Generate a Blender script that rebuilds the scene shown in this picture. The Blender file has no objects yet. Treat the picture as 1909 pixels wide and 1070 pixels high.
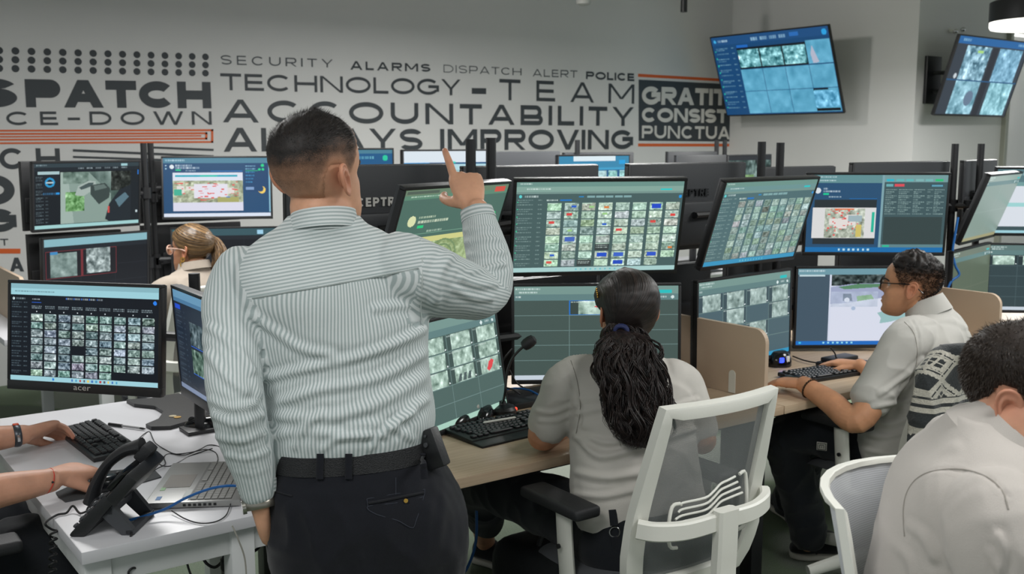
import bpy, bmesh, math, random
import numpy as np
from mathutils import Vector, Matrix, noise as mnoise
rnd = random.Random(7)
npr = np.random.RandomState(11)
SC = bpy.context.scene
COL = SC.collection
R_ = math.radians

# ------------------------------------------------------------------ camera
# x runs along the lettered wall, y towards it, z up; the lens stands at 1.65 m
F_PX, CX, CY, HZ = 1950.0, 954.5, 535.0, 265.0
PITCH = math.atan((CY - HZ) / F_PX)
AZ = R_(54.0)
CAM = np.array([0.0, 0.0, 1.65])
FWD = np.array([math.cos(AZ)*math.cos(PITCH), math.sin(AZ)*math.cos(PITCH), -math.sin(PITCH)])
RGT = np.array([math.sin(AZ), -math.cos(AZ), 0.0])
UPV = np.cross(RGT, FWD)
cd = bpy.data.cameras.new('camera')
cam = bpy.data.objects.new('camera', cd)
COL.objects.link(cam)
cam.location = CAM
cam.rotation_euler = (math.pi/2 - PITCH, 0, AZ - math.pi/2)
cd.sensor_width = 36.0
cd.lens = 36.0 * F_PX / 1909.0
cd.clip_start = 0.05
cd.dof.use_dof = True
cd.dof.focus_distance = 2.6
cd.dof.aperture_fstop = 7.1
SC.camera = cam

# ------------------------------------------------------------------ world, view, lamps
SC.view_settings.view_transform = 'Standard'
SC.view_settings.look = 'None'
SC.view_settings.gamma = 1.0
SC.view_settings.use_curve_mapping = False
SC.view_settings.exposure = 0.16
wd = bpy.data.worlds.new('world')
SC.world = wd
wd.use_nodes = True
wd.node_tree.nodes['Background'].inputs[0].default_value = (0.86, 0.93, 0.95, 1)
wd.node_tree.nodes['Background'].inputs[1].default_value = 0.46

def area(name, loc, size, power, color=(1, .992, .975), rot=(0, 0, 0), size_y=None, spread=180):
    l = bpy.data.lights.new(name, 'AREA')
    l.shape = 'RECTANGLE' if size_y else 'DISK'
    l.size = size
    if size_y: l.size_y = size_y
    l.energy = power
    l.color = color
    l.spread = R_(spread)
    o = bpy.data.objects.new(name, l)
    COL.objects.link(o)
    o.location = loc
    o.rotation_euler = rot
    return o

LAMPS = [(-.4, 1.0), (2.3, .3), (1.3, 4.6), (4.6, 1.5), (4.2, 5.0), (7.106, 3.751)]  # first five are unseen lights added without fixtures; the last sits in the pendant
for i, (x, y) in enumerate(LAMPS):
    area('pendant_and_fill_light', (x, y, 2.60 if i < 5 else 2.33), 1.1 if i < 5 else .5, (33, 33, 54, 46, 96, 95)[i])
# track spot by the lettered wall that throws the screen's shadow on the side wall
def spot(loc, target, power, angle, blend=.6, radius=.05):
    l = bpy.data.lights.new('track_light', 'SPOT')
    l.energy = power; l.spot_size = R_(angle); l.spot_blend = blend; l.shadow_soft_size = radius
    l.color = (1, .97, .92)
    o = bpy.data.objects.new('track_light', l)
    COL.objects.link(o)
    o.location = loc
    o.rotation_euler = (Vector(target) - Vector(loc)).to_track_quat('-Z', 'Y').to_euler()
spot((4.0, 6.2, 3.2), (8.4, 6.4, 2.0), 90, 62, 1., .12)
area('hall_light', (11.2, 6.3, 2.6), .8, 120, rot=(R_(-60), 0, 0))

# ------------------------------------------------------------------ helpers
def W(px, py, d):
    return CAM + d*(FWD + RGT*(px-CX)/F_PX + UPV*(CY-py)/F_PX)
def WZ(px, py, z):
    r = W(px, py, 1) - CAM
    return CAM + r*((z-CAM[2])/r[2])
def WY(px, py, y):
    r = W(px, py, 1) - CAM
    return CAM + r*(y/r[1])
def WX(px, py, x):
    r = W(px, py, 1) - CAM
    return CAM + r*(x/r[0])

def s2l(c):
    c = np.asarray(c, float)/255.0
    return np.where(c <= .04045, c/12.92, ((c+.055)/1.055)**2.4)

def mat(name, col, rough=.5, metal=0., spec=.5, bump=None, var=None, emit=None, strength=1., coat=0., trans=0., alpha=1., sss=0., sheen=0.):
    """col: 8-bit sRGB. bump=(scale, strength[, stretch]); var=(scale, amount)"""
    m = bpy.data.materials.new(name)
    m.use_nodes = True
    nt = m.node_tree; N = nt.nodes; L = nt.links
    b = N['Principled BSDF']
    c = s2l(col)
    b.inputs['Base Color'].default_value = (*c, 1)
    b.inputs['Roughness'].default_value = rough
    b.inputs['Metallic'].default_value = metal
    b.inputs['Specular IOR Level'].default_value = spec
    b.inputs['Coat Weight'].default_value = coat
    b.inputs['Transmission Weight'].default_value = trans
    b.inputs['Alpha'].default_value = alpha
    if sss:
        b.inputs['Subsurface Weight'].default_value = sss
        b.inputs['Subsurface Radius'].default_value = (.012, .005, .003)
        b.inputs['Subsurface Scale'].default_value = 1.0
    if sheen:
        b.inputs['Sheen Weight'].default_value = sheen
    if emit is not None:
        b.inputs['Emission Color'].default_value = (*s2l(emit), 1)
        b.inputs['Emission Strength'].default_value = strength
    if bump or var:
        tc = N.new('ShaderNodeTexCoord')
    if var:
        nz = N.new('ShaderNodeTexNoise'); nz.inputs['Scale'].default_value = var[0]; nz.inputs['Detail'].default_value = 4
        L.new(tc.outputs['Object'], nz.inputs['Vector'])
        rp = N.new('ShaderNodeMapRange')
        rp.inputs[1].default_value = .3; rp.inputs[2].default_value = .7
        rp.inputs[3].default_value = 1-var[1]; rp.inputs[4].default_value = 1+var[1]
        L.new(nz.outputs[0], rp.inputs[0])
        mx = N.new('ShaderNodeMix'); mx.data_type = 'RGBA'; mx.blend_type = 'MULTIPLY'
        mx.inputs[0].default_value = 1
        mx.inputs[6].default_value = (*c, 1)
        L.new(rp.outputs[0], mx.inputs[7])
        L.new(mx.outputs[2], b.inputs['Base Color'])
    if bump:
        nz = N.new('ShaderNodeTexNoise'); nz.inputs['Scale'].default_value = bump[0]; nz.inputs['Detail'].default_value = 5
        if len(bump) > 2:
            mp = N.new('ShaderNodeMapping'); mp.inputs['Scale'].default_value = bump[2]
            L.new(tc.outputs['Object'], mp.inputs[0]); L.new(mp.outputs[0], nz.inputs['Vector'])
        else:
            L.new(tc.outputs['Object'], nz.inputs['Vector'])
        bp = N.new('ShaderNodeBump'); bp.inputs['Strength'].default_value = bump[1]; bp.inputs['Distance'].default_value = .004
        L.new(nz.outputs[0], bp.inputs['Height']); L.new(bp.outputs[0], b.inputs['Normal'])
    return m

def tag(o, label=None, cat=None, group=None, kind=None):
    if label: o['label'] = label
    if cat: o['category'] = cat
    if group: o['group'] = group
    if kind: o['kind'] = kind
    return o

def empty(name, loc, label=None, cat=None, group=None, rz=0.):
    o = bpy.data.objects.new(name, None)
    COL.objects.link(o)
    o.location = tuple(loc); o.rotation_euler = (0, 0, rz)
    o.empty_display_size = .1
    return tag(o, label, cat, group)

def rotm(ax, ang):
    return np.array(Matrix.Rotation(ang, 3, ax))
def frame_ypr(yaw=0, tilt=0, roll=0):
    return rotm('Z', yaw) @ rotm('X', tilt) @ rotm('Y', roll)

class MB:
    """collects geometry, then links it as one mesh object"""
    def __init__(s):
        s.v = []; s.f = []; s.m = []; s.n = 0; s.uv = {}
    def add(s, v, f, m=0, uv=None):
        v = np.asarray(v, float)
        base = s.n
        s.v.append(v); s.n += len(v)
        for i, q in enumerate(f):
            if uv is not None: s.uv[len(s.f)] = uv[i]
            s.f.append(tuple(int(k)+base for k in q)); s.m.append(m)
        return s
    def box(s, c, size, R=None, bev=0., m=0, seg=2):
        bm = bmesh.new()
        bmesh.ops.create_cube(bm, size=1)
        for v in bm.verts:
            v.co = Vector((v.co.x*size[0], v.co.y*size[1], v.co.z*size[2]))
        if bev > 0:
            bmesh.ops.bevel(bm, geom=list(bm.edges), offset=min(bev, min(size)*.49), segments=seg, profile=.6, affect='EDGES')
        bm.verts.index_update()
        v = np.array([tuple(q.co) for q in bm.verts]); f = [[q.index for q in p.verts] for p in bm.faces]
        bm.free()
        if R is not None: v = v @ np.asarray(R).T
        return s.add(v + np.asarray(c, float), f, m)
    def tube(s, pts, r, n=10, m=0, cap=True, ry=None, up=None, closed=False):
        pts = np.asarray(pts, float); k = len(pts)
        r = np.full(k, r, float) if np.isscalar(r) else np.asarray(r, float)
        ry = r if ry is None else (np.full(k, ry, float) if np.isscalar(ry) else np.asarray(ry, float))
        t = np.gradient(pts, axis=0) if not closed else (np.roll(pts, -1, 0) - np.roll(pts, 1, 0))
        t /= np.linalg.norm(t, axis=1)[:, None] + 1e-12
        u = np.array(up, float) if up is not None else (np.array([0, 0, 1.]) if abs(t[0][2]) < .9 else np.array([1., 0, 0]))
        V = []
        for i in range(k):
            a = u - t[i]*(u @ t[i]); a /= np.linalg.norm(a) + 1e-12
            if up is None: u = a
            b = np.cross(t[i], a)
            for j in range(n):
                w = 2*math.pi*j/n
                V.append(pts[i] + a*math.cos(w)*r[i] + b*math.sin(w)*ry[i])
        Fc = []
        for i in range(k if closed else k-1):
            for j in range(n):
                i2 = (i+1) % k
                Fc.append((i*n+j, i*n+(j+1) % n, i2*n+(j+1) % n, i2*n+j))
        if cap and not closed:
            Fc.append(tuple(range(n))[::-1]); Fc.append(tuple((k-1)*n+j for j in range(n)))
        return s.add(V, Fc, m)
    def cyl(s, p0, p1, r0, r1=None, n=20, m=0):
        r1 = r0 if r1 is None else r1
        return s.tube([p0, p1], [r0, r1], n, m)
    def sphere(s, c, r, R=None, n=16, k=10, m=0):
        r = np.array([r]*3 if np.isscalar(r) else r, float)
        V = [(0, 0, -1)]
        for i in range(1, k):
            a = math.pi*i/k
            for j in range(n):
                V.append((math.sin(a)*math.cos(2*math.pi*j/n), math.sin(a)*math.sin(2*math.pi*j/n), -math.cos(a)))
        V.append((0, 0, 1))
        Fc = []
        for j in range(n): Fc.append((0, 1+(j+1) % n, 1+j))
        for i in range(k-2):
            for j in range(n):
                a = 1+i*n
                Fc.append((a+j, a+(j+1) % n, a+n+(j+1) % n, a+n+j))
        top = len(V)-1; a = 1+(k-2)*n
        for j in range(n): Fc.append((a+j, a+(j+1) % n, top))
        V = np.array(V)*r
        if R is not None: V = V @ np.asarray(R).T
        return s.add(V+np.asarray(c, float), Fc, m)
    def lathe(s, prof, c=(0, 0, 0), n=24, m=0, R=None):
        V = []; Fc = []
        for (r, z) in prof:
            for j in range(n):
                V.append((r*math.cos(2*math.pi*j/n), r*math.sin(2*math.pi*j/n), z))
        for i in range(len(prof)-1):
            for j in range(n):
                Fc.append((i*n+j, i*n+(j+1) % n, (i+1)*n+(j+1) % n, (i+1)*n+j))
        Fc.append(tuple(range(n))[::-1]); Fc.append(tuple((len(prof)-1)*n+j for j in range(n)))
        V = np.array(V)
        if R is not None: V = V @ np.asarray(R).T
        return s.add(V+np.asarray(c, float), Fc, m)
    def prism(s, poly, vec, m=0):
        """polygon of 3-d points swept along vec"""
        p = np.asarray(poly, float); k = len(p); vec = np.asarray(vec, float)
        Fc = [tuple(range(k))[::-1], tuple(range(k, 2*k))]
        for i in range(k): Fc.append((i, (i+1) % k, k+(i+1) % k, k+i))
        return s.add(np.vstack([p, p+vec]), Fc, m)
    def data(s, name):
        me = bpy.data.meshes.new(name)
        v = np.vstack(s.v)
        me.from_pydata(v.tolist(), [], s.f)
        return me
    def build(s, name, mats, parent=None, smooth=True, ang=38, fix=True, local=False, kind=None):
        v = np.vstack(s.v)
        if parent is not None and not local:
            M = np.array(parent_matrix(parent).inverted())
            v = v @ M[:3, :3].T + M[:3, 3]
        me = bpy.data.meshes.new(name)
        me.from_pydata(v.tolist(), [], s.f)
        mats = mats if isinstance(mats, (list, tuple)) else [mats]
        for q in mats: me.materials.append(q)
        me.polygons.foreach_set('material_index', s.m)
        if s.uv:
            ul = me.uv_layers.new(name='uv')
            for p in me.polygons:
                if p.index in s.uv:
                    for li, c in zip(p.loop_indices, s.uv[p.index]): ul.data[li].uv = c
        if fix:
            bm = bmesh.new(); bm.from_mesh(me)
            bmesh.ops.recalc_face_normals(bm, faces=bm.faces)
            bm.to_mesh(me); bm.free()
        if smooth:
            me.polygons.foreach_set('use_smooth', [True]*len(me.polygons))
            me.set_sharp_from_angle(angle=R_(ang))
        o = bpy.data.objects.new(name, me)
        COL.objects.link(o)
        if parent is not None: o.parent = parent
        if kind: o['kind'] = kind
        return o

def parent_matrix(o):
    m = Matrix.Translation(o.location) @ o.rotation_euler.to_matrix().to_4x4()
    return parent_matrix(o.parent) @ m if o.parent else m

def catmull(P, n=8, closed=False):
    P = np.asarray(P, float); k = len(P); out = []
    for i in range(k if closed else k-1):
        if closed: p0, p1, p2, p3 = P[(i-1) % k], P[i], P[(i+1) % k], P[(i+2) % k]
        else: p0, p1, p2, p3 = P[max(i-1, 0)], P[i], P[i+1], P[min(i+2, k-1)]
        for j in range(n):
            t = j/n
            out.append(.5*((2*p1)+(-p0+p2)*t+(2*p0-5*p1+4*p2-p3)*t*t+(-p0+3*p1-3*p2+p3)*t**3))
    if not closed: out.append(P[-1])
    return np.array(out)

def lettering(s, name, origin, xdir, updir, w, h, material, parent=None, weight=0., space=1., depth=.0015, wt=None):
    """raised letters fitted into a w x h box whose lower left corner is origin; wt = optional taper (h at right end, dz of right end)"""
    cu = bpy.data.curves.new(name, 'FONT')
    cu.body = s; cu.size = 1; cu.offset = weight; cu.space_character = space; cu.resolution_u = 4
    ob = bpy.data.objects.new(name, cu)
    COL.objects.link(ob)
    dg = bpy.context.evaluated_depsgraph_get()
    me = bpy.data.meshes.new_from_object(ob.evaluated_get(dg))
    bpy.data.objects.remove(ob)
    v = np.array([tuple(q.co) for q in me.vertices])
    lo, hi = v.min(0), v.max(0)
    x = (v[:, 0]-lo[0])/(hi[0]-lo[0]); y = (v[:, 1]-lo[1])/max(hi[1]-lo[1], 1e-6)
    xd = np.array(xdir, float); ud = np.array(updir, float); nd = np.cross(xd, ud)
    if wt is None:
        hh = np.full(len(x), h); dz = np.zeros(len(x))
    else:
        hh = h+(wt[0]-h)*x; dz = wt[1]*x
    P = np.asarray(origin, float)+np.outer(x*w, xd)+np.outer(y*hh+dz, ud)+nd*depth
    if parent is not None:
        M = np.array(parent_matrix(parent).inverted()); P = P @ M[:3, :3].T + M[:3, 3]
    me.vertices.foreach_set('co', P.ravel())
    me.materials.clear(); me.materials.append(material)
    me.name = name
    o = bpy.data.objects.new(name, me)
    COL.objects.link(o)
    if parent is not None: o.parent = parent
    return o

GW = dict(A=.80, B=.70, C=.78, D=.78, E=.60, G=.84, H=.76, I=0, L=.54, M=.92, N=.78, O=.88, P=.68, R=.70, S=.66, T=.64, U=.74, V=.80, W=1.15, Y=.76)
def glyph(ch, w, h, t):
    """polygons of one geometric sans capital, w x h with stroke t"""
    P = []
    def rect(x0, y0, x1, y1): P.append([(x0, y0), (x1, y0), (x1, y1), (x0, y1)])
    k = t*1.12
    def line(x0, y0, x1, y1): P.append([(x0-k/2, y0), (x0+k/2, y0), (x1+k/2, y1), (x1-k/2, y1)])
    def ring(cx, cy, rx, ry, a0, a1, n=26):
        A = np.radians(np.linspace(a0, a1, n))
        for a, b in zip(A[:-1], A[1:]):
            P.append([(cx+rx*math.cos(a), cy+ry*math.sin(a)), (cx+rx*math.cos(b), cy+ry*math.sin(b)),
                      (cx+(rx-t)*math.cos(b), cy+(ry-t)*math.sin(b)), (cx+(rx-t)*math.cos(a), cy+(ry-t)*math.sin(a))])
    def bowl(y0, y1, xr):
        r = (y1-y0)/2; rx = min(r*1.1, xr-t)
        rect(t, y0, xr-rx, y0+t); rect(t, y1-t, xr-rx, y1)
        ring(xr-rx, (y0+y1)/2, rx, r, -90, 90, 18)
    if ch in 'BDEHLPRN': rect(0, 0, t, h)
    if ch == 'A':
        line(k/2, 0, w/2, h); line(w-k/2, 0, w/2, h); rect(w*.2, h*.2, w*.8, h*.2+t*.9)
    elif ch == 'B': bowl(0, h*.53, w); bowl(h*.53-t, h, w*.94)
    elif ch == 'C': ring(w/2, h/2, w/2, h/2, 42, 318, 34)
    elif ch == 'D':
        rect(t, 0, w*.45, t); rect(t, h-t, w*.45, h); ring(w*.45, h/2, w*.55, h/2, -90, 90)
    elif ch == 'E':
        for y in (0, h/2-t/2, h-t): rect(t, y, w*(.92 if y else 1), y+t)
    elif ch == 'G':
        ring(w/2, h/2, w/2, h/2, 42, 330, 34); rect(w*.52, h*.42, w, h*.42+t); rect(w-t, h*.2, w, h*.42)
    elif ch == 'H': rect(w-t, 0, w, h); rect(t, h/2-t/2, w-t, h/2+t/2)
    elif ch == 'I': rect(0, 0, t, h)
    elif ch == 'L': rect(t, 0, w, t)
    elif ch == 'M':
        rect(0, 0, t, h); rect(w-t, 0, w, h); line(k/2, h, w/2, h*.22); line(w-k/2, h, w/2, h*.22)
    elif ch == 'N': rect(w-t, 0, w, h); line(k/2, h, w-k/2, 0)
    elif ch == 'O': ring(w/2, h/2, w/2, h/2, 0, 360, 44)
    elif ch == 'P': bowl(h*.34, h, w)
    elif ch == 'R': bowl(h*.36, h, w); line(w-k/2, 0, w*.5, h*.4)
    elif ch == 'S':
        r = (h+t)/4; ring(w/2, h-r, w/2, r, 25, 270); ring(w/2, r, w/2, r, 90, -155)
    elif ch == 'T': rect(0, h-t, w, h); rect(w/2-t/2, 0, w/2+t/2, h-t)
    elif ch == 'U':
        r = min(w/2, h*.45); rect(0, r, t, h); rect(w-t, r, w, h); ring(w/2, r, w/2, r, 180, 360)
    elif ch == 'V': line(k/2, h, w/2, 0); line(w-k/2, h, w/2, 0)
    elif ch == 'W':
        for a, b in ((k/2, .27*w), (.5*w, .27*w), (.5*w, .73*w), (w-k/2, .73*w)): line(a, h, b, 0)
    elif ch == 'Y': line(k/2, h, w/2, h*.4); line(w-k/2, h, w/2, h*.4); rect(w/2-t/2, 0, w/2+t/2, h*.44)
    elif ch == '-': rect(0, h*.36, w, h*.36+t)
    return P

def letters(s, name, origin, xdir, updir, w, h, material, parent=None, stroke=.18, gap=.2, depth=.002, wt=None, m=0):
    """geometric capitals fitted into a w x h box; stroke and gap are fractions of the height; wt = taper"""
    t = h*stroke*1.14
    items = []
    for c in s: items.append(.32 if c == ' ' else GW.get(c, .42))
    fixed = sum(t for c in s if c == 'I') + gap*h*(len(s)-1)
    sx = (w-fixed)/max(sum(items), 1e-6)
    mb = MB(); x = 0
    xd = np.array(xdir, float); ud = np.array(updir, float); nd = np.cross(xd, ud)
    for c, g in zip(s, items):
        ww = t if c == 'I' else g*sx
        if c != ' ':
            for poly in glyph(c, ww, h, t):
                q = []
                for (a, b) in poly:
                    u = (x+a)/w
                    k, dz = (1, 0) if wt is None else ((h+(wt[0]-h)*u)/h, wt[1]*u)
                    q.append(np.asarray(origin, float)+xd*(x+a)+ud*(b*k+dz))
                mb.prism(q, nd*(depth+.00003*len(mb.v)), m)
        x += ww+gap*h
    return mb.build(name, material, parent, smooth=False)

# ------------------------------------------------------------------ shared materials
M = {}
M['wall'] = mat('painted_wall', (208, 208, 206), .75, bump=(60, .08), var=(1.3, .015))
M['ink'] = mat('charcoal_vinyl', (52, 58, 62), .6)
M['inkthin'] = mat('slate_vinyl', (74, 80, 84), .6)
M['orange'] = mat('orange_vinyl', (208, 92, 32), .6)
M['pale'] = mat('pale_vinyl', (205, 203, 197), .6)
M['black'] = mat('black_plastic', (26, 27, 29), .42, bump=(220, .1))
M['blackgloss'] = mat('glossy_black_plastic', (16, 17, 19), .16)
M['blacksoft'] = mat('black_rubber', (34, 35, 38), .6, bump=(300, .15))
M['graphite'] = mat('graphite_plastic', (62, 64, 68), .5, bump=(260, .1))
M['backshell'] = mat('dark_grey_monitor_shell', (58, 60, 63), .45, bump=(200, .08))
M['white'] = mat('white_plastic', (226, 226, 218), .42, bump=(150, .04))
M['whitemetal'] = mat('white_powder_coat', (214, 216, 216), .4)
M['laminate'] = mat('white_laminate', (202, 202, 206), .35, var=(2, .01))
M['beige'] = mat('beige_divider_laminate', (193, 172, 150), .55, var=(6, .02))
M['chrome'] = mat('chrome', (200, 200, 200), .2, metal=1.)
M['gold'] = mat('gold', (214, 170, 84), .25, metal=1.)
M['bluecable'] = mat('blue_cable', (28, 92, 158), .4)
M['blackcable'] = mat('black_cable', (22, 23, 25), .45)
M['greycable'] = mat('grey_cable', (150, 148, 140), .5)
# ------------------------------------------------------------------ the room
YW = 7.7            # lettered wall
XC, YC = 8.437, 5.524  # corner column: its left face and its front face
def carpet():
    m = bpy.data.materials.new('green_grey_carpet'); m.use_nodes = True
    nt = m.node_tree; N = nt.nodes; L = nt.links; b = N['Principled BSDF']
    tc = N.new('ShaderNodeTexCoord')
    vo = N.new('ShaderNodeTexVoronoi'); vo.inputs['Scale'].default_value = 1.1; vo.feature = 'SMOOTH_F1'; vo.inputs['Smoothness'].default_value = .25
    L.new(tc.outputs['Object'], vo.inputs['Vector'])
    cr = N.new('ShaderNodeValToRGB')
    e = cr.color_ramp.elements
    e[0].position = .25; e[0].color = (*s2l((96, 106, 92)), 1)
    e[1].position = .75; e[1].color = (*s2l((132, 138, 128)), 1)
    x = e.new(.5); x.color = (*s2l((112, 126, 104)), 1)
    sp = N.new('ShaderNodeSeparateColor'); L.new(vo.outputs['Color'], sp.inputs[0])
    L.new(sp.outputs[0], cr.inputs[0])
    nz = N.new('ShaderNodeTexNoise'); nz.inputs['Scale'].default_value = 240; nz.inputs['Detail'].default_value = 3
    L.new(tc.outputs['Object'], nz.inputs['Vector'])
    mr = N.new('ShaderNodeMapRange'); mr.inputs[1].default_value = .3; mr.inputs[2].default_value = .7; mr.inputs[3].default_value = .72; mr.inputs[4].default_value = 1.2
    L.new(nz.outputs[0], mr.inputs[0])
    mx = N.new('ShaderNodeMix'); mx.data_type = 'RGBA'; mx.blend_type = 'MULTIPLY'; mx.inputs[0].default_value = 1
    L.new(cr.outputs[0], mx.inputs[6]); L.new(mr.outputs[0], mx.inputs[7])
    L.new(mx.outputs[2], b.inputs['Base Color'])
    b.inputs['Roughness'].default_value = .95; b.inputs['Specular IOR Level'].default_value = .1
    bp = N.new('ShaderNodeBump'); bp.inputs['Strength'].default_value = .5; bp.inputs['Distance'].default_value = .006
    L.new(nz.outputs[0], bp.inputs['Height']); L.new(bp.outputs[0], b.inputs['Normal'])
    return m
M['carpet'] = carpet()
def struct(name, mb, m):
    o = mb.build(name, m, smooth=False); o['kind'] = 'structure'; return o
struct('floor', MB().box((4.5, 2.5, -.05), (19, 15, .1)), M['carpet'])
struct('ceiling', MB().box((4.5, 2.5, 3.45), (19, 15, .1)), M['wall'])
struct('wall_back', MB().box(((-3+XC)/2, YW+.1, 1.7), (XC+3, .2, 3.4)), M['wall'])
struct('wall_side', MB().box((XC+.1, (YC+YW+.2)/2, 1.7), (.2, YW+.2-YC, 3.4)), M['wall'])
struct('wall_right', MB().box(((XC+9.889)/2+.1, YC+.1, 1.7), (9.889-XC-.2, .2, 3.4)), M['wall'])
struct('wall_header', MB().box((11.4, YC+.1, 3.05), (3.02, .2, .7)), M['wall'])
struct('wall_hall', MB().box((11.4, 7.0, 1.7), (4.2, .1, 3.4)), M['wall'])
struct('trim_jamb', MB().box((9.91, YC+.08, 1.35), (.05, .26, 2.7), bev=.004), mat('aluminium_jamb', (150, 152, 140), .4, metal=.5))

# lettering of the wall, fitted to its own plane
mural = empty('wall_lettering', (2.5, YW, 1.0), 'charcoal and orange words and dots lettered across the white back wall', 'wall lettering')
def word(s, x0, x1, yt0, yb0, yt1, yb1, m='ink', stroke=.18, gap=.2, dep=.002):
    a, b, c, d = WY(x0, yb0, YW), WY(x0, yt0, YW), WY(x1, yb1, YW), WY(x1, yt1, YW)
    letters(s, 'lettering', (a[0], YW, a[2]), (1, 0, 0), (0, 0, 1), c[0]-a[0], b[2]-a[2], M[m], mural, stroke, gap, dep,
              wt=(d[2]-c[2], c[2]-a[2]))
word('SECURITY', 412, 620, 102.5, 120, 111, 126, 'inkthin', .12, .62)
word('ALARMS', 653, 802, 113.5, 130, 119.5, 134, 'ink', .21, .42)
word('DISPATCH', 827, 971.5, 120.5, 135, 127.5, 140.5, 'inkthin', .10, .38)
word('ALERT', 993, 1076, 128.5, 142.5, 131.5, 145, 'inkthin', .13, .34)
word('POLICE', 1092.5, 1182, 133, 147.5, 137, 151.5, 'ink', .22, .25)
word('TECHNOLOGY', 411.5, 858, 136.5, 168, 148.5, 178, 'ink', .16, .22)
word('TEAM', 931, 1182, 147, 186.5, 157.5, 193.5, 'ink', .15, .98)
word('ACCOUNTABILITY', 415.5, 1180, 185, 228, 200, 235, 'ink', .19, .42)
word('ALWAYS IMPROVING', 417, 1179, 238, 283, 242.5, 278, 'ink', .2, .2)
word('PATCH', 48.8, 394, 147.5, 200, 153, 202, 'ink', .30, .1)
word('DIS', -190, 33, 143, 201, 147, 200, 'ink', .30, .1)
word('CE-DOWN', 12.5, 394.5, 208, 233.5, 207.5, 232.5, 'ink', .17, .72)
word('CH', 0, 113, 276, 316, 276.5, 313, 'ink', .19, .5)
word('O', -48, 29, 325, 383, 326, 381, 'ink', .28, .1)
word('G', -34, 32, 389, 433, 389, 432, 'ink', .28, .1)
word('T', 1, 16, 445, 458, 445, 457.5, 'ink', .16, .1)
word('A', 19, 45, 480, 506, 480, 506, 'ink', .2, .1)
bars = MB()
def bar(b, x0, yt0, yb0, x1, yt1, yb1):
    q = [WY(x0, yb0, YW), WY(x1, yb1, YW), WY(x1, yt1, YW), WY(x0, yt0, YW)]
    b.prism([(p[0], YW-.003, p[2]) for p in q], (0, .004, 0))
bar(bars, 879.5, 164, 175, 906, 164.5, 175.5)
bar(bars, 136, 278, 282.5, 398, 289.5, 294)
bar(bars, 136, 290.5, 294.5, 300, 296, 300)
bar(bars, 275, 272.5, 276.5, 398, 277.5, 281.5)
bar(bars, -160, 383+60, 386+60, -5, 383+60, 386+60)
bars.build('stripe', M['ink'], mural, smooth=False)
dots = MB()
for r in range(3):
    for k in range(-6, 15):
        t = k/14.
        A = WY(25-26.7, 94+16.6*r, YW); B = WY(383, [106.0, 121.3, 136.4][r], YW)
        x = A[0]+(B[0]-A[0])*t; z = A[2]+(B[2]-A[2])*t
        w = [(x+.024*math.cos(a), YW-.003, z+.024*math.sin(a)) for a in np.linspace(0, 2*math.pi, 25)[:-1]]
        dots.prism(w, (0, .004, 0))
dots.build('dot_pattern', M['ink'], mural, smooth=False)
og = MB()
for i, (xr, t0, b0, t1, b1) in enumerate([(397.5, 242.3, 270.2, 240.8, 266.2), (386.5, 248.5, 263.6, 246.6, 260.0)]):
    bar(og, -250, t0+.3, t0+3.6, xr, t1, t1+3.6)
    bar(og, -250, b0-3.3, b0, xr, b1-3.3, b1)
    bar(og, xr-4, t1, b1, xr, t1, b1)
bar(og, -250, 254.9, 257.6, 375, 251.9, 254.4)
bar(og, -250, 463.5, 473, 38, 463.5, 472.5)
bar(og, 1189.5, 137.5, 143.2, 1361, 147.6, 152.6)
bar(og, 1189.5, 267.5, 273, 1361, 268, 273)
og.build('orange_stripe', M['orange'], mural, smooth=False)
pb = MB(); bar(pb, 1190.5, 148.3, 262.5, 1361, 157, 264); pb.build('panel', M['ink'], mural, smooth=False)
word('GRATIT', 1196, 1353, 160.5, 195, 166.5, 196.5, 'pale', .24, .1, .006)
word('CONSIST', 1196, 1355, 200.5, 227.5, 204, 229.5, 'pale', .24, .12, .006)
word('PUNCTUA', 1196, 1359, 234, 257.5, 236, 259.5, 'pale', .19, .2, .006)
# ------------------------------------------------------------------ desks, dividers, chairs, poles
def wood():
    m = bpy.data.materials.new('pale_oak_laminate'); m.use_nodes = True
    nt = m.node_tree; N = nt.nodes; L = nt.links; b = N['Principled BSDF']
    tc = N.new('ShaderNodeTexCoord'); mp = N.new('ShaderNodeMapping'); mp.inputs['Scale'].default_value = (1.2, 26, 26)
    L.new(tc.outputs['Object'], mp.inputs[0])
    nz = N.new('ShaderNodeTexNoise'); nz.inputs['Scale'].default_value = 3; nz.inputs['Detail'].default_value = 6; nz.inputs['Distortion'].default_value = .6
    L.new(mp.outputs[0], nz.inputs['Vector'])
    cr = N.new('ShaderNodeValToRGB'); e = cr.color_ramp.elements
    e[0].position = .3; e[0].color = (*s2l((182, 158, 132)), 1); e[1].position = .7; e[1].color = (*s2l((202, 180, 154)), 1)
    L.new(nz.outputs[0], cr.inputs[0]); L.new(cr.outputs[0], b.inputs['Base Color'])
    b.inputs['Roughness'].default_value = .42
    return m
M['wood'] = wood()
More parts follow.
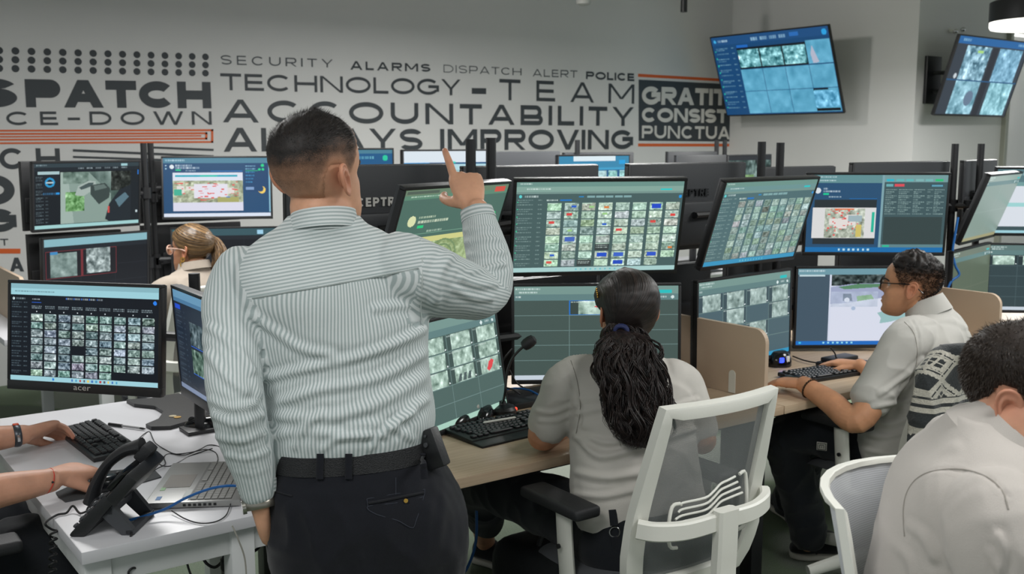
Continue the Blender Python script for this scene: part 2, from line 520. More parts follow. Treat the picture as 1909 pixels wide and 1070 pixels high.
def mesh_cloth(name, col, dens=1100, alpha=.74):
    m = bpy.data.materials.new(name); m.use_nodes = True
    nt = m.node_tree; N = nt.nodes; L = nt.links; b = N['Principled BSDF']
    b.inputs['Base Color'].default_value = (*s2l(col), 1); b.inputs['Roughness'].default_value = .8
    tc = N.new('ShaderNodeTexCoord')
    wv = N.new('ShaderNodeTexWave'); wv.wave_type = 'BANDS'; wv.bands_direction = 'Z'; wv.inputs['Scale'].default_value = dens/10; wv.inputs['Distortion'].default_value = .4; wv.inputs['Detail'].default_value = 1
    L.new(tc.outputs['Object'], wv.inputs['Vector'])
    mr = N.new('ShaderNodeMapRange'); mr.inputs[3].default_value = alpha-.16; mr.inputs[4].default_value = alpha+.14
    L.new(wv.outputs[1], mr.inputs[0]); L.new(mr.outputs[0], b.inputs['Alpha'])
    return m
M['meshgrey'] = mesh_cloth('grey_chair_mesh', (122, 126, 127))
M['meshpale'] = mesh_cloth('pale_grey_chair_mesh', (204, 207, 212), 800, .84)
M['seatgrey'] = mat('grey_seat_fabric', (88, 91, 95), .9, bump=(400, .3))

def desk(label, x0, x1, y0, y1, topm, legm, legs, z=.74, th=.03, beam=True, group=None):
    t = empty('desk', ((x0+x1)/2, (y0+y1)/2, 0), label, 'desk', group)
    MB().box(((x0+x1)/2, (y0+y1)/2, z-th/2), (x1-x0, y1-y0, th), bev=.003).build('tabletop', topm, t)
    for (lx, ly) in legs:
        MB().box((lx, ly, (z-th)/2), (.06, .06, z-th), bev=.004).build('leg', legm, t)
    if beam:
        b = MB()
        xs = sorted({l[0] for l in legs}); ys = sorted({l[1] for l in legs})
        for yy in (ys[0], ys[-1]): b.box(((xs[0]+xs[-1])/2, yy, z-th-.035), (xs[-1]-xs[0], .04, .07), bev=.003)
        for xx in (xs[0], xs[-1]): b.box((xx, (ys[0]+ys[-1])/2, z-th-.035), (.04, ys[-1]-ys[0], .07), bev=.003)
        b.build('frame', legm, t)
    return t
desk('white desk with phone, laptop and keyboard beside the standing man', .535, 1.40, 2.375, 3.74, M['laminate'], M['whitemetal'],
     [(.575, 2.43), (1.30, 2.43), (.575, 3.69), (1.30, 3.69), (.92, 2.43)])
desk('pale oak desk where the woman with the wavy ponytail sits', 1.43, 2.853, 2.315, 3.02, M['wood'], M['black'], [(1.5, 2.96), (1.5, 2.62), (2.8, 2.96), (2.8, 2.5)])
desk('pale oak desk under the hand of the man in glasses', 2.857, 4.36, 2.315, 3.02, M['wood'], M['black'], [(2.92, 2.96), (2.92, 2.5), (4.3, 2.96), (4.3, 2.5)])
desk('pale oak desk beyond the second beige divider at far right', 4.364, 5.9, 2.315, 3.02, M['wood'], M['black'], [(4.43, 2.96), (4.43, 2.5), (5.8, 2.96), (5.8, 2.5)])
desk('bench desk hidden behind the turned-away grey monitors', 1.43, 5.9, 3.03, 3.72, M['wood'], M['black'], [(1.5, 3.1), (1.5, 3.66), (3.6, 3.66), (5.8, 3.66), (5.8, 3.1)])
desk('white desk in front of the woman with the blond ponytail', .90, 2.75, 5.25, 6.75, M['laminate'], M['whitemetal'], [(1.36, 5.32), (1.36, 6.66), (2.68, 5.32), (2.68, 6.66)])
desk('long far desk carrying the rearmost row of monitors', 2.85, 6.4, 5.15, 5.95, M['laminate'], M['whitemetal'], [(2.92, 5.22), (2.92, 5.88), (6.3, 5.22), (6.3, 5.88)])

def divider(label, x, y0, y1, z0, z1, slot=True, r=.05):
    t = empty('desk_divider', (x, (y0+y1)/2, z0), label, 'divider')
    P = [(x-.009, y1, z0), (x-.009, y0, z0)]
    for a in np.linspace(180, 90, 8): P.append((x-.009, y0+r+r*math.cos(R_(a)), z1-r+r*math.sin(R_(a))))
    P.append((x-.009, y1, z1))
    MB().prism(P, (.018, 0, 0)).build('panel', M['beige'], t, smooth=False)
    if slot:
        c = y0+.15; P = [(x-.0105, c-.016, z0+.002), (x-.0105, c+.016, z0+.002)]
        for a in np.linspace(0, 180, 10): P.append((x-.0105, c+.016*math.cos(R_(a)), z0+.07+.016*math.sin(R_(a))))
        MB().prism(P, (.021, 0, 0)).build('bracket', M['white'], t, smooth=False)
    return t
divider('beige divider with white bracket between the two oak desks', 2.855, 2.40, 3.01, .741, .995)
divider('beige divider behind the head of the man in glasses', 4.362, 2.385, 3.01, .741, .995, False)
q = WZ(42, 520, .99)
divider('beige divider at the left edge of the photo behind the wide monitor', q[0], q[1], q[1]+.75, .741, .995, False)

# --- office chairs, occupant faces local +y, origin on the floor under the seat
def chair(label, loc, rz, mesh='meshgrey', style='square', arms=(-1, 1), seat_z=.47, group=None, frame='white', arm_z=.67, back_z=0.):
    t = empty('office_chair', (loc[0], loc[1], 0), label, 'office chair', group, rz)
    fm = M[frame]
    B = lambda mb, n, m, p=t, **k: mb.build(n, m, p, local=True, **k)
    def back(u, z):      # a point of the back sheet: u -1..1 across, z height
        hw = np.interp(z, [.42, .47, .55, .62, .72, .97], [.185, .22, .24, .235, .228, .202])
        y = np.interp(z, [.42, .55, .66, .97], [-.225, -.255, -.265, -.345])
        if style == 'round': y += .10*u*u
        else:
            y += .028*u*u
        return np.array([u*hw, y, z+back_z])
    zs = np.linspace(.44, .97, 14)
    loop = [back(-1, z) for z in zs] + [back(u, .97) for u in np.linspace(-1, 1, 10)[1:-1]] + [back(1, z) for z in zs[::-1]] + [back(u, .44) for u in np.linspace(1, -1, 8)[1:-1]]
    loop = np.array(loop)
    # frame as a square-edged band following the loop
    mb = MB(); k = len(loop); n4 = 8
    cen = loop.mean(0)
    tan = np.roll(loop, -1, 0)-np.roll(loop, 1, 0); tan /= np.linalg.norm(tan, axis=1)[:, None]
    V = []
    for i in range(k):
        nrm = np.array([0, -1., -.15]); nrm /= np.linalg.norm(nrm)
        inw = np.cross(tan[i], nrm); inw /= np.linalg.norm(inw)
        if (cen-loop[i]) @ inw < 0: inw = -inw
        zz = loop[i][2]
        wd = np.interp(zz, [.44, .6, .9, .97], [.046, .05, .034, .03])*(.34 if style == 'round' else 1); th = .017 if style != 'round' else .009
        prof = [(-.2, -.8), (.0, -1), (.9, -1), (1, -.6), (1, .6), (.9, 1), (0, 1), (-.2, .8)]
        for (a, b_) in prof: V.append(loop[i]+inw*a*wd+nrm*b_*th)
    Fc = [(i*n4+j, i*n4+(j+1) % n4, ((i+1) % k)*n4+(j+1) % n4, ((i+1) % k)*n4+j) for i in range(k) for j in range(n4)]
    mb.add(V, Fc); B(mb, 'back_frame', fm)
    mb = MB(); nu, nz = 13, 22; V = []
    for z in np.linspace(.45, .962, nz):
        for u in np.linspace(-.985, .985, nu):
            p = back(u, z); p[1] += .004 - .0*(1-u*u); V.append(p)
    Fc = [(i*nu+j, i*nu+j+1, (i+1)*nu+j+1, (i+1)*nu+j) for i in range(nz-1) for j in range(nu-1)]
    mb.add(V, Fc); B(mb, 'mesh_back', M[mesh], fix=False)
    # Y-shaped spine behind the back
    mb = MB()
    def bar_(P, hw, th, up):
        P = np.asarray(P, float); t = np.gradient(P, axis=0); t /= np.linalg.norm(t, axis=1)[:, None]; V = []
        for p, d in zip(P, t):
            a = nrm_(np.asarray(up)-d*(np.asarray(up) @ d)); b_ = np.cross(d, a)
            for (i, j) in ((-1, -.6), (-.8, -1), (.8, -1), (1, -.6), (1, .6), (.8, 1), (-.8, 1), (-1, .6)): V.append(p+a*i*hw+b_*j*th)
        k = len(P); mb.add(V, [(i*8+j, i*8+(j+1) % 8, (i+1)*8+(j+1) % 8, (i+1)*8+j) for i in range(k-1) for j in range(8)]+[tuple(range(8))[::-1], tuple((k-1)*8+j for j in range(8))])
    nrm_ = lambda v: v/np.linalg.norm(v)
    arm = catmull([(-.238, -.266, .672), (-.20, -.30, .666), (-.12, -.325, .662), (0, -.337, .668), (.12, -.325, .662), (.20, -.30, .666), (.238, -.266, .672)], 6)
    bar_(arm, .024, .014, (0, 0, 1))
    sp = catmull([(0, -.347, .70), (0, -.343, .55), (0, -.33, .46), (0, -.22, .40), (0, -.05, .39)], 6)
    bar_(sp, .036, .018, (1, 0, 0))
    B(mb, 'back_spine', fm)
    # lumbar pad: ribbed bracket between spine and mesh
    mb = MB()
    for k_, zz in enumerate((.675, .692, .709, .726)):
        P = catmull([(-.135+.010*k_, -.288, zz-.012), (-.10, -.289, zz-.006), (-.03, -.298, zz-.004), (.0, -.298, zz+.006), (.03, -.296, zz+.022), (.06, -.294, zz+.026), (.125-.010*k_, -.287, zz+.028)], 5)
        mb.tube(P, .0034, 8)
    for sx in (-1, 1):
        mb.tube(catmull([(sx*.115, -.285, .60), (sx*.14, -.285, .61), (sx*.146, -.285, .66), (sx*.136, -.286, .715 if sx < 0 else .755), (sx*.11, -.288, .72 if sx < 0 else .758)], 4), .005, 8)
    B(mb, 'lumbar_support', fm)
    # seat
    mb = MB(); bm = []
    nx, ny = 17, 17; V = []
    for sgn in (1, -1):
        for i in range(ny):
            for j in range(nx):
                a, b_ = j/(nx-1)*2-1, i/(ny-1)*2-1
                e = max(abs(a), abs(b_)); r = (abs(a)**4+abs(b_)**4)**.25 + 1e-9
                x, y = a*e/r*.245, b_*e/r*.235
                dome = (1-e**3)
                V.append((x, y, seat_z+(sgn*.022*dome**.5) + (-.02 if b_ > .6 else 0)*(b_-.6)*2))
    Fc = []
    for s_ in range(2):
        o = s_*nx*ny
        for i in range(ny-1):
            for j in range(nx-1): Fc.append((o+i*nx+j, o+i*nx+j+1, o+(i+1)*nx+j+1, o+(i+1)*nx+j))
    mb.add(V, Fc); B(mb, 'seat', M['seatgrey'])
    MB().box((0, -.02, .41), (.30, .28, .05), bev=.015).build('seat_base', fm, t, local=True)
    for s_ in arms:
        mb = MB()
        P = catmull([(s_*.17, -.02, .41), (s_*.255, -.02, .42), (s_*.268, -.015, .50), (s_*.268, 0, arm_z-.02)], 6)
        mb.tube(P, np.full(len(P), .03), 12, ry=np.full(len(P), .017), up=(0, 1, 0))
        a = B(mb, 'arm_support', fm)
        mb = MB(); V = []; prof = [(-.125, .035), (-.10, .043), (0, .046), (.09, .042), (.125, .03)]
        mb.box((s_*.268, .02, arm_z), (.088, .26, .032), bev=.013, seg=3)
        B(mb, 'arm_pad', M['blacksoft'])
        MB().cyl((s_*.268+.03*-1, -.02, .56), (s_*.268-.036, -.02, .56), .007, n=10).build('arm_button', M['black'], a, local=True)
    MB().cyl((0, 0, .12), (0, 0, .40), .025, .03).build('gas_lift', M['black'], t, local=True)
    mb = MB()
    P = catmull([(.12, -.03, .40), (.22, -.06, .40), (.27, -.075, .395)], 4); mb.tube(P, [.007]*4+[.009]*(len(P)-4), 8)
    B(mb, 'tilt_lever', fm)
    mb = MB()
    for i in range(5):
        a = 2*math.pi*i/5+.3
        P = [(0, 0, .13), (.12*math.cos(a), .12*math.sin(a), .122), (.31*math.cos(a), .31*math.sin(a), .085)]
        mb.tube(P, [.034, .03, .022], 10, ry=[.026, .022, .016], up=(0, 0, 1))
    B(mb, 'base', fm)
    for i in range(5):
        a = 2*math.pi*i/5+.3; c = np.array([.31*math.cos(a), .31*math.sin(a), .029])
        mb = MB(); d = np.array([-math.sin(a), math.cos(a), 0])
        mb.cyl(c-d*.028, c-d*.006, .028, n=16); mb.cyl(c+d*.006, c+d*.028, .028, n=16); mb.box(c+np.array([0, 0, .022]), (.03, .03, .03), bev=.008)
        B(mb, 'caster', M['black'])
    return t
CH1 = chair('white office chair with open mesh back behind the woman with the wavy ponytail', (2.005, 2.145), R_(-1), back_z=.02)
CH2 = chair('white office chair draped with the patterned fleece jacket', (3.33, 2.22), R_(-2))
CH4 = chair('white office chair behind the far woman with the blond ponytail', (1.60, 4.87), R_(12), arm_z=.65, back_z=.04)
# ------------------------------------------------------------------ screens
class Cv:
    """a small picture in 8-bit sRGB, drawn in 0..1 coordinates from the top left"""
    def __init__(s, w=240, h=136, bg=(20, 26, 32)):
        s.w, s.h = w, h; s.a = np.zeros((h, w, 3)); s.a[:] = bg
    def _r(s, x0, y0, x1, y1):
        return (slice(max(0, int(round(y0*s.h))), max(int(round(y0*s.h))+1, int(round(y1*s.h)))), slice(max(0, int(round(x0*s.w))), max(int(round(x0*s.w))+1, int(round(x1*s.w)))))
    def rect(s, x0, y0, x1, y1, c): s.a[s._r(x0, y0, x1, y1)] = c; return s
    def disc(s, x, y, r, c, ring=0):
        Y, X = np.mgrid[0:s.h, 0:s.w]; d = np.hypot((X+.5)/s.w-x, ((Y+.5)/s.h-y)*s.h/s.w)
        m = d < r
        if ring: m &= d > r-ring
        s.a[m] = c; return s
    def text(s, x0, y, x1, c, h=.012, seed=0, fill=.75):
        q = np.random.RandomState(seed+int(y*1000)+int(x0*77)); y0 = int(y*s.h); hh = max(1, int(round(h*s.h)))
        x = int(x0*s.w); e = int(x1*s.w)
        while x < e:
            n = q.randint(2, 6)
            b = s.a[y0:y0+hh, x:min(x+n, e)]
            k = q.uniform(.55, 1)*fill
            s.a[y0:y0+hh, x:min(x+n, e)] = b*(1-k)+np.array(c)*k
            x += n+1
        return s
    def noise(s, x0, y0, x1, y1, base, amp=40, cell=6, seed=0, tint=None, mix=1.):
        sl = s._r(x0, y0, x1, y1); H, W_ = s.a[sl].shape[:2]
        if H < 1 or W_ < 1: return s
        q = np.random.RandomState(seed)
        f = np.zeros((H, W_))
        for c_, k in ((cell, 1.), (max(1, cell//2), .7), (1, .35)):
            gh, gw = H//c_+2, W_//c_+2
            g = q.randn(gh, gw)
            yy = np.linspace(0, gh-1.001, H); xx = np.linspace(0, gw-1.001, W_)
            iy, ix = yy.astype(int), xx.astype(int); fy, fx = (yy-iy)[:, None], (xx-ix)[None]
            f += k*((g[iy][:, ix]*(1-fx)+g[iy][:, ix+1]*fx)*(1-fy)+(g[iy+1][:, ix]*(1-fx)+g[iy+1][:, ix+1]*fx)*fy)
        v = np.array(base)[None, None]+f[..., None]*amp*(np.array(tint)[None, None] if tint is not None else 1)
        s.a[sl] = s.a[sl]*(1-mix)+np.clip(v, 4, 250)*mix
        return s
    def poly(s, pts, c):
        Y, X = np.mgrid[0:s.h, 0:s.w]; X = (X+.5)/s.w; Y = (Y+.5)/s.h
        ins = np.zeros((s.h, s.w), bool); n = len(pts)
        for i in range(n):
            (xa, ya), (xb, yb) = pts[i], pts[(i+1) % n]
            if ya == yb: continue
            cnd = ((ya > Y) != (yb > Y)) & (X < (xb-xa)*(Y-ya)/(yb-ya)+xa)
            ins ^= cnd
        s.a[ins] = c; return s

def screen_mat(name, strength=1.):
    m = bpy.data.materials.new(name); m.use_nodes = True
    nt = m.node_tree; N = nt.nodes; L = nt.links; b = N['Principled BSDF']
    b.inputs['Base Color'].default_value = (.004, .004, .005, 1); b.inputs['Roughness'].default_value = .35; b.inputs['Specular IOR Level'].default_value = .22
    at = N.new('ShaderNodeAttribute'); at.attribute_name = 'picture'
    L.new(at.outputs['Color'], b.inputs['Emission Color']); b.inputs['Emission Strength'].default_value = strength
    m.cycles.emission_sampling = 'NONE'
    return m
M['screen'] = screen_mat('lit_screen', 1.0)

def picture_mesh(name, cv, w, h, y, parent, z0=0.):
    """flat lit panel, one face per cell, facing local -y"""
    a = np.clip(cv.a, 0, 255); gh, gw = a.shape[:2]
    xs = np.linspace(-w/2, w/2, gw+1); zs = np.linspace(h/2, -h/2, gh+1)+z0
    X, Z = np.meshgrid(xs, zs)
    V = np.stack([X, np.full_like(X, y), Z], -1).reshape(-1, 3)
    i, j = np.mgrid[0:gh, 0:gw]; k = i*(gw+1)+j
    Fq = np.stack([k, k+gw+1, k+gw+2, k+1], -1).reshape(-1, 4)
    me = bpy.data.meshes.new(name)
    me.vertices.add(len(V)); me.vertices.foreach_set('co', V.ravel())
    me.loops.add(Fq.size); me.loops.foreach_set('vertex_index', Fq.ravel().astype(np.int32))
    me.polygons.add(len(Fq)); me.polygons.foreach_set('loop_start', np.arange(0, Fq.size, 4, dtype=np.int32))
    me.update(calc_edges=True)
    at = me.attributes.new('picture', 'FLOAT_COLOR', 'FACE')
    lin = s2l(a.reshape(-1, 3)); at.data.foreach_set('color', np.hstack([lin, np.ones((len(lin), 1))]).ravel())
    me.materials.append(M['screen'])
    o = bpy.data.objects.new(name, me); COL.objects.link(o); o.parent = parent
    return o

def monitor(label, pos, yaw, tilt, cv=None, w=.614, h=.363, logo=None, chin=.016, cat='monitor', group=None, frame='black', back='backshell', logom='pale', roll=0, thick=.05, name='monitor', foot=None):
    t = empty(name, pos, label, cat, group)
    t.rotation_euler = (tilt, roll, yaw)
    fm = M[frame]
    bz = .011
    mb = MB()
    for (x, z, sx, sz) in ((0, h/2-bz/2, w, bz), (0, -h/2+chin/2, w, chin), (-w/2+bz/2, (chin-bz)/2, bz, h-bz-chin), (w/2-bz/2, (chin-bz)/2, bz, h-bz-chin)):
        mb.box((x, .008, z), (sx, .022, sz), bev=.0025)
    mb.build('bezel', fm, t, local=True)
    mb = MB()
    mb.box((0, .024, 0), (w-.004, .014, h-.004), bev=.004)
    mb.box((0, .036, -h*.19), (w*.62, thick*.6, h*.50), bev=.012)
    mb.box((0, .030, -h*.20), (w*.97, .022, h*.36), bev=.008)
    mb.build('back_shell', M[back], t, local=True)
    if cv is None: cv = Cv(4, 3, (16, 20, 24))
    picture_mesh('screen', cv, w-2*bz, h-bz-chin, -.0005, t, (chin-bz)/2)
    if foot is not None:
        Mi = (Matrix.Translation(t.location) @ t.rotation_euler.to_matrix().to_4x4()).inverted()
        for nm, mb2 in (('stand_neck', MB().box((pos[0]-math.sin(yaw)*.05, pos[1]+math.cos(yaw)*.05, (pos[2]-.05+foot)/2), (.05, .03, pos[2]-.05-foot), bev=.005)),
                        ('stand_base', MB().box((pos[0]-math.sin(yaw)*.04, pos[1]+math.cos(yaw)*.04, foot+.008), (.24, .2, .014), bev=.005))):
            o = mb2.build(nm, M['black'], None); o.data.transform(Mi); o.parent = t
    if logo:
        lw = w*.31
        o = letters('SCEPTRE', 'logo', (lw/2, .0335, h*.12), (-1, 0, 0), (0, 0, 1), lw, .030, M[logom], None, .2, .22, .0012)
        o.parent = t
    return t

# ---- what the screens show, washed by reflections painted into the front bench pictures
def bars_top(c, a, b, sidebar=None, base=0):
    c.rect(0, 0, 1, .05, a); c.rect(0, .05, 1, .095, b); c.text(.02, .015, .16, (225, 235, 235), .02, base); c.text(.05, .062, .28, (225, 235, 235), .016, base+1, .6)
    return c
def taskbar(c, col, y=.955, icons=True, seed=1, x0=.35):
    c.rect(0, y, 1, 1, col)
    if icons:
        q = np.random.RandomState(seed)
        for k in range(11):
            x = x0+.03*k
            c.rect(x, y+.012, x+.013, y+.034, [(60, 120, 190), (80, 80, 90), (70, 160, 190), (220, 190, 90), (180, 60, 60)][q.randint(5)])
    return c
def sidebar(c, x0, x1, y0, y1, col, n=14, seed=0):
    for k in range(n):
        y = y0+(y1-y0)*k/n
        c.text(x0, y, x0+(x1-x0)*.62, col, .013, seed+k, .6); c.text(x1-.03, y, x1-.005, col, .013, seed+k+50, .6)
        if k % 2 == 0: c.text(x0, y+.022, x0+(x1-x0)*.45, col, .012, seed+k+9, .5)
def thumbs(c, x0, y0, x1, y1, nx, ny, base, amp, seed, gapx=.25, gapy=.12, accents=True, label=None, skip=()):
    q = np.random.RandomState(seed); dx, dy = (x1-x0)/nx, (y1-y0)/ny
    for j in range(ny):
        for i in range(nx):
            if (i, j) in skip: continue
            a, b = x0+i*dx, y0+j*dy
            bb = np.clip(np.array(base)+q.randn()*14+q.randn(3)*5, 20, 245)
            c.noise(a+dx*gapx, b+dy*gapy, a+dx*.97, b+dy*.95, bb, amp, 4, seed*100+j*nx+i)
            if accents and q.rand() < .16:
                u, v = a+dx*q.uniform(.35, .6), b+dy*q.uniform(.25, .6)
                c.rect(u, v, u+dx*.28, v+dy*.25, [(208, 70, 66), (46, 92, 190), (150, 196, 130), (206, 120, 60)][q.randint(4)])
            c.rect(a+dx*gapx, b+dy*gapy, a+dx*.75, b+dy*(gapy+.08), np.array(base)*1.12)

def s_acer():
    c = Cv(290, 166, (13, 20, 28)); c.rect(0, 0, 1, .05, (128, 172, 182)); c.rect(0, .05, 1, .115, (148, 196, 206)); c.text(.03, .075, .3, (90, 120, 130), .014, 3)
    c.disc(.02, .155, .008, (180, 200, 205)); c.text(.04, .145, .1, (170, 190, 195), .018, 4)
    sidebar(c, .01, .12, .19, .95, (110, 130, 138), 15, 5)
    c.text(.15, .155, .2, (200, 210, 215), .014, 9); c.rect(.145, .185, .21, .193, (40, 90, 190))
    for k in range(5): c.rect(.38+.052*k, .135, .385+.052*k, .15, (70, 110, 190)); c.text(.39+.052*k, .135, .425+.052*k, (190, 200, 205), .016, 30+k)
    c.disc(.975, .155, .012, (40, 120, 220))
    for i in range(9):
        for l in range(2): c.text(.145+.093*i, .225+.02*l, .215+.093*i, (150, 165, 170), .012, 60+i*3+l, .8)
        c.rect(.175+.093*i, .275, .183+.093*i, .288, (190, 200, 205))
    thumbs(c, .13, .30, .975, .95, 9, 8, (122, 142, 144), 40, 3, .13, .1, False, skip=((6, 7), (7, 7), (8, 7), (3, 4)))
    c.rect(0, .95, 1, 1, (150, 196, 206))
    for k, x in enumerate(np.linspace(.42, .72, 12)): c.rect(x, .962, x+.012, .985, [(60, 110, 180), (70, 150, 190), (180, 60, 60), (90, 90, 100), (220, 190, 90)][k % 5])
    c.rect(.29, .962, .303, .985, (40, 120, 200))
    return c
def s_grid(w=300, h=180, seed=5, nx=8, ny=8, bg=(70, 92, 92), th=(158, 182, 166), top=(126, 158, 148), tb=(160, 196, 194), amp=26, acc=True):  # washed teal background has reflected room light painted in
    c = Cv(w, h, bg); c.rect(0, 0, 1, .05, (104, 140, 132)); c.rect(0, .05, 1, .105, top); c.text(.02, .015, .09, (210, 225, 220), .016, 1); c.text(.06, .07, .2, (210, 225, 220), .014, 2)
    c.rect(0, .105, 1, .13, (112, 140, 134)); c.rect(.86, .075, .93, .095, (40, 190, 190))
    c.disc(.025, .155, .01, (90, 200, 200)); c.text(.05, .145, .13, (200, 215, 212), .02, 3)
    sidebar(c, .01, .16, .19, .95, (152, 176, 172), 15, 5)
    for k in range(9): c.rect(.008, .21+.08*k, .013, .222+.08*k, (60, 190, 140))
    for k in range(5): c.rect(.42+.055*k, .148, .468+.055*k, .175, (122, 158, 160))
    c.rect(.37, .155, .40, .168, (40, 130, 190)); c.text(.18, .19, .25, (210, 225, 220), .018, 4); c.rect(.26, .19, .33, .207, (40, 110, 180)); c.disc(.985, .165, .01, (40, 140, 210))
    thumbs(c, .17, .225, .99, .945, nx, ny, th, amp, seed, .17, .06, acc, skip=((7, 7),) if acc else ())
    for (i, j) in (((3, 5), (2, 7)) if acc else ()):
        x, y = .17+.1025*i, .225+.09*j
        c.rect(x+.012, y+.012, x+.1, y+.085, (58, 66, 66)); c.text(x+.02, y+.03, x+.09, (190, 205, 200), .012, 7); c.text(x+.02, y+.05, x+.09, (190, 205, 200), .012, 8)
    if acc:
        for (i, j, col) in ((6, 0, (40, 74, 190)), (1, 4, (70, 100, 180)), (3, 6, (40, 80, 190)), (4, 6, (60, 96, 190)), (4, 7, (40, 76, 180)), (6, 6, (50, 84, 190)), (1, 1, (204, 70, 70)), (0, 2, (206, 74, 70)), (4, 3, (206, 80, 76)), (6, 2, (204, 76, 70)), (0, 7, (206, 90, 80))):
            x, y = .17+.1025*i, .225+.09*j; q = col[0] < 100
            c.rect(x+.03, y+.022, x+(.09 if q else .065), y+(.07 if q else .05), col)
    c.rect(0, .95, 1, 1, tb)
    for k in range(9): c.rect(.38+.03*k, .965, .39+.03*k, .985, (100, 180, 190))
    return c
def s_cells(w, h, nx, ny, filled, bg=(68, 88, 86), line=(104, 128, 126), top=(112, 142, 136), tb=(186, 196, 206), seed=1, th=(160, 184, 172), amp=28, sel=None, y0=.15):  # lifted teal-grey blacks carry a painted reflection
    c = Cv(w, h, bg); c.rect(0, 0, 1, .085, top); c.rect(0, .085, 1, y0, (92, 122, 122)); c.text(.01, .02, .16, (205, 220, 216), .02, seed); c.text(.03, .055, .14, (205, 220, 216), .016, seed+1); c.rect(.88, .045, .96, .08, (40, 180, 180))
    c.text(.01, .105, .04, (220, 230, 226), .02, seed); c.disc(.85, .12, .012, (210, 225, 225)); c.text(.89, .11, .93, (220, 230, 230), .02, 3); c.disc(.965, .12, .01, (200, 215, 215))
    y1 = .95; dx, dy = 1/nx, (y1-y0)/ny
    for i in range(1, nx): c.rect(dx*i-.001, y0, dx*i+.002, y1, line)
    for j in range(1, ny): c.rect(0, y0+dy*j-.002, 1, y0+dy*j+.003, line)
    for k, (i, j, l) in enumerate(filled):
        x, y = dx*i, y0+dy*j
        c.rect(x+.004, y+.005, x+dx-.004, y+dy-.005, tuple(np.array(bg)*.82))
        c.noise(x+dx*.17, y+.006, x+dx*.9, y+dy-.006, th, amp, max(3, int(w*dx/7)), seed*31+k)
        c.text(x+.01, y+.015, x+dx*.5, (190, 205, 200), .012, k)
        c.disc(x+dx*.94, y+dy*.86, .005, (230, 240, 240))
        if l == 'car': c.poly([(x+dx*.4, y+dy*.75), (x+dx*.5, y+dy*.3), (x+dx*.62, y+dy*.18), (x+dx*.7, y+dy*.3), (x+dx*.6, y+dy*.7), (x+dx*.48, y+dy*.88)], (212, 72, 76))
        if l == 'cars':
            for q in range(3): c.poly([(x+dx*(.25+.18*q), y+dy*.95), (x+dx*(.33+.18*q), y+dy*.5), (x+dx*(.42+.18*q), y+dy*.48), (x+dx*(.38+.18*q), y+dy*.95)], (76, 92, 92))
        if l == 'red': c.poly([(x+dx*.45, y+dy*.42), (x+dx*.62, y+dy*.26), (x+dx*.68, y+dy*.36), (x+dx*.5, y+dy*.5)], (200, 84, 88))
    if sel:
        i, j = sel; x, y = dx*i, y0+dy*j
        for r in ((x, y, x+.006, y+dy), (x+dx-.006, y, x+dx, y+dy), (x, y, x+dx, y+.009), (x, y+dy-.009, x+dx, y+dy)): c.rect(*r, (40, 110, 190))
    c.rect(0, y1, 1, 1, tb)
    return c
def redmap(c, x0, y0, x1, y1, seed=2, white=.5, ground=(150, 160, 128)):
    c.noise(x0, y0, x1, y1, ground, 26, 7, seed); q = np.random.RandomState(seed)
    dx, dy = x1-x0, y1-y0
    for k in range(5):
        u, v = x0+dx*q.uniform(.05, .6), y0+dy*q.uniform(.05, .55); c.rect(u, v, u+dx*q.uniform(.1, .3), v+dy*q.uniform(.12, .35), (214, 208, 204))
    if white: c.rect(x0+dx*.3, y0+dy*.15, x0+dx*.3+dx*white*.8, y0+dy*.8, (214, 212, 222))
    for k in range(44):
        u, v = x0+dx*q.uniform(.02, .93), y0+dy*q.uniform(.02, .9); a = q.uniform(.02, .07)
        c.rect(u, v, u+dx*a, v+dy*q.uniform(.02, .06), (212, 84, 80))
    return c
def s_mapblue():
    c = Cv(220, 124, (27, 70, 108)); c.rect(0, 0, 1, .09, (72, 122, 144)); c.text(.02, .03, .2, (190, 215, 225), .03, 1)
    c.disc(.08, .15, .02, (214, 222, 228)); c.text(.115, .115, .27, (225, 232, 238), .03, 2); c.text(.115, .155, .34, (225, 232, 238), .03, 3); c.rect(.115, .19, .165, .215, (30, 190, 130)); c.text(.21, .215, .3, (200, 215, 225), .02, 4); c.rect(.44, .22, .74, .23, (30, 104, 170))
    c.rect(.085, .25, .74, .385, (208, 214, 226)); c.rect(.11, .29, .69, .325, (30, 160, 180)); c.rect(.34, .29, .5, .325, (40, 186, 170))
    redmap(c, .085, .385, .74, .76, 4, .6, (158, 166, 140)); c.rect(.095, .53, .17, .64, (60, 166, 140)); c.rect(.5, .67, .7, .755, (158, 158, 96)); c.rect(.58, .66, .62, .68, (40, 110, 190))
    c.rect(.085, .76, .74, .9, (206, 206, 222))
    c.rect(.76, .1, .985, .58, (24, 64, 104))
    for k in range(6): c.text(.77, .13+.055*k, .87-.006*k, (60, 150, 200) if k > 1 else (150, 200, 220), .025, 9+k)
    c.disc(.93, .13, .015, (30, 200, 130)); c.disc(.90, .2, .012, (30, 200, 130)); c.disc(.935, .2, .012, (30, 200, 130)); c.rect(.77, .22, .885, .228, (30, 190, 130))
    c.rect(.77, .5, .845, .55, (120, 150, 190)); c.disc(.92, .55, .035, (228, 196, 96)); c.disc(.905, .53, .03, (24, 64, 104)); c.rect(.02, .12, .03, .14, (180, 210, 225)); c.rect(.02, .17, .03, .19, (150, 190, 210))
    c.rect(0, .94, 1, 1, (206, 214, 228)); c.rect(.985, .12, 1, .93, (128, 176, 196))
    return c
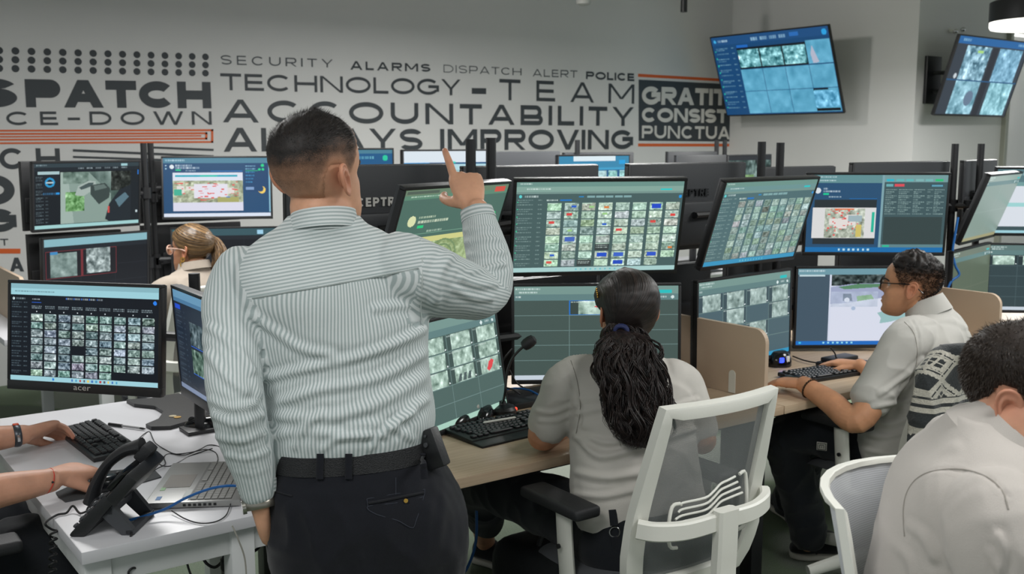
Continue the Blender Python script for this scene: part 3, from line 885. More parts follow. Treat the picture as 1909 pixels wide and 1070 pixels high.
def s_yard():
    c = Cv(220, 132, (20, 27, 32)); c.rect(0, 0, 1, .06, (46, 60, 66)); c.text(.02, .02, .12, (150, 170, 176), .02, 1); c.rect(.82, .015, .88, .05, (150, 190, 196)); c.rect(0, .06, 1, .12, (28, 36, 42))
    for k in range(6): c.text(.4+.085*k, .075, .455+.085*k, (170, 185, 190), .025, 40+k)
    c.rect(.03, .125, .225, .165, (160, 186, 190)); sidebar(c, .015, .13, .2, .95, (130, 150, 156), 14, 3)
    c.rect(.075, .17, .225, .5, (26, 34, 42)); c.disc(.14, .29, .045, (40, 140, 190), .018); c.rect(.105, .28, .175, .3, (170, 190, 196)); c.text(.08, .45, .2, (60, 130, 180), .03, 5); c.rect(.195, .45, .225, .475, (40, 140, 210))
    c.noise(.235, .14, .92, .94, (92, 112, 106), 16, 24, 5)
    c.poly([(.235, .14), (.5, .14), (.72, .5), (.72, .94), (.235, .94)], (128, 148, 140)); c.poly([(.235, .14), (.30, .14), (.36, .94), (.235, .94)], (150, 168, 160))
    c.noise(.28, .45, .46, .75, (96, 150, 84), 34, 7, 8, None, .8); c.noise(.26, .14, .5, .32, (94, 116, 106), 22, 10, 9, None, .8)
    c.poly([(.37, .5), (.40, .36), (.5, .28), (.57, .29), (.57, .4), (.45, .52)], (156, 170, 164)); c.poly([(.41, .38), (.5, .31), (.55, .31), (.54, .36), (.43, .42)], (66, 82, 82))
    c.poly([(.52, .5), (.52, .35), (.66, .32), (.71, .42), (.7, .56), (.6, .66)], (54, 66, 64)); c.poly([(.55, .36), (.65, .34), (.68, .4), (.56, .44)], (92, 108, 104))
    c.noise(.72, .14, .92, .45, (34, 40, 36), 20, 6, 10)
    c.poly([(.66, .9), (.7, .66), (.8, .44), (.92, .36), (.92, .94), (.7, .94)], (30, 38, 44)); c.poly([(.76, .6), (.86, .48), (.9, .56), (.8, .72)], (84, 112, 124)); c.rect(.685, .7, .705, .8, (190, 76, 70))
    c.rect(.92, .14, 1, .94, (24, 31, 36)); c.rect(.985, .12, .995, .2, (40, 120, 210)); c.rect(0, .945, 1, 1, (152, 196, 196)); c.rect(.97, .78, .985, .82, (190, 206, 210))
    return c
def s_dark(seed, two=True):
    c = Cv(190, 112, (21, 25, 30))
    c.rect(0, .0, 1, .12, (128, 172, 182) if two else (52, 82, 90))
    for k in range(5): c.disc(.8+.035*k, .15 if two else .15, .01, (190, 206, 210))
    c.rect(0, .12, 1, .19, (30, 36, 42))
    for i in (1, 2): c.rect(i/3, .19, i/3+.004, 1, (32, 37, 43))
    for j in (1, 2): c.rect(0, .19+.27*j, 1, .195+.27*j, (32, 37, 43))
    if two:
        for x in (.01, .35): c.rect(x, .19, x+.335, .62, (110, 44, 50)); c.rect(x+.006, .2, x+.329, .61, (26, 28, 32))
        c.noise(.055, .22, .3, .6, (122, 142, 138), 16, 9, 3); c.noise(.39, .19, .62, .58, (130, 144, 144), 36, 7, 4); c.rect(.055, .2, .12, .24, (60, 130, 180))
    else:
        c.rect(.8, .03, .86, .1, (150, 196, 220)); c.rect(.01, .03, .06, .07, (80, 190, 180)); c.rect(.01, .09, .05, .13, (60, 180, 170))
    return c
def s_incident(bg=(74, 104, 94)):
    c = Cv(220, 150, bg); c.rect(0, 0, 1, .05, (100, 122, 100)); c.rect(0, .05, 1, .09, (88, 128, 108)); c.rect(.02, .01, .3, .04, (78, 92, 82)); c.rect(.86, .02, .97, .07, (198, 78, 66))
    c.text(.06, .065, .34, (190, 210, 190), .016, 2); c.disc(.12, .3, .035, (206, 212, 166)); c.text(.18, .265, .33, (210, 220, 190), .02, 3); c.text(.18, .30, .46, (222, 228, 200), .026, 4); c.rect(.18, .345, .235, .37, (40, 190, 120))
    c.text(.28, .40, .42, (180, 200, 180), .018, 5); c.text(.7, .40, .76, (180, 200, 180), .018, 6); c.rect(.05, .43, .95, .435, (110, 150, 130))
    c.rect(.12, .47, .86, .99, (196, 196, 130)); c.noise(.2, .52, .77, .97, (140, 158, 112), 24, 8, 5)
    for k in range(4): c.disc(.47, .75, .165-.035*k, (112, 136, 96), .012)
    q = np.random.RandomState(3)
    for k in range(22): u, v = .3+.3*q.rand(), .58+.3*q.rand(); c.rect(u, v, u+.03, v+.02, (196, 104, 84))
    c.rect(.8, .45, .835, .99, (40, 176, 136))
    for k in range(4): c.disc(.9+.03*(k % 2), .3+.06*(k//2), .01, (40, 190, 110))
    return c
def s_split():
    c = Cv(300, 176, (44, 88, 116)); c.rect(0, 0, .53, .1, (92, 134, 138)); c.text(.03, .02, .2, (190, 212, 215), .018, 1); c.text(.07, .065, .2, (200, 220, 222), .016, 2)
    c.rect(0, .1, .53, .94, (40, 76, 108)); c.disc(.07, .2, .022, (206, 214, 220)); c.text(.11, .17, .14, (225, 232, 236), .02, 3); c.text(.11, .2, .23, (225, 232, 236), .024, 4); c.rect(.11, .235, .15, .255, (30, 190, 140)); c.text(.15, .275, .24, (200, 215, 222), .018, 5); c.rect(.3, .3, .5, .306, (30, 110, 180))
    c.rect(.05, .32, .5, .9, (40, 48, 52)); c.rect(.04, .42, .5, .82, (206, 206, 206)); redmap(c, .13, .43, .42, .81, 6, 0, (164, 172, 158)); c.rect(.2, .43, .34, .45, (216, 110, 60)); c.rect(.36, .64, .4, .8, (196, 180, 100)); c.rect(.3, .52, .4, .6, (150, 170, 176)); c.rect(.47, .48, .49, .74, (40, 172, 146))
    c.rect(.53, 0, .545, .94, (120, 156, 164)); c.rect(.545, 0, 1, .94, (62, 84, 88)); c.rect(.545, 0, 1, .09, (110, 146, 148))
    for k in range(6): c.rect(.56+.07*k, .05, .615+.07*k, .08, [(40, 170, 190), (90, 170, 170), (90, 170, 170), (120, 170, 170), (110, 170, 170), (40, 180, 110)][k])
    c.rect(.62, .115, .69, .145, (206, 74, 84)); c.rect(.56, .115, .61, .145, (100, 160, 165)); c.rect(.88, .12, .97, .15, (40, 70, 90)); c.rect(.885, .125, .965, .145, (90, 150, 170))
    for j in range(13):
        for (a, b) in ((.56, .64), (.655, .75), (.76, .84), (.86, .9), (.91, .98)): c.text(a, .185+.026*j, b-.02*((j*7) % 3), (150, 176, 172), .014, j*5+int(a*90), .8)
    c.rect(.56, .54, .98, .9, (52, 66, 66)); c.rect(.545, .9, 1, .94, (90, 124, 130)); c.rect(.56, .91, .61, .93, (40, 180, 140))
    c.rect(0, .94, 1, 1, (28, 104, 162))
    for k in range(7): c.rect(.24+.035*k, .955, .255+.035*k, .985, (170, 206, 220))
    return c
def s_white():
    c = Cv(280, 180, (64, 82, 96)); c.rect(0, 0, 1, .08, (104, 144, 156)); c.text(.01, .02, .2, (200, 215, 220), .02, 1); c.rect(.01, .08, .2, .1, (180, 200, 205))
    c.rect(.235, .08, 1, .95, (198, 204, 220)); c.noise(.25, .08, 1, .22, (54, 66, 66), 26, 8, 3); c.poly([(.245, .24), (.4, .2), (.6, .19), (1, .24), (1, .4), (.245, .46)], (150, 158, 186))
    c.poly([(.3, .24), (.45, .2), (.62, .2), (.62, .24), (.35, .27)], (84, 128, 96)); c.poly([(.44, .36), (.55, .34), (.58, .42), (.45, .44)], (92, 150, 70)); c.poly([(.34, .33), (.4, .33), (.41, .42), (.34, .42)], (58, 72, 88)); c.disc(.37, .41, .02, (216, 220, 230))
    c.poly([(.25, .48), (.55, .4), (.8, .36), (1, .38), (1, .95), (.25, .95)], (204, 208, 222)); c.noise(.25, .3, .6, .5, (176, 188, 206), 10, 14, 7, None, .5)
    c.poly([(.6, .58), (.68, .54), (.78, .57), (.86, .6), (.78, .66), (.7, .7), (.62, .72), (.63, .65)], (142, 178, 178)); c.poly([(.78, .86), (.9, .84), (.98, .9), (.96, .95), (.84, .95)], (150, 196, 202)); c.disc(.42, .52, .016, (160, 176, 200))
    c.rect(0, .95, 1, 1, (28, 100, 180))
    for k in range(7): c.rect(.2+.035*k, .96, .215+.035*k, .985, (140, 206, 226))
    c.rect(.02, .96, .04, .985, (60, 180, 220))
    return c
def s_tv1():
    c = Cv(260, 150, (22, 66, 108)); c.rect(0, 0, 1, .1, (28, 72, 118)); c.disc(.03, .055, .012, (60, 160, 210)); c.text(.06, .045, .15, (190, 215, 225), .03, 1)
    for k in range(4): c.text(.36+.08*k, .04, .42+.08*k, (160, 196, 216), .04, 20+k)
    c.rect(.69, .03, .76, .075, (40, 100, 170)); c.disc(.965, .06, .02, (40, 150, 210))
    sidebar(c, .03, .2, .14, .97, (150, 190, 200), 12, 5)
    for k in range(9): c.rect(.015, .17+.09*k, .022, .19+.09*k, (40, 190, 160))
    c.rect(.22, .12, .32, .16, (30, 96, 176))
    q = np.random.RandomState(4)
    for j in range(3):
        for i in range(4):
            x, y = .215+.196*i, .135+.285*j
            if j == 0 and i < 3: c.rect(x, y+.02, x+.196, y+.285, (14, 22, 30)); c.noise(x+.006, y+.045, x+.19, y+.265, (104, 164, 172), 44, 7, 50+i)
            else:
                c.noise(x+.002, y+.004, x+.194, y+.281, (88, 158, 188), 7, 16, 60+j*4+i)
    c.poly([(.83, .3), (.85, .2), (.89, .4), (.84, .41)], (168, 172, 190))
    c.rect(.80, .705, .92, .725, (8, 10, 14)); c.noise(.8, .74, .99, .93, (96, 166, 200), 28, 9, 80); c.rect(.8, .945, .99, .98, (8, 10, 14))
    return c
def s_tv2():
    c = Cv(200, 120, (40, 50, 60)); c.rect(0, 0, 1, .09, (30, 92, 150)); c.text(.06, .03, .16, (180, 210, 225), .03, 1); c.text(.84, .03, .96, (150, 190, 220), .03, 1)
    c.rect(0, .09, 1, 1, (48, 56, 66))
    for (x, y, b, a, s_) in ((.14, .11, (120, 160, 178), 46, 1), (.6, .11, (122, 170, 196), 24, 2), (.14, .56, (130, 176, 192), 24, 3), (.62, .56, (134, 186, 198), 26, 4)):
        c.noise(x, y, x+.34, y+.43, b, a, 9, s_)
    c.disc(.38, .78, .06, (96, 116, 138)); c.disc(.1, .5, .02, (190, 200, 206)); c.rect(.3, .16, .38, .19, (160, 206, 120))
    c.rect(.5, .11, .58, 1, (34, 38, 46)); c.rect(0, .54, 1, .555, (30, 80, 120))
    return c
def s_far(seed, style):
    c = Cv(110, 64, (30, 84, 128))
    if style == 0:
        c.rect(0, 0, 1, .06, (70, 120, 140)); c.rect(.05, .3, .7, 1, (200, 212, 220)); c.text(.62, .12, .8, (120, 190, 200), .05, 1); c.text(.62, .25, .75, (90, 180, 180), .05, 2); c.disc(.92, .14, .03, (40, 190, 150)); c.disc(.92, .3, .03, (40, 190, 150))
    elif style == 1:
        c.rect(0, 0, 1, .2, (208, 218, 226)); c.rect(0, .2, .3, .24, (40, 140, 200)); c.rect(.55, .18, .62, .22, (60, 200, 180)); c.rect(0, .24, .25, 1, (44, 120, 150)); c.rect(.25, .24, 1, .34, (170, 206, 214)); c.noise(.25, .34, 1, 1, (150, 186, 190), 24, 8, seed)
    else:
        c.rect(0, 0, 1, .22, (52, 128, 164)); c.rect(.2, 0, .8, .1, (210, 224, 230)); c.rect(.85, .08, .95, .16, (30, 150, 210)); c.rect(0, .22, 1, .27, (60, 150, 190)); thumbs(c, .02, .27, 1, 1, 6, 4, (150, 190, 196), 26, seed, .15, .1, False)
    return c

D = R_
# --- white desk
M1 = monitor('wide monitor full of small camera pictures on the white desk', (.80, 3.36, 1.05), D(-49), D(-6), s_acer(), .54, .345, chin=.03)
o = lettering('acer', 'logo', (-.03, -.0042, -.345/2+.009), (1, 0, 0), (0, 0, 1), .06, .012, M['pale'], None, .0, 1.0, .0008); o.parent = M1
M2 = monitor('edge-on dark monitor next to the standing man on the white desk', (1.012, 2.885, 1.05), D(-92), D(3), None, .54, .345, chin=.03)
c = Cv(200, 128, (28, 38, 52)); c.rect(0, 0, 1, .08, (96, 140, 170)); c.rect(0, .08, 1, .12, (70, 112, 146)); sidebar(c, .03, .2, .2, .95, (70, 88, 104), 14, 2); c.rect(.02, .14, .12, .19, (34, 74, 190))
c.noise(.27, .27, .55, .5, (58, 74, 80), 26, 6, 4); c.noise(.27, .54, .55, .78, (66, 90, 78), 30, 6, 5); c.rect(.27, .505, .55, .512, (40, 90, 190)); c.rect(.27, .78, .55, .787, (40, 90, 190)); c.rect(0, .95, 1, 1, (110, 124, 150))
old = [k for k in M2.children if k.name.startswith('screen')][0]
bpy.data.objects.remove(old)
picture_mesh('screen', c, .54-.022, .345-.041, -.0005, M2, .0095)
# --- front bench, upper and lower rows
RX = [1.775, 2.42, 3.17, 3.92]
monitor('upper monitor with a green site map beside the pointing hand', (1.78, 2.80, 1.35), D(24), D(19), s_incident())
monitor('lower monitor with a red car among its pictures, beside the man\'s waist', (1.755, 2.75, .925), D(22), D(-9), s_cells(240, 142, 4, 5, [(1, 0, ''), (2, 0, ''), (3, 0, ''), (1, 1, ''), (2, 1, ''), (3, 1, ''), (0, 1, ''), (2, 2, 'cars'), (3, 2, 'car'), (1, 2, '')], tb=(160, 196, 180), seed=4, bg=(76, 98, 94)))
monitor('upper monitor packed with eight rows of bright camera pictures above the ponytail', (2.40, 2.79, 1.352), D(-27), D(17), s_grid())
monitor('lower monitor with one picked camera picture behind the wavy ponytail', (2.425, 2.82, .968), D(-33), D(-4), s_cells(280, 166, 3, 5, [(1, 0, 'red')], sel=(1, 0), seed=9, bg=(66, 82, 78)))
monitor('upper monitor with dull tiny pictures leaning right above the beige divider', (3.19, 2.73, 1.34), D(5), D(18), s_grid(230, 150, 8, 9, 9, (76, 104, 108), (136, 158, 150), (104, 140, 140), (52, 140, 180), 20, False))
monitor('lower monitor with grey gate pictures partly behind the beige divider', (3.15, 2.76, .955), D(5), D(-1), s_cells(240, 142, 4, 4, [(0, 0, ''), (1, 0, ''), (2, 0, ''), (3, 0, ''), (1, 1, ''), (3, 1, ''), (2, 2, '')], tb=(48, 140, 180), seed=6, bg=(72, 94, 102), th=(146, 166, 162), amp=22))
monitor('upper monitor with a red site map and a table above the man in glasses', (3.94, 2.74, 1.34), D(-38), D(4), s_split())
monitor('lower monitor with a glaring white yard beside the man in glasses', (3.90, 2.75, .935), D(-34), D(0), s_white())
monitor('upper monitor seen nearly edge-on with a painted pale reflection at right', (4.98, 2.80, 1.33), D(15), D(20), s_cells(120, 80, 2, 2, [], bg=(126, 144, 136), line=(134, 152, 144), top=(140, 158, 150), tb=(150, 146, 110)))  # the reflection is painted as a pale picture on the screen
monitor('lower olive tinted monitor seen nearly edge-on at right', (4.86, 2.82, .96), D(14), D(0), s_cells(120, 80, 2, 2, [], bg=(88, 100, 84), line=(96, 106, 90), top=(106, 116, 104), tb=(84, 96, 82)))
c = Cv(160, 96, (206, 212, 220)); c.rect(0, 0, 1, .2, (84, 116, 122)); c.text(.05, .06, .5, (160, 190, 195), .04, 1); c.rect(0, .2, 1, .26, (110, 150, 150)); c.rect(0, .52, 1, .58, (150, 200, 200)); c.rect(0, .9, 1, .96, (60, 80, 84)); c.rect(0, .96, 1, 1, (150, 196, 206))
monitor('bright white upper monitor cut by the right edge of the photo', (5.42, 2.72, 1.345), D(-42), D(10), c)
monitor('dark lower monitor with two camera pictures at the right edge of the photo', (5.36, 2.70, .955), D(-42), D(0), s_cells(170, 100, 4, 5, [(0, 0, ''), (1, 0, '')], seed=3, bg=(50, 66, 70), line=(66, 84, 88), top=(92, 116, 114)))
# --- the row behind, facing away
for (lab, x, y, z, yaw, w, h, lg, lm) in [
        ('grey monitor back with a silver logo beside the standing man\'s face', 1.69, 3.14, 1.395, 180, .63, .363, 1, 'pale'),
        ('grey monitor back behind the pair of black poles by the pointing finger', 2.345, 3.12, 1.385, 179, .614, .363, 0, 'pale'),
        ('grey monitor back with a dark logo, between the two middle upper monitors', 3.155, 3.12, 1.385, 182, .70, .363, 1, 'blackgloss'),
        ('small grey monitor back behind the two poles right of centre', 3.86, 3.12, 1.36, 180, .5, .363, 0, 'pale'),
        ('wide charcoal monitor back above the red site map', 4.62, 3.10, 1.35, 180, .80, .41, 0, 'pale'),
        ('slate monitor back with a bluish logo at far right', 5.36, 3.12, 1.375, 192, .50, .363, 1, 'orange')]:
    monitor(lab, (x, y, z), D(yaw), D(-2), None, w, h, logo=lg, logom='bluelogo' if lm == 'orange' else lm) if lm != 'orange' else None
M['bluelogo'] = mat('blue_reflection_logo', (108, 134, 178), .4)  # blue reflected light put into the logo's own colour
monitor('slate monitor back with a bluish logo at far right', (5.36, 3.12, 1.375), D(192), 0, None, .50, .363, logo=1, logom='bluelogo')
for k, (x, lab) in enumerate([(1.66, 'black lower monitor back under the silver logo'), (2.36, 'black lower monitor back between the map and the ponytail'), (3.0, 'black lower monitor back with a logo, left of the gate pictures'), (3.72, 'black lower monitor back left of the white yard'), (4.5, 'black lower monitor back left of the olive monitor')]):
    monitor(lab, (x, 3.13, .965), D(180), 0, None, .614, .363, logo=1, frame='black', back='black', logom='backshell')
# --- left back island
monitor('upper monitor showing parked cars in a yard at left', (1.45, 5.81, 1.372), D(16), D(6), s_yard())
monitor('lower dark monitor with two camera pictures under the parked cars', (1.475, 5.80, .985), D(16), D(4), s_dark(1))
monitor('upper blue monitor with a red site map over the far woman', (2.17, 5.86, 1.392), D(-26), D(-9), s_mapblue())
monitor('lower dark monitor behind the far woman\'s ponytail', (2.20, 5.84, .985), D(-26), D(-4), s_dark(2, False))
q = WY(33, 365, 5.93)
monitor('black monitor back at left edge beside the parked cars', (q[0]+.26, 5.96, 1.37), D(187), 0, None, .5, .363, back='black')
monitor('black lower monitor back at left edge under the parked cars', (q[0]+.27, 5.95, .99), D(187), 0, None, .5, .363, back='black')
monitor('black monitor back behind the blue map, facing the lettered wall', (2.13, 6.22, 1.36), D(178), 0, None, .60, .363, back='black')
monitor('black lower monitor back behind the far woman, facing the lettered wall', (2.13, 6.22, .985), D(178), 0, None, .60, .363, back='black')
# --- rearmost row
for (lab, x, y, z, yaw, st, w) in [
        ('small blue far monitor just right of the standing man\'s brow', 2.79, 5.45, 1.435, 0, 0, .614),
        ('far monitor with a white banner behind the pointing finger', 3.46, 5.45, 1.425, 0, 1, .614),
        ('far monitor with rows of blue pictures above the ponytail', 4.44, 5.2, 1.39, 0, 2, .614)]:
    monitor(lab, (x, y, z), D(yaw), 0, s_far(3, st), w, .363, foot=.742 if y > 5.1 else None)
for (lab, x, y, z, yaw, w) in [
        ('far dark monitor back under the last big word', 4.05, 5.45, 1.41, 180, .56),
        ('far dark monitor back right of the orange stripe', 4.72, 5.5, 1.40, 180, .62),
        ('far dark monitor back beneath the charcoal word panel', 5.72, 5.6, 1.40, 178, .5),
        ('far black-rimmed monitor back in front of the corner', 5.40, 5.2, 1.38, 181, .5)]:
    monitor(lab, (x, y, z), D(yaw), 0, None, w, .363, foot=.742 if y > 5.1 else None)
c = s_far(5, 1); c.noise(0, 0, 1, 1, (66, 88, 84), 34, 8, 3); c.rect(0, 0, 1, .1, (30, 34, 38)); c.noise(.3, .4, .6, 1, (130, 170, 100), 30, 6, 4, None, .7)
monitor('far monitor with a tree picture beside the two poles right of centre', (5.95, 5.22, 1.38), D(10), 0, c, .6, .363, foot=.742)
# --- wall screens
def tv(label, pos, yaw, tilt, w, h, cv, wallp, wn):
    t = monitor(label, pos, yaw, tilt, cv, w, h, chin=.014, cat='wall screen', name='wall_screen', back='black', thick=.06)
    mb = MB()
    wallp = np.array(wallp, float); p = np.array(pos, float)
    R = frame_ypr(yaw, tilt)
    a = p+R @ np.array([0, .06, .05]); b = p+R @ np.array([0, .06, -.12])
    w1 = wallp+np.array([0, 0, .06]); w2 = wallp+np.array([0, 0, -.1])
    mb.tube([a, w1], .018, 8); mb.tube([b, w2], .018, 8)
    sx = (.03, .22, .42) if abs(wn[0]) > .5 else (.22, .03, .42)
    mb.box(wallp, sx, bev=.004)
    o = mb.build('wall_mount', M['black'], None)
    Mi = (Matrix.Translation(t.location) @ t.rotation_euler.to_matrix().to_4x4()).inverted()
    o.data.transform(Mi); o.parent = t
    return t
tv('big blue wall screen on the left face of the corner column', (7.968, 6.729, 2.295), D(-90), D(20), 1.417, .82, s_tv1(), (XC-.017, 6.729, 2.29), (1, 0))
tv('blue wall screen with four camera pictures on the front face of the column', (8.93, 5.18, 2.214), D(2), D(17), 1.22, .70, s_tv2(), (8.66, YC-.017, 2.2), (0, 1))

# --- poles that carry the monitors
def stand(label, x, y, h, r=.0175, base_z=.741, arms=(), group=None):
    t = empty('monitor_pole', (x, y, base_z), label, 'monitor stand', group)
    mb = MB(); mb.cyl((x, y, base_z+.004), (x, y, h), r, n=20); mb.build('pole', M['black'], t)
    MB().box((x, y, base_z+.006), (.11, .09, .012), bev=.003).build('base', M['black'], t)
    if arms:
        mb = MB()
        for (tx, ty, tz) in arms:
            mb.cyl((x, y, tz-.03), (x, y, tz+.03), r+.012, n=14)
            d = np.array([tx-x, ty-y, 0.]); k = np.linalg.norm(d)
            pv = np.array([-d[1], d[0], 0]); pv *= (1 if pv[1] > 0 else -1)
            el = np.array([x, y, tz])+d*.5+pv*.12
            mb.tube([(x, y, tz), el], .016, 8, ry=.024); mb.tube([el, (tx, ty, tz)], .014, 8, ry=.02); mb.cyl(el-[0, 0, .03], el+[0, 0, .03], .022, n=12)
        mb.build('arm', M['black'], t)
    return t
def behind(x, y, yaw): return (x-math.sin(D(yaw))*.055, y+math.cos(D(yaw))*.055)
stand('left pole of the pair behind the pointing finger', 2.005, 3.0, 1.66, arms=[(*behind(1.78, 2.80, 24), 1.34), (*behind(1.755, 2.75, 22), .93), (*behind(2.40, 2.79, -27), 1.34), (*behind(2.425, 2.82, -33), .96)])
stand('right pole of the pair behind the pointing finger', 2.09, 3.0, 1.665, arms=[(1.69, 3.09, 1.36), (2.345, 3.07, 1.36)])
stand('left pole of the pair in front of the column', 3.49, 3.0, 1.652, arms=[(*behind(3.19, 2.73, 5), 1.33), (*behind(3.15, 2.76, 5), .95), (*behind(3.94, 2.74, -38), 1.33), (*behind(3.90, 2.75, -34), .93)])
stand('right pole of the pair in front of the column', 3.61, 3.0, 1.648, arms=[(3.155, 3.06, 1.35), (3.86, 3.06, 1.33)])
stand('left pole of the pair beneath the second wall screen', 4.95, 3.0, 1.642, arms=[(*behind(4.98, 2.80, 15), 1.33), (4.62, 3.04, 1.33)])
stand('right pole of the pair beneath the second wall screen', 5.19, 3.0, 1.642, arms=[(*behind(5.42, 2.72, -42), 1.33), (5.36, 3.06, 1.36)])
stand('left black pole between the yard and the blue map', 1.785, 5.93, 1.645, arms=[(*behind(1.45, 5.81, 16), 1.37), (*behind(1.475, 5.8, 16), .98)])
stand('right black pole between the yard and the blue map', 1.866, 6.07, 1.645, arms=[(*behind(2.17, 5.86, -26), 1.39), (*behind(2.2, 5.84, -26), .98), (2.13, 6.18, 1.34), (2.13, 6.18, .96)])
stand('short black pole on the white desk behind the edge-on monitor', 1.10, 3.2, 1.245, arms=[(.86, 3.405, 1.04), (1.10, 3.0, 1.05)])
stand('far single pole crossing the last big word', 4.5, 5.45, 1.665, arms=[(4.05, 5.40, 1.40), (4.44, 5.25, 1.4)])
stand('left pole of the pair before the charcoal word panel', 6.0, 5.6, 1.665)
stand('right pole of the pair before the charcoal word panel', 6.09, 5.6, 1.665)
# ------------------------------------------------------------------ things on the desks
M['key'] = mat('black_keycap', (40, 41, 44), .38)
M['silver'] = mat('silver_grey_laptop', (150, 150, 148), .38, metal=.35)
M['pad'] = mat('dark_grey_mousepad', (66, 68, 70), .9, bump=(500, .2))
def keyboard(label, loc, rz, w=.44, d=.145, rest=0., tilt=R_(3), keysz=.0165):
    t = empty('keyboard', loc, label, 'keyboard'); t.rotation_euler = (tilt, 0, rz)
    mb = MB()
    if rest: mb.box((0, -d/2-rest/2+.01, .007), (w, rest+.02, .012), bev=.005)
    mb.box((0, 0, .009), (w, d, .016), bev=.005); mb.build('case', M['black'], t, local=True)
    km = MB().box((0, 0, .004), (keysz, keysz, .008), bev=.0022, seg=1).data('key'); km.materials.append(M['key'])
    for p in km.polygons: p.use_smooth = False
    def key(x, y, sx=1.):
        o = bpy.data.objects.new('key', km); COL.objects.link(o); o.parent = t; o.location = (x, y, .0165); o.scale = (sx, 1, 1)
    pit = (w-.03)/23.0; py = d/7.3
    for r in range(6):
        y = d/2-.02-py*r-(.004 if r else 0)
        x = -w/2+.012+pit/2
        if r == 0: ks = [(c_+(.6 if c_ > 0 else 0)+(.4 if c_ > 4 else 0)+(.4 if c_ > 8 else 0), 1) for c_ in range(13)]
        elif r == 5: ks = [(0.1, 1.2), (1.4, 1.2), (2.7, 1.2), (6.2, 5.6), (9.8, 1.2), (11.1, 1.2), (12.4, 1.2), (13.8, 1.2)]
        else:
            off = [0, 0, .5, .75, 1.2][r]
            ks = [(c_+off+.15, 1) for c_ in range(13 if r < 3 else 12-(r == 4)*1)]; ks += [(14.0-(.2 if r > 2 else 0), 1.6 if r < 4 else 2.1)]
        for (c_, sx) in ks: key(x+pit*c_, y, sx*pit/keysz*.86)
        if r in (0, 1, 2, 5):
            for c_ in range(3): key(x+pit*(15.5+c_), y, pit/keysz*.86)
        if r == 4: key(x+pit*16.5, y, pit/keysz*.86)
        if r > 0:
            for c_ in range(4): key(x+pit*(19+c_), y, pit/keysz*.86)
    return t
def mouse(label, loc, rz, k=1.):
    t = empty('computer_mouse', loc, label, 'computer mouse', None, rz)
    mb = MB(); n, kk = 20, 10; V = []
    for i in range(kk+1):
        a = i/kk*math.pi/2
        for j in range(n):
            b = 2*math.pi*j/n
            V.append((.031*math.cos(a)**.6*math.cos(b)*(1-.10*math.sin(b)), .056*math.cos(a)**.6*math.sin(b), .002+.034*math.sin(a)*(1-.25*math.sin(b)*math.cos(a))))
    Fc = [(i*n+j, i*n+(j+1) % n, (i+1)*n+(j+1) % n, (i+1)*n+j) for i in range(kk) for j in range(n)]+[tuple(range(n))[::-1]]
    mb.add(np.array(V)*k, Fc); mb.build('shell', M['blackgloss'], t, local=True)
    mb = MB(); mb.cyl((-.004, .03*k, .026*k), (.004, .03*k, .026*k), .011*k, n=14); mb.build('scroll_wheel', M['blacksoft'], t, local=True)
    return t
def cable(label, pts, r, m, n=8, smooth=8, cat='cable'):
    P = catmull(pts, smooth); c = np.mean(P, 0); c[2] = P[:, 2].min()
    mb = MB(); mb.tube(P, r, n)
    o = mb.build('cable', m); o.location = tuple(c); o.data.transform(Matrix.Translation(-Vector(c)))
    return tag(o, label, cat)
def D2(px, py, z=.743): return WZ(px, py, z)

KB1 = keyboard('black keyboard under the hands of the cropped person at left', (.797, 3.255, .7405), R_(-88), .405, .138)
mp = MB()
P = [WZ(104, 919, .741), WZ(109, 927, .741), WZ(122, 936.5, .741), WZ(180, 925, .741), WZ(301, 890, .741), WZ(283, 872, .741), WZ(190, 880, .741)]
P = [(p[0], p[1], .7405) for p in P]
mp.prism(P, (0, 0, .0028))
c = np.mean(P, 0); o = mp.build('mousepad', M['pad'], smooth=False); o.data.transform(Matrix.Translation(-Vector(c))); o.location = c
tag(o, 'dark grey mousepad under the near hand on the white desk', 'mousepad')
mouse('black mouse on the grey mousepad under a hand', (.705, 2.79, .7435), R_(-75))
mouse('glossy black mouse beside the edge-on monitor on the white desk', (1.115, 3.215, .7405), R_(60), 1.15)

# desk phone: local x to the user's right, y away from the user
PH = empty('desk_phone', (.591, 2.569, .7405), 'black desk phone with handset tilted on its stand at the corner of the white desk', 'phone', None, R_(-127))
ty, tz = .142, .158; L = math.hypot(ty, tz); ey = np.array([0, ty/L, tz/L]); en = np.array([0, -tz/L, ty/L]); ex = np.array([1., 0, 0])
RP = np.stack([ex, ey, en], 1)
def pp(x, s, n): return ex*x+ey*s+en*n
mb = MB(); mb.box(pp(0, L*.30+.006, -.014), (.19, L*.62, .030), RP, bev=.005); mb.box(pp(0, L*.80, -.022), (.19, L*.40, .030), RP, bev=.005); mb.build('body', M['black'], PH, local=True)
mb = MB(); mb.box(pp(.03, L*.80, .002), (.10, .055, .014), RP, bev=.004); mb.build('display', M['blackgloss'], PH, local=True)
kd = MB().box((0, 0, .003), (.014, .010, .008), bev=.002, seg=1).data('button'); kd.materials.append(M['graphite'])
for i in range(3):
    for j in range(4):
        o = bpy.data.objects.new('button', kd); COL.objects.link(o); o.parent = PH; o.location = pp(.005+.025*i, .030+.019*j, .001); o.rotation_euler = Matrix(RP.tolist()).to_euler()
for j in range(5):
    o = bpy.data.objects.new('button', kd); COL.objects.link(o); o.parent = PH; o.location = pp(.083, .028+.024*j, .001); o.rotation_euler = Matrix(RP.tolist()).to_euler()
mb = MB()
Pm = [pp(-.062, .015, .025), pp(-.062, .06, .045), pp(-.062, .12, .056), pp(-.062, .175, .046), pp(-.062, .212, .022)]
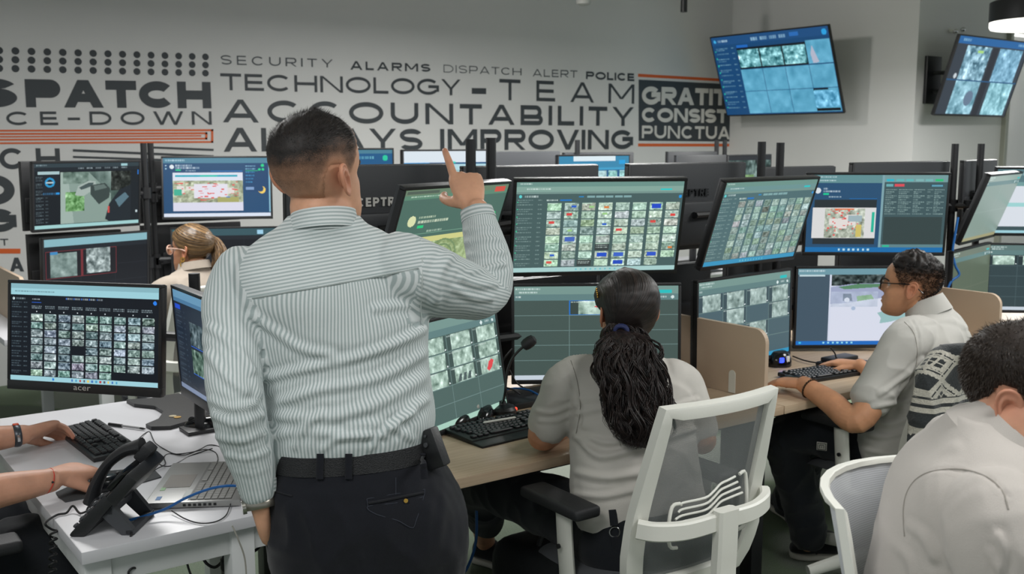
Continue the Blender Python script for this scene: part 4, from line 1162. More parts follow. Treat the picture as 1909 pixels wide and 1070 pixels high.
Pc = catmull(Pm, 6); mb.tube(Pc, np.interp(np.linspace(0, 1, len(Pc)), [0, .15, .5, .85, 1], [.020, .016, .0125, .016, .021]), 12, ry=np.interp(np.linspace(0, 1, len(Pc)), [0, .15, .5, .85, 1], [.026, .024, .020, .024, .026]), up=(0, -.7, .7))
mb.box(pp(-.062, .205, .006), (.05, .044, .03), RP, bev=.008); mb.box(pp(-.062, .022, .010), (.05, .044, .028), RP, bev=.008)
mb.build('handset', M['blacksoft'], PH, local=True)
mb = MB()
for x in (-.045, .075):
    mb.prism([(x-.008, .072, .05), (x-.008, .098, .08), (x-.008, .150, .012), (x-.008, .142, .0), (x-.008, .122, .0)], (.016, 0, 0))
mb.box((.015, .140, .007), (.136, .02, .014), bev=.002); mb.box((.015, .09, .058), (.136, .028, .02), bev=.002)
mb.build('stand', M['graphite'], PH, local=True)
def coil(a, b, turns, r, wire, label, sag=.0, lead=None):
    n = turns*12; t = np.linspace(0, 1, n+1); a, b = np.array(a), np.array(b); d = (b-a)/np.linalg.norm(b-a)
    u = np.cross(d, [0, .3, 1.] if abs(d[2]) < .9 else [1., 0, 0]); u /= np.linalg.norm(u); v = np.cross(d, u)
    P = a+np.outer(t, b-a)+r*(np.outer(np.cos(2*math.pi*turns*t), u)+np.outer(np.sin(2*math.pi*turns*t), v))
    P[:, 2] -= sag*np.sin(math.pi*t)
    if lead is not None: P = np.vstack([catmull(list(lead)+[P[0]], 6)[:-1], P])
    mb = MB(); mb.tube(P, wire, 7); c = P.mean(0); o = mb.build('coiled_cord', M['blackcable']); o.data.transform(Matrix.Translation(-Vector(c))); o.location = c
    return tag(o, label, 'cord')
coil(WZ(240, 1003, .70)+[0, -.012, 0], W(247, 1085, 2.42), 5, .008, .0028, 'black coiled cord hanging over the front edge of the white desk', 0, [WZ(236, 968, .752), WZ(243, 985, .748), WZ(242, 997, .742)+[0, -.008, 0]])
coil(W(100, 985, 2.52), W(97, 1085, 2.48), 7, .008, .0028, 'black coiled cord running off the left edge of the white desk', 0, [WZ(172, 947, .77), WZ(150, 957, .745), WZ(136, 943, .755), WZ(124, 956, .745), WZ(106, 960, .745), WZ(101, 972, .745)+[-.02, 0, 0]])

# laptop
LT = empty('laptop', (.918, 2.655, .7405), 'open silver laptop with blue cable beside the desk phone', 'laptop', None, R_(-130))
# local x along the width, -y side is the hinge-free front, +y the hinge
LT.rotation_euler = (0, 0, R_(-120))
lw, ld = .335, .235
mb = MB(); mb.box((0, 0, .010), (lw, ld, .016), bev=.004); mb.build('base', M['silver'], LT, local=True)
mb = MB(); mb.box((0, -ld*.27, .0183), (.105, .07, .0012)); mb.build('touchpad', mat('taupe_touchpad', (142, 137, 131), .35), LT, local=True)
mb = MB(); mb.box((0, ld*.17, .0181), (lw*.93, ld*.46, .0008)); mb.build('keyboard_well', mat('grey_keyboard_well', (112, 112, 110), .5), LT, local=True)
km = MB().box((0, 0, .001), (.0165, .0148, .0026), bev=.001, seg=1).data('key'); km.materials.append(mat('grey_laptop_key', (136, 136, 133), .5))
for r in range(6):
    for k in range(17 if r != 5 else 12):
        o = bpy.data.objects.new('key', km); COL.objects.link(o); o.parent = LT
        xx = -lw*.465+.009+.0184*k
        if r == 5 and k > 3: xx += .092
        if r == 5 and k == 4: xx -= .055; o.scale = (5.2, 1, 1)
        o.location = (xx, ld*.40-r*.0172-.008, .0188)
mb = MB()
mb.box((.06, -ld*.40, .0184), (.030, .012, .0006)); mb.box((.025, -ld*.33, .0184), (.002, .002, .0006))
mb.build('sticker', mat('pale_green_sticker', (150, 196, 140), .5), LT, local=True)
MB().box((.135, -ld*.38, .0184), (.026, .012, .0006)).build('sticker', mat('blue_sticker', (36, 120, 190), .5), LT, local=True)
MB().box((.105, -ld*.10, .0184), (.06, .016, .0006)).build('sticker', mat('white_text_sticker', (196, 200, 198), .5), LT, local=True)
mb = MB()
for k in range(7): mb.box((lw/2+.0006, -.02+.0125*k, .010), (.002, .007, .006))
mb.build('side_vents', M['blackgloss'], LT, local=True)
op = R_(118); hy = ld/2; Rl = rotm('X', math.pi/2-op)
mb = MB(); mb.box(np.array([0, hy, .018])+Rl @ np.array([0, .003, .11]), (lw, .007, .22), Rl, bev=.003); mb.build('lid', M['silver'], LT, local=True)
mb = MB(); mb.box(np.array([0, hy, .018])+Rl @ np.array([0, -.0012, .112]), (lw-.016, .001, .196), Rl); mb.build('screen', M['blackgloss'], LT, local=True)

# base plate of the monitor with the two coins, pen
P = [WZ(a, b, .742) for (a, b) in [(236, 750), (250, 758), (288, 762), (305, 772), (296, 786), (272, 796), (282, 801), (318, 800), (352, 790), (392, 771), (398, 762), (356, 752), (345, 741), (332, 738), (280, 747)]]
P = [(p[0], p[1], .7405) for p in P]
mb = MB(); mb.prism(P, (0, 0, .012)); c = np.mean(P, 0); o = mb.build('flat_stand_plate', M['black'], smooth=False); o.data.transform(Matrix.Translation(-Vector(c))); o.location = c
tag(o, 'flat black V-shaped monitor base with two coins on it', 'monitor base')
for (a, b, lab, m_) in ((322, 776, 'silvery coin on the black monitor base', mat('nickel_coin', (196, 186, 160), .35, metal=.8)), (331, 778, 'golden coin on the black monitor base', mat('brass_coin', (196, 160, 96), .35, metal=.8))):
    c = WZ(a, b, .753); mb = MB(); mb.cyl((0, 0, 0), (0, 0, .002), .012, n=24); o = mb.build('coin', m_); o.location = (c[0], c[1], .7526); tag(o, lab, 'coin')
A, B = WZ(203, 790.5, .746), WZ(271, 799.5, .746); A[2] = B[2] = .746; d = (B-A)/np.linalg.norm(B-A)
PN = empty('ballpoint_pen', (*((A+B)/2)[:2], .7405), 'black ballpoint pen with clear barrel on the white desk', 'pen')
MB().cyl(A, A+d*.055, .0052, n=14).build('cap', M['black'], PN); MB().cyl(A+d*.05, A+d*.13, .0038, n=14).build('barrel', mat('smoky_clear_plastic', (150, 150, 152), .2), PN)
MB().tube([A+d*.128, A+d*.14, B], [.0038, .0038, .0015], 12).build('tip', M['black'], PN)
# cables on the white desk
cable('thin black mouse cable tangled between keyboard and laptop', [D2(a, b, .744+.004*math.sin(i*1.7)) for i, (a, b) in enumerate([(240, 831), (256, 820), (270, 808), (279, 805), (284, 815), (290, 826), (306, 837), (326, 846), (352, 844), (384, 838), (402, 844), (406, 858), (396, 866), (370, 868), (345, 864)])], .0016, M['blackcable'])
cable('thin black cable looping behind the laptop on the white desk', [D2(a, b, .744+.004*math.sin(i*1.3)) for i, (a, b) in enumerate([(283, 879), (296, 872), (308, 865), (306, 852), (316, 846), (345, 848), (372, 838), (388, 830), (404, 831), (416, 838), (424, 850)])], .0017, M['blackcable'])
cable('thin black cable curling below the tangle on the white desk', [D2(a, b, .745+.005*math.sin(i)) for i, (a, b) in enumerate([(285, 843), (291, 857), (300, 867), (316, 869), (334, 861), (352, 851), (374, 843), (396, 836)])], .0016, M['blackcable'])
cable('bright blue network cable arching over the laptop from the phone', [WZ(224, 958, .765), WZ(232, 970, .75), WZ(252, 967, .752), WZ(285, 957, .757), WZ(312, 947, .765), WZ(345, 929, .785), WZ(385, 913, .80), WZ(420, 906, .81), WZ(452, 907, .80), WZ(490, 915, .78)], .0034, M['bluecable'])
cable('thin black cable sagging in front of the laptop side', [WZ(320, 952, .748), WZ(345, 967, .744), WZ(372, 975, .744), WZ(400, 973, .744), WZ(420, 962, .744), WZ(428, 945, .748), WZ(434, 925, .75), WZ(445, 916, .755), WZ(466, 920, .76)], .0016, M['blackcable'])
cable('pale cable hanging below the front edge of the white desk', [W(433, 980, 2.52), W(444, 1005, 2.52), W(456, 1040, 2.53), W(460, 1085, 2.53)], .002, M['greycable'])
cable('black cable bundle looped round the purple flask', [W(a, b, d_) for (a, b, d_) in [(372, 1028, 2.75), (385, 1050, 2.75), (402, 1057, 2.74), (420, 1040, 2.72), (440, 1020, 2.7), (470, 1008, 2.7), (486, 1012, 2.72), (476, 1026, 2.74), (450, 1032, 2.74), (428, 1026, 2.72), (440, 1012, 2.7), (466, 1016, 2.7)]], .004, M['blackcable'])
cable('black cable hanging under the white desk', [W(a, b, 2.8) for (a, b) in [(347, 1028), (349, 1050), (356, 1072), (368, 1100)]], .003, M['blackcable'])
FL = empty('flask', W(436, 1250, 2.72), 'purple flask with black lid under the white desk', 'flask')
b0 = W(436, 1030, 2.72); mb = MB(); mb.lathe([(.028, -.18), (.034, -.175), (.034, -.045), (.030, -.03)], b0); mb.build('body', mat('steel_flask', (112, 112, 108), .35, metal=.7), FL)
mb = MB(); mb.lathe([(.035, -.04), (.035, -.015), (.030, -.01)], b0); mb.build('lid', M['black'], FL)
mb = MB(); mb.lathe([(.027, -.01), (.027, .04), (.022, .045)], b0+[.008, .02, 0]); mb.build('cup', mat('purple_plastic', (130, 104, 178), .4), FL)
b = W(210, 1085, 2.62); mb = MB(); mb.box((0, 0, .17), (.10, .22, .34), bev=.006); o = mb.build('computer_case', M['black']); o.location = (b[0], b[1], .0); tag(o, 'small black computer case under the white desk', 'computer')

# --- woman's desk
KB2 = keyboard('black keyboard with wrist rest in front of the woman with the wavy ponytail', (1.925, 2.65, .7405), R_(4), .44, .15, .05)
A, B = WZ(901, 788, .768), WZ(962, 778, .768); d = (B-A)/np.linalg.norm(B-A)
mb = MB(); mb.tube([A, A+d*.004, B-d*.006, B], [.002, .0042, .0042, .001], 10); c = (A+B)/2; o = mb.build('pen', M['white']); o.data.transform(Matrix.Translation(-Vector(c))); o.location = c; tag(o, 'slim white pen lying on the keyboard with wrist rest', 'pen')
mc = WZ(936, 768, .741)
MIC = empty('gooseneck_microphone', (mc[0], mc[1], .7405), 'black gooseneck microphone with a red light behind the keyboard', 'microphone')
mb = MB(); mb.lathe([(.05, 0), (.05, .012), (.042, .022), (.016, .028), (.012, .04)], mc); mb.build('base', M['black'], MIC)
dm = 3.45
G = [mc+[0, 0, .03], W(941, 735, dm), W(944, 705, dm), W(948, 685, dm), W(956, 667, dm), W(966, 655, dm), W(976, 646, dm)]
mb = MB(); mb.tube(catmull(G, 6), .0042, 10); mb.build('gooseneck', M['black'], MIC)
a, b = W(974, 647, dm), W(998, 630, dm); d = (b-a)/np.linalg.norm(b-a)
mb = MB(); mb.tube([a, a+d*.004, a+d*.016, a+d*.034, a+d*.046, b], [.008, .016, .0195, .0195, .016, .006], 18); mb.build('foam_windscreen', M['blacksoft'], MIC)
r = mc+np.array([.035, -.03, .012]); mb = MB(); mb.sphere(r, .006); mb.build('red_light', mat('red_led', (255, 60, 40), .4, emit=(255, 60, 40), strength=3), MIC)
mouse('black mouse below the lower monitor with a red car', (1.785, 2.76, .7405), R_(120), 1.2)
mouse('glossy black mouse beside the microphone base', (1.915, 2.80, .7405), R_(140), 1.2)
cable('blue network cable crossing the oak desk beside the man', [WZ(a, b, z) for (a, b, z) in [(795, 786, .745), (815, 792, .745), (838, 789, .745), (862, 779, .75), (880, 765, .775), (896, 752, .79)]], .0034, M['bluecable'])
A, B = WZ(866, 778, .765), WZ(893, 757, .79); mb = MB(); mb.tube([A, B], .007, 8, ry=.002, up=(0, 0, 1)); c = (A+B)/2; o = mb.build('cable_label', M['white']); o.data.transform(Matrix.Translation(-Vector(c))); o.location = c; tag(o, 'white paper tag on the blue network cable', 'tag')
b = WZ(1010, 757, .742); mb = MB(); mb.box((0, 0, .012), (.26, .17, .022), bev=.006); o = mb.build('closed_laptop', M['black']); o.location = (b[0]+.02, 2.90, .7405); tag(o, 'flat closed black laptop under the lower middle monitor', 'laptop')
cable('blue network cable curling under the lower middle monitor', [WZ(a, b, .775+.01*math.sin(i)) for i, (a, b) in enumerate([(930, 730), (958, 724), (985, 727), (1005, 737), (1022, 749), (1040, 758)])], .0034, M['bluecable'])
cable('black cable hanging from the lower middle monitor', [W(a, b, 3.72) for (a, b) in [(950, 690), (962, 712), (975, 722), (990, 728), (1005, 745)]], .003, M['blackcable'])
cable('black cable behind the gooseneck microphone', [W(a, b, 3.62) for (a, b) in [(955, 650), (938, 672), (932, 700), (940, 720), (956, 726), (970, 735)]], .003, M['blackcable'])
BT = empty('water_bottle', (2.76, 2.80, .7405), 'clear water bottle with green cap beside the beige divider', 'bottle')
bc = np.array([2.76, 2.80, .7415])
mb = MB(); mb.lathe([(.028, 0), (.032, .006), (.032, .06), (.030, .066), (.032, .072), (.032, .13), (.026, .17), (.014, .198), (.013, .215)], bc, 28); mb.build('body', mat('clear_bottle_plastic', (214, 220, 216), .08, trans=.92), BT)
mb = MB(); mb.lathe([(.0155, .203), (.0155, .222), (.013, .225)], bc, 24); mb.build('cap', mat('green_cap', (24, 124, 56), .4), BT)
mb = MB(); mb.lathe([(.0322, .075), (.0322, .125)], bc, 28); mb.build('label', mat('pale_bottle_label', (178, 180, 170), .5), BT)
# --- desk of the man in glasses
KB3 = keyboard('black keyboard in front of the man in glasses', (3.395, 2.535, .7405), R_(-6), .43, .14)
mouse('black mouse under the hand of the man in glasses', (3.135, 2.515, .7405), R_(20))
b = WZ(1576, 683, .742); mb = MB(); mb.box((0, 0, .012), (.2, .15, .022), bev=.01); mb.box((0, .03, .03), (.16, .07, .02), bev=.008); o = mb.build('docking_tray', M['black']); o.location = (b[0], b[1], .7405); tag(o, 'black dock behind the keyboard of the man in glasses', 'dock')
SPK = empty('desk_speaker', (*WZ(1450, 680, .742)[:2], .7405), 'small black speaker with a blue light under the gate pictures', 'speaker')
b = WZ(1450, 680, .742); mb = MB(); mb.lathe([(.055, 0), (.055, .02), (.045, .05), (.03, .06)], b); mb.build('body', M['blackgloss'], SPK)
mb = MB(); mb.box(b+[-.03, -.045, .03], (.02, .01, .02), bev=.003); mb.build('blue_light', mat('blue_led', (40, 60, 255), .3, emit=(40, 60, 255), strength=3.0), SPK)
mb = MB(); mb.box(b+[.0, -.05, .03], (.018, .008, .03), bev=.003); mb.build('white_button', M['white'], SPK)
cable('black cable along the oak desk below the white yard monitor', [WZ(a, b, .75) for (a, b) in [(1478, 664), (1500, 672), (1528, 676), (1552, 668), (1580, 664), (1610, 672)]], .003, M['blackcable'])
cable('black cable hanging under the white yard monitor', [W(a, b, 4.25) for (a, b) in [(1548, 648), (1556, 658), (1560, 668), (1572, 674)]], .003, M['blackcable'])
cable('blue network cable behind the head of the man in glasses', [W(a, b, d_) for (a, b, d_) in [(1786, 405, 4.95), (1780, 440, 4.95), (1776, 470, 4.95), (1781, 495, 4.95), (1788, 512, 4.95), (1774, 524, 4.95), (1766, 540, 4.95)]], .006, M['bluecable'])
BG = empty('backpack', WZ(1010, 1075, .0), 'black backpack on the carpet under the oak desk', 'backpack')
bp = np.array([2.06, 2.68, 0.])
BG.location = bp
mb = MB(); mb.box(bp+[0, 0, .17], (.30, .22, .34), bev=.09, seg=5); mb.build('body', mat('black_nylon', (26, 28, 32), .8, bump=(120, .5)), BG)
mb = MB(); mb.box(bp+[0, -.115, .12], (.22, .06, .18), bev=.028, seg=4); mb.build('pocket', mat('grey_black_nylon', (40, 42, 46), .8, bump=(120, .5)), BG)
mb = MB(); mb.tube(catmull([bp+[-.05, -.06, .33], bp+[-.03, -.07, .38], bp+[.03, -.07, .38], bp+[.05, -.06, .33]], 6), .009, 8); mb.build('handle', M['blacksoft'], BG)
for k, (xx, yy, lab) in enumerate([(1.62, 2.85, 'black cables dangling under the oak desk near the woman\'s foot'), (1.75, 2.9, 'black cables dangling under the oak desk behind the backpack')]):
    q = [(xx, yy, .70), (xx+.05, yy-.03, .5), (xx-.04, yy, .33), (xx+.06, yy+.02, .2), (xx+.12, yy-.02, .36), (xx+.1, yy, .70)]
    cable(lab, q, .005, M['blackcable'])
cable('blue cable loop under the oak desk beside the foot', [(1.66, 2.8, .45), (1.70, 2.78, .3), (1.80, 2.78, .22), (1.88, 2.8, .3), (1.9, 2.82, .45)], .005, M['bluecable'])

# --- ceiling fixtures
def pendant(label, x, y, z, r=.30):
    t = empty('pendant_lamp', (x, y, z), label, 'pendant lamp')
    c = np.array([x, y, z])
    mb = MB(); mb.lathe([(r, .0), (r, .13), (r-.02, .14), (.02, .15)], c, 48); mb.build('drum', M['black'], t)
    mb = MB(); mb.lathe([(r-.012, -.045), (r-.004, -.03), (r-.004, .004)], c, 48); mb.build('diffuser', mat('glowing_diffuser', (250, 248, 240), .5, emit=(255, 252, 244), strength=1.6), t)
    mb = MB()
    for k in range(3):
        a = 2*math.pi*k/3; mb.cyl(c+[.2*math.cos(a), .2*math.sin(a), .14], (x, y, 3.4), .0015, n=5)
    mb.build('wire', M['blackcable'], t)
    return t
pendant('round black pendant lamp with glowing underside at upper right', *(W(1934, 40, 7.0)))
c = WY(1275, 12, 6.9)
TS = empty('track_spot', (c[0], c[1], 3.4), 'black cylinder track spot hanging at the top edge', 'spot lamp')
mb = MB(); mb.cyl(c+[0, 0, -.05], c+[.0, 0, .16], .03, n=20); mb.build('body', M['black'], TS); mb = MB(); mb.cyl(c+[0, 0, .16], (c[0], c[1], 3.4), .008, n=8); mb.build('stem', M['black'], TS)
c = WY(1088, 4, 6.9)
SD = empty('smoke_detector', (c[0], c[1], 3.4), 'pale grey smoke detector hanging at the top edge', 'smoke detector')
mb = MB(); mb.lathe([(.03, -.03), (.06, -.015), (.065, .02), (.05, .03)], c); mb.build('body', mat('pale_grey_plastic', (170, 172, 168), .5), SD); mb = MB(); mb.cyl(c+[0, 0, .03], (c[0], c[1], 3.4), .012, n=10); mb.build('stem', M['white'], SD)
c = WY(1775, 58, YC); c[1] = YC-.04
EL = empty('emergency_light', c, 'small chrome twin emergency light above the second wall screen', 'emergency light')
mb = MB(); mb.box(c+[0, .02, .0], (.1, .04, .03), bev=.006); mb.build('bracket', M['white'], EL)
for s_ in (-1, 1):
    mb = MB(); mb.sphere(c+[s_*.06, -.03, 0.012*s_], (.028, .022, .022)); mb.build('lamp_head', M['chrome'], EL)
# ------------------------------------------------------------------ figures: shared building blocks
def nrmz(v): v = np.asarray(v, float); return v/(np.linalg.norm(v)+1e-12)
def az_frame(az, pitch=0., roll=0.):
    """columns right, forward, up for a heading az (degrees, world), pitch up and roll to the right"""
    f = np.array([math.cos(D(az)), math.sin(D(az)), 0]); r = np.array([f[1], -f[0], 0]); u = np.array([0, 0, 1.])
    Rm = np.stack([r, f, u], 1)
    return Rm @ rotm('X', D(pitch)) @ rotm('Y', D(roll))

def limb(mb, P, R, RY=None, up=None, sub=6, n=20, m=0):
    """tapering round-ended limb through P with radii R"""
    P = np.asarray(P, float); R = np.asarray(R, float); RY = R if RY is None else np.asarray(RY, float)
    Q = catmull(np.hstack([P, R[:, None], RY[:, None]]), sub)
    c, r, ry = Q[:, :3], Q[:, 3], Q[:, 4]
    t0 = nrmz(c[0]-c[1]); t1 = nrmz(c[-1]-c[-2]); A = []; B = []
    for k in (80, 55, 28): a = D(k); A.append((c[0]+t0*r[0]*math.sin(a)*.8, r[0]*math.cos(a), ry[0]*math.cos(a)))
    for k in (28, 55, 80): a = D(k); B.append((c[-1]+t1*r[-1]*math.sin(a)*.8, r[-1]*math.cos(a), ry[-1]*math.cos(a)))
    c = np.vstack([[a[0] for a in A], c, [b[0] for b in B]]); r = np.hstack([[a[1] for a in A], r, [b[1] for b in B]]); ry = np.hstack([[a[2] for a in A], ry, [b[2] for b in B]])
    mb.tube(c, r, n, m, ry=ry, up=up)

def loft(mb, secs, n=48, sub=5, m=0, cap=True):
    """secs: (centre, right vector, forward vector, half width, half depth front, half depth back, exponent)"""
    A = np.array([np.hstack([s[0], s[1], s[2], s[3:]]) for s in secs], float)
    A = catmull(A, sub); V = []
    for q in A:
        c, a, f = q[:3], nrmz(q[3:6]), nrmz(q[6:9]); w, df, db, e = q[9:13]
        for j in range(n):
            t = 2*math.pi*j/n; co, si = math.cos(t), math.sin(t)
            x = w*math.copysign(abs(co)**(2/e), co); y = (df if si > 0 else db)*math.copysign(abs(si)**(2/e), si)
            V.append(c+a*x+f*y)
    k = len(A); Fc = [(i*n+j, i*n+(j+1) % n, (i+1)*n+(j+1) % n, (i+1)*n+j) for i in range(k-1) for j in range(n)]
    if cap: Fc += [tuple(range(n))[::-1], tuple((k-1)*n+j for j in range(n))]
    mb.add(np.array(V), Fc, m)

HT = np.array([  # height t, front, back (of head length), half width (of half head width)
    (0.00, .33, -.14, .22), (0.03, .415, -.09, .38), (0.08, .45, -.04, .54), (0.15, .448, .02, .68), (0.22, .450, .08, .77), (0.30, .440, .22, .84),
    (0.37, .435, .34, .885), (0.45, .415, .43, .92), (0.50, .405, .475, .945), (0.57, .445, .505, .975), (0.65, .452, .515, 1.0), (0.75, .425, .495, .985),
    (0.83, .360, .440, .905), (0.90, .260, .350, .745), (0.955, .150, .225, .50), (0.985, .07, .11, .27), (1.0, .012, .012, .03)])
def head_grid(W_=.152, L_=.195, H_=.235, nose=.024, nt=72, na=96, lips=1., jaw=1.):
    """head skin grid in head space (x right, y forward, z up; origin between the ears)"""
    ts = np.linspace(0, 1, nt); ts = np.where(ts > .85, .85+.15*np.sin((ts-.85)/.15*math.pi/2), ts)
    V = np.zeros((nt, na, 3)); A = np.zeros((nt, na))
    for i, t in enumerate(ts):
        f, b, w = [np.interp(t, HT[:, 0], HT[:, k]) for k in (1, 2, 3)]
        if t < .3: w *= 1+(jaw-1)*(1-t/.3)
        f *= L_; b *= L_; w *= W_/2; yc = (f-b)/2; h = (f+b)/2
        for j in range(na):
            a = 2*math.pi*j/na; co, si = math.sin(a), math.cos(a)   # a=0 front
            e = 2.35 if si > 0 else 2.1
            x = w*math.copysign(abs(co)**(2/e), co); y = yc+h*math.copysign(abs(si)**(2/e), si)
            if si > 0:
                g = lambda s_, c_=0: math.exp(-((x-c_)/s_)**2)
                N_ = np.interp(t, [.355, .375, .40, .425, .48, .54, .60], [0, .45, .92, 1.0, .62, .30, .0])*nose
                sg = np.interp(t, [.36, .40, .44, .52, .6], [.0135, .0135, .011, .0085, .008])
                y += N_*g(sg)
                y += lips*(.0065*math.exp(-((t-.275)/.022)**2)+.0065*math.exp(-((t-.215)/.022)**2)-.003*math.exp(-((t-.245)/.008)**2))*g(.020)
                y += .006*math.exp(-((t-.075)/.05)**2)*g(.022)
                y -= (.011*math.exp(-((t-.515)/.038)**2))*(g(.015, .033)+g(.015, -.033))
                y += .004*math.exp(-((t-.58)/.025)**2)*(g(.02, .028)+g(.02, -.028))
                y += .004*math.exp(-((t-.42)/.06)**2)*(g(.016, .04)+g(.016, -.04))
            V[i, j] = (x, y, (t-.47)*H_); A[i, j] = math.degrees(a if a <= math.pi else a-2*math.pi)
    return V, np.repeat(ts[:, None], na, 1), A
def add_head(mb, pos, R, ears=False, s=1., **k):
    V, T, A = head_grid(**k); nt, na = T.shape
    P = (V.reshape(-1, 3)*s) @ R.T+pos
    Fc = [(i*na+j, i*na+(j+1) % na, (i+1)*na+(j+1) % na, (i+1)*na+j) for i in range(nt-1) for j in range(na)]
    Fc += [tuple(range(na))[::-1], tuple((nt-1)*na+j for j in range(na))]
    mb.add(P, Fc)
    if ears:
        W_ = k.get('W_', .152)
        for sd in (-1, 1): add_ear(mb, pos, R, sd, W_, s)
    return V, T, A
def add_ear(mb, pos, R, sd, W_, s=1.):
    nr, na = 16, 40; fr = []; bk = []
    for i in range(nr+1):
        r = i/nr
        for j in range(na):
            a = 2*math.pi*j/na; ca, sa = math.cos(a), math.sin(a)
            hz = .0335*sa; wy = .0200*ca*(1+.20*sa)      # egg, narrower lobe; ca < 0 is the front
            k = min(1., max(0., (ca+.75)/.6)) if sa > -.55 else max(0., 1-(-.55-sa)/.25)*.8
            rel = np.interp(r, [0, .30, .44, .56, .66, .76, .86, .94, 1.], [-.0075, -.0065, -.001, .0035, .0025, .0002, .0038, .0048, .0005])
            flat = np.interp(r, [0, .3, .6, .85, 1.], [-.005, -.003, .001, .002, -.001])
            h = rel*k+flat*(1-k)
            if ca < -.55 and abs(sa+.1) < .55: h = np.interp(r, [0, .35, .62, .85, 1.], [-.006, -.004, .0035, .002, -.004])
            fr.append((wy*r, hz*r, h)); bk.append((wy*r*.96, hz*r*.96, -.0045 if r > .5 else -.016))
    V = []
    for (y, z, h) in fr+bk:
        yy = -.014-y; out = .0105+h+max(0., (y+.0195))*.40
        V.append((sd*(W_/2*.93+out), yy-.22*z, z+.001))
    Fc = []; o2 = (nr+1)*na
    for i in range(nr):
        for j in range(na):
            j2 = (j+1) % na
            Fc.append((i*na+j, i*na+j2, (i+1)*na+j2, (i+1)*na+j)); Fc.append((o2+i*na+j, o2+(i+1)*na+j, o2+(i+1)*na+j2, o2+i*na+j2))
    for j in range(na): Fc.append((nr*na+j, nr*na+(j+1) % na, o2+nr*na+(j+1) % na, o2+nr*na+j))
    mb.add((np.array(V)*s) @ R.T+pos, Fc)
def ears(parent, pos, R, m, W_, s=1., amount=.35):
    """finely modelled ears seated in the skin of the head"""
    for sd in (-1, 1):
        mb = MB(); add_ear(mb, pos, R, sd, W_, s); o = mb.build('ear', m, parent, ang=180); set_point_attr(o.data, 'flush', np.full(len(o.data.vertices), amount))

def add_hand(mb, wrist, fwd, back, thumb_side, curls, thumb=(20, 25), spread=(4, 1, -2, -6), s=1., thumb_out=45, thumb_down=10, roots=None):
    """fwd along the fingers, back = direction the back of the hand faces, thumb_side +1 if the thumb is at cross(fwd, back)"""
    y = nrmz(fwd); z = nrmz(np.asarray(back)-y*(np.asarray(back) @ y)); x = np.cross(y, z)*thumb_side
    T = lambda p: wrist+s*(x*p[0]+y*p[1]+z*p[2])
    secs = [(-.012, .026, .020, .020), (.012, .029, .019, .019), (.045, .039, .017, .018), (.075, .0425, .0155, .016), (.094, .040, .0125, .013)]
    loft(mb, [(T((.002, q[0], 0)), x, z, q[1]*s, q[2]*s, q[3]*s, 2.5) for q in secs], n=28)
    bx = (.0285, .0095, -.0100, -.0275); by = (.090, .096, .091, .081)
    Ls = ((.043, .026, .021), (.047, .029, .022), (.043, .027, .021), (.033, .021, .019)); rr = (.0098, .0100, .0094, .0082)
    out = []
    for i in range(4):
        a = D(spread[i]); p = np.array([bx[i], by[i]-.012, 0.001]); d0 = np.array([math.sin(a), math.cos(a), 0]); cu = 0
        pts = [p, p+np.array([0, .012, 0])]; rad = [rr[i]*1.08, rr[i]*1.1]
        for k in range(3):
            cu += D(curls[i][k]); d = d0*math.cos(cu)+np.array([0, 0, -1.])*math.sin(cu)
            pts.append(pts[-1]+d*Ls[i][k]); rad.append(rr[i]*(1.0, .92, .80)[k])
        P = np.array([T(q) for q in pts]); limb(mb, P, np.array(rad)*s, sub=4, n=14); out.append(P)
    a, dn = D(thumb_out), D(thumb_down)
    d = np.array([math.sin(a)*math.cos(dn), math.cos(a)*math.cos(dn), -math.sin(dn)]); p = np.array([.020, .022, -.005])
    b = nrmz(np.array([-math.cos(a), math.sin(a), -.55]))
    d2 = d*math.cos(D(thumb[0]))+b*math.sin(D(thumb[0])); d3 = d*math.cos(D(sum(thumb)))+b*math.sin(D(sum(thumb)))
    pts = [p, p+d*.042]; pts.append(pts[-1]+d2*.033); pts.append(pts[-1]+d3*.026)
    limb(mb, np.array([T(q) for q in pts]), np.array([.0165, .0128, .0112, .0092])*s, sub=4, n=14)
    return out

def remeshed(name, mb, m, parent, voxel=.005, smooth=2, factor=.5, fn=None, keep=False):
    """union of everything in mb as one continuous surface"""
    v = np.vstack(mb.v)
    Mi = np.array(parent_matrix(parent).inverted()); v = v @ Mi[:3, :3].T+Mi[:3, 3]
    me = bpy.data.meshes.new(name); me.from_pydata(v.tolist(), [], mb.f)
    bm = bmesh.new(); bm.from_mesh(me); bmesh.ops.recalc_face_normals(bm, faces=bm.faces); bm.to_mesh(me); bm.free()
    o = bpy.data.objects.new(name, me); COL.objects.link(o)
    rm = o.modifiers.new('r', 'REMESH'); rm.mode = 'VOXEL'; rm.voxel_size = voxel; rm.adaptivity = 0
    if smooth:
        sm = o.modifiers.new('s', 'SMOOTH'); sm.factor = factor; sm.iterations = smooth
    dg = bpy.context.evaluated_depsgraph_get(); dg.update()
    me2 = bpy.data.meshes.new_from_object(o.evaluated_get(dg))
    o.modifiers.clear(); o.data = me2; bpy.data.meshes.remove(me); me2.name = name
    me2.materials.clear()
    for q in (m if isinstance(m, (list, tuple)) else [m]): me2.materials.append(q)
    if fn:
        co, no = mesh_np(me2); W_ = co+np.array(parent_matrix(parent))[:3, 3]
        d = fn(W_, no)
        if d is not None: me2.vertices.foreach_set('co', (co+(no*d[:, None] if d.ndim == 1 else d)).ravel())
    me2.polygons.foreach_set('use_smooth', [True]*len(me2.polygons)); me2.update()
    o.parent = parent
    return o
def mesh_np(me):
    n = len(me.vertices); co = np.empty(n*3); no = np.empty(n*3)
    me.vertices.foreach_get('co', co); me.vertex_normals.foreach_get('vector', no)
    return co.reshape(-1, 3), no.reshape(-1, 3)
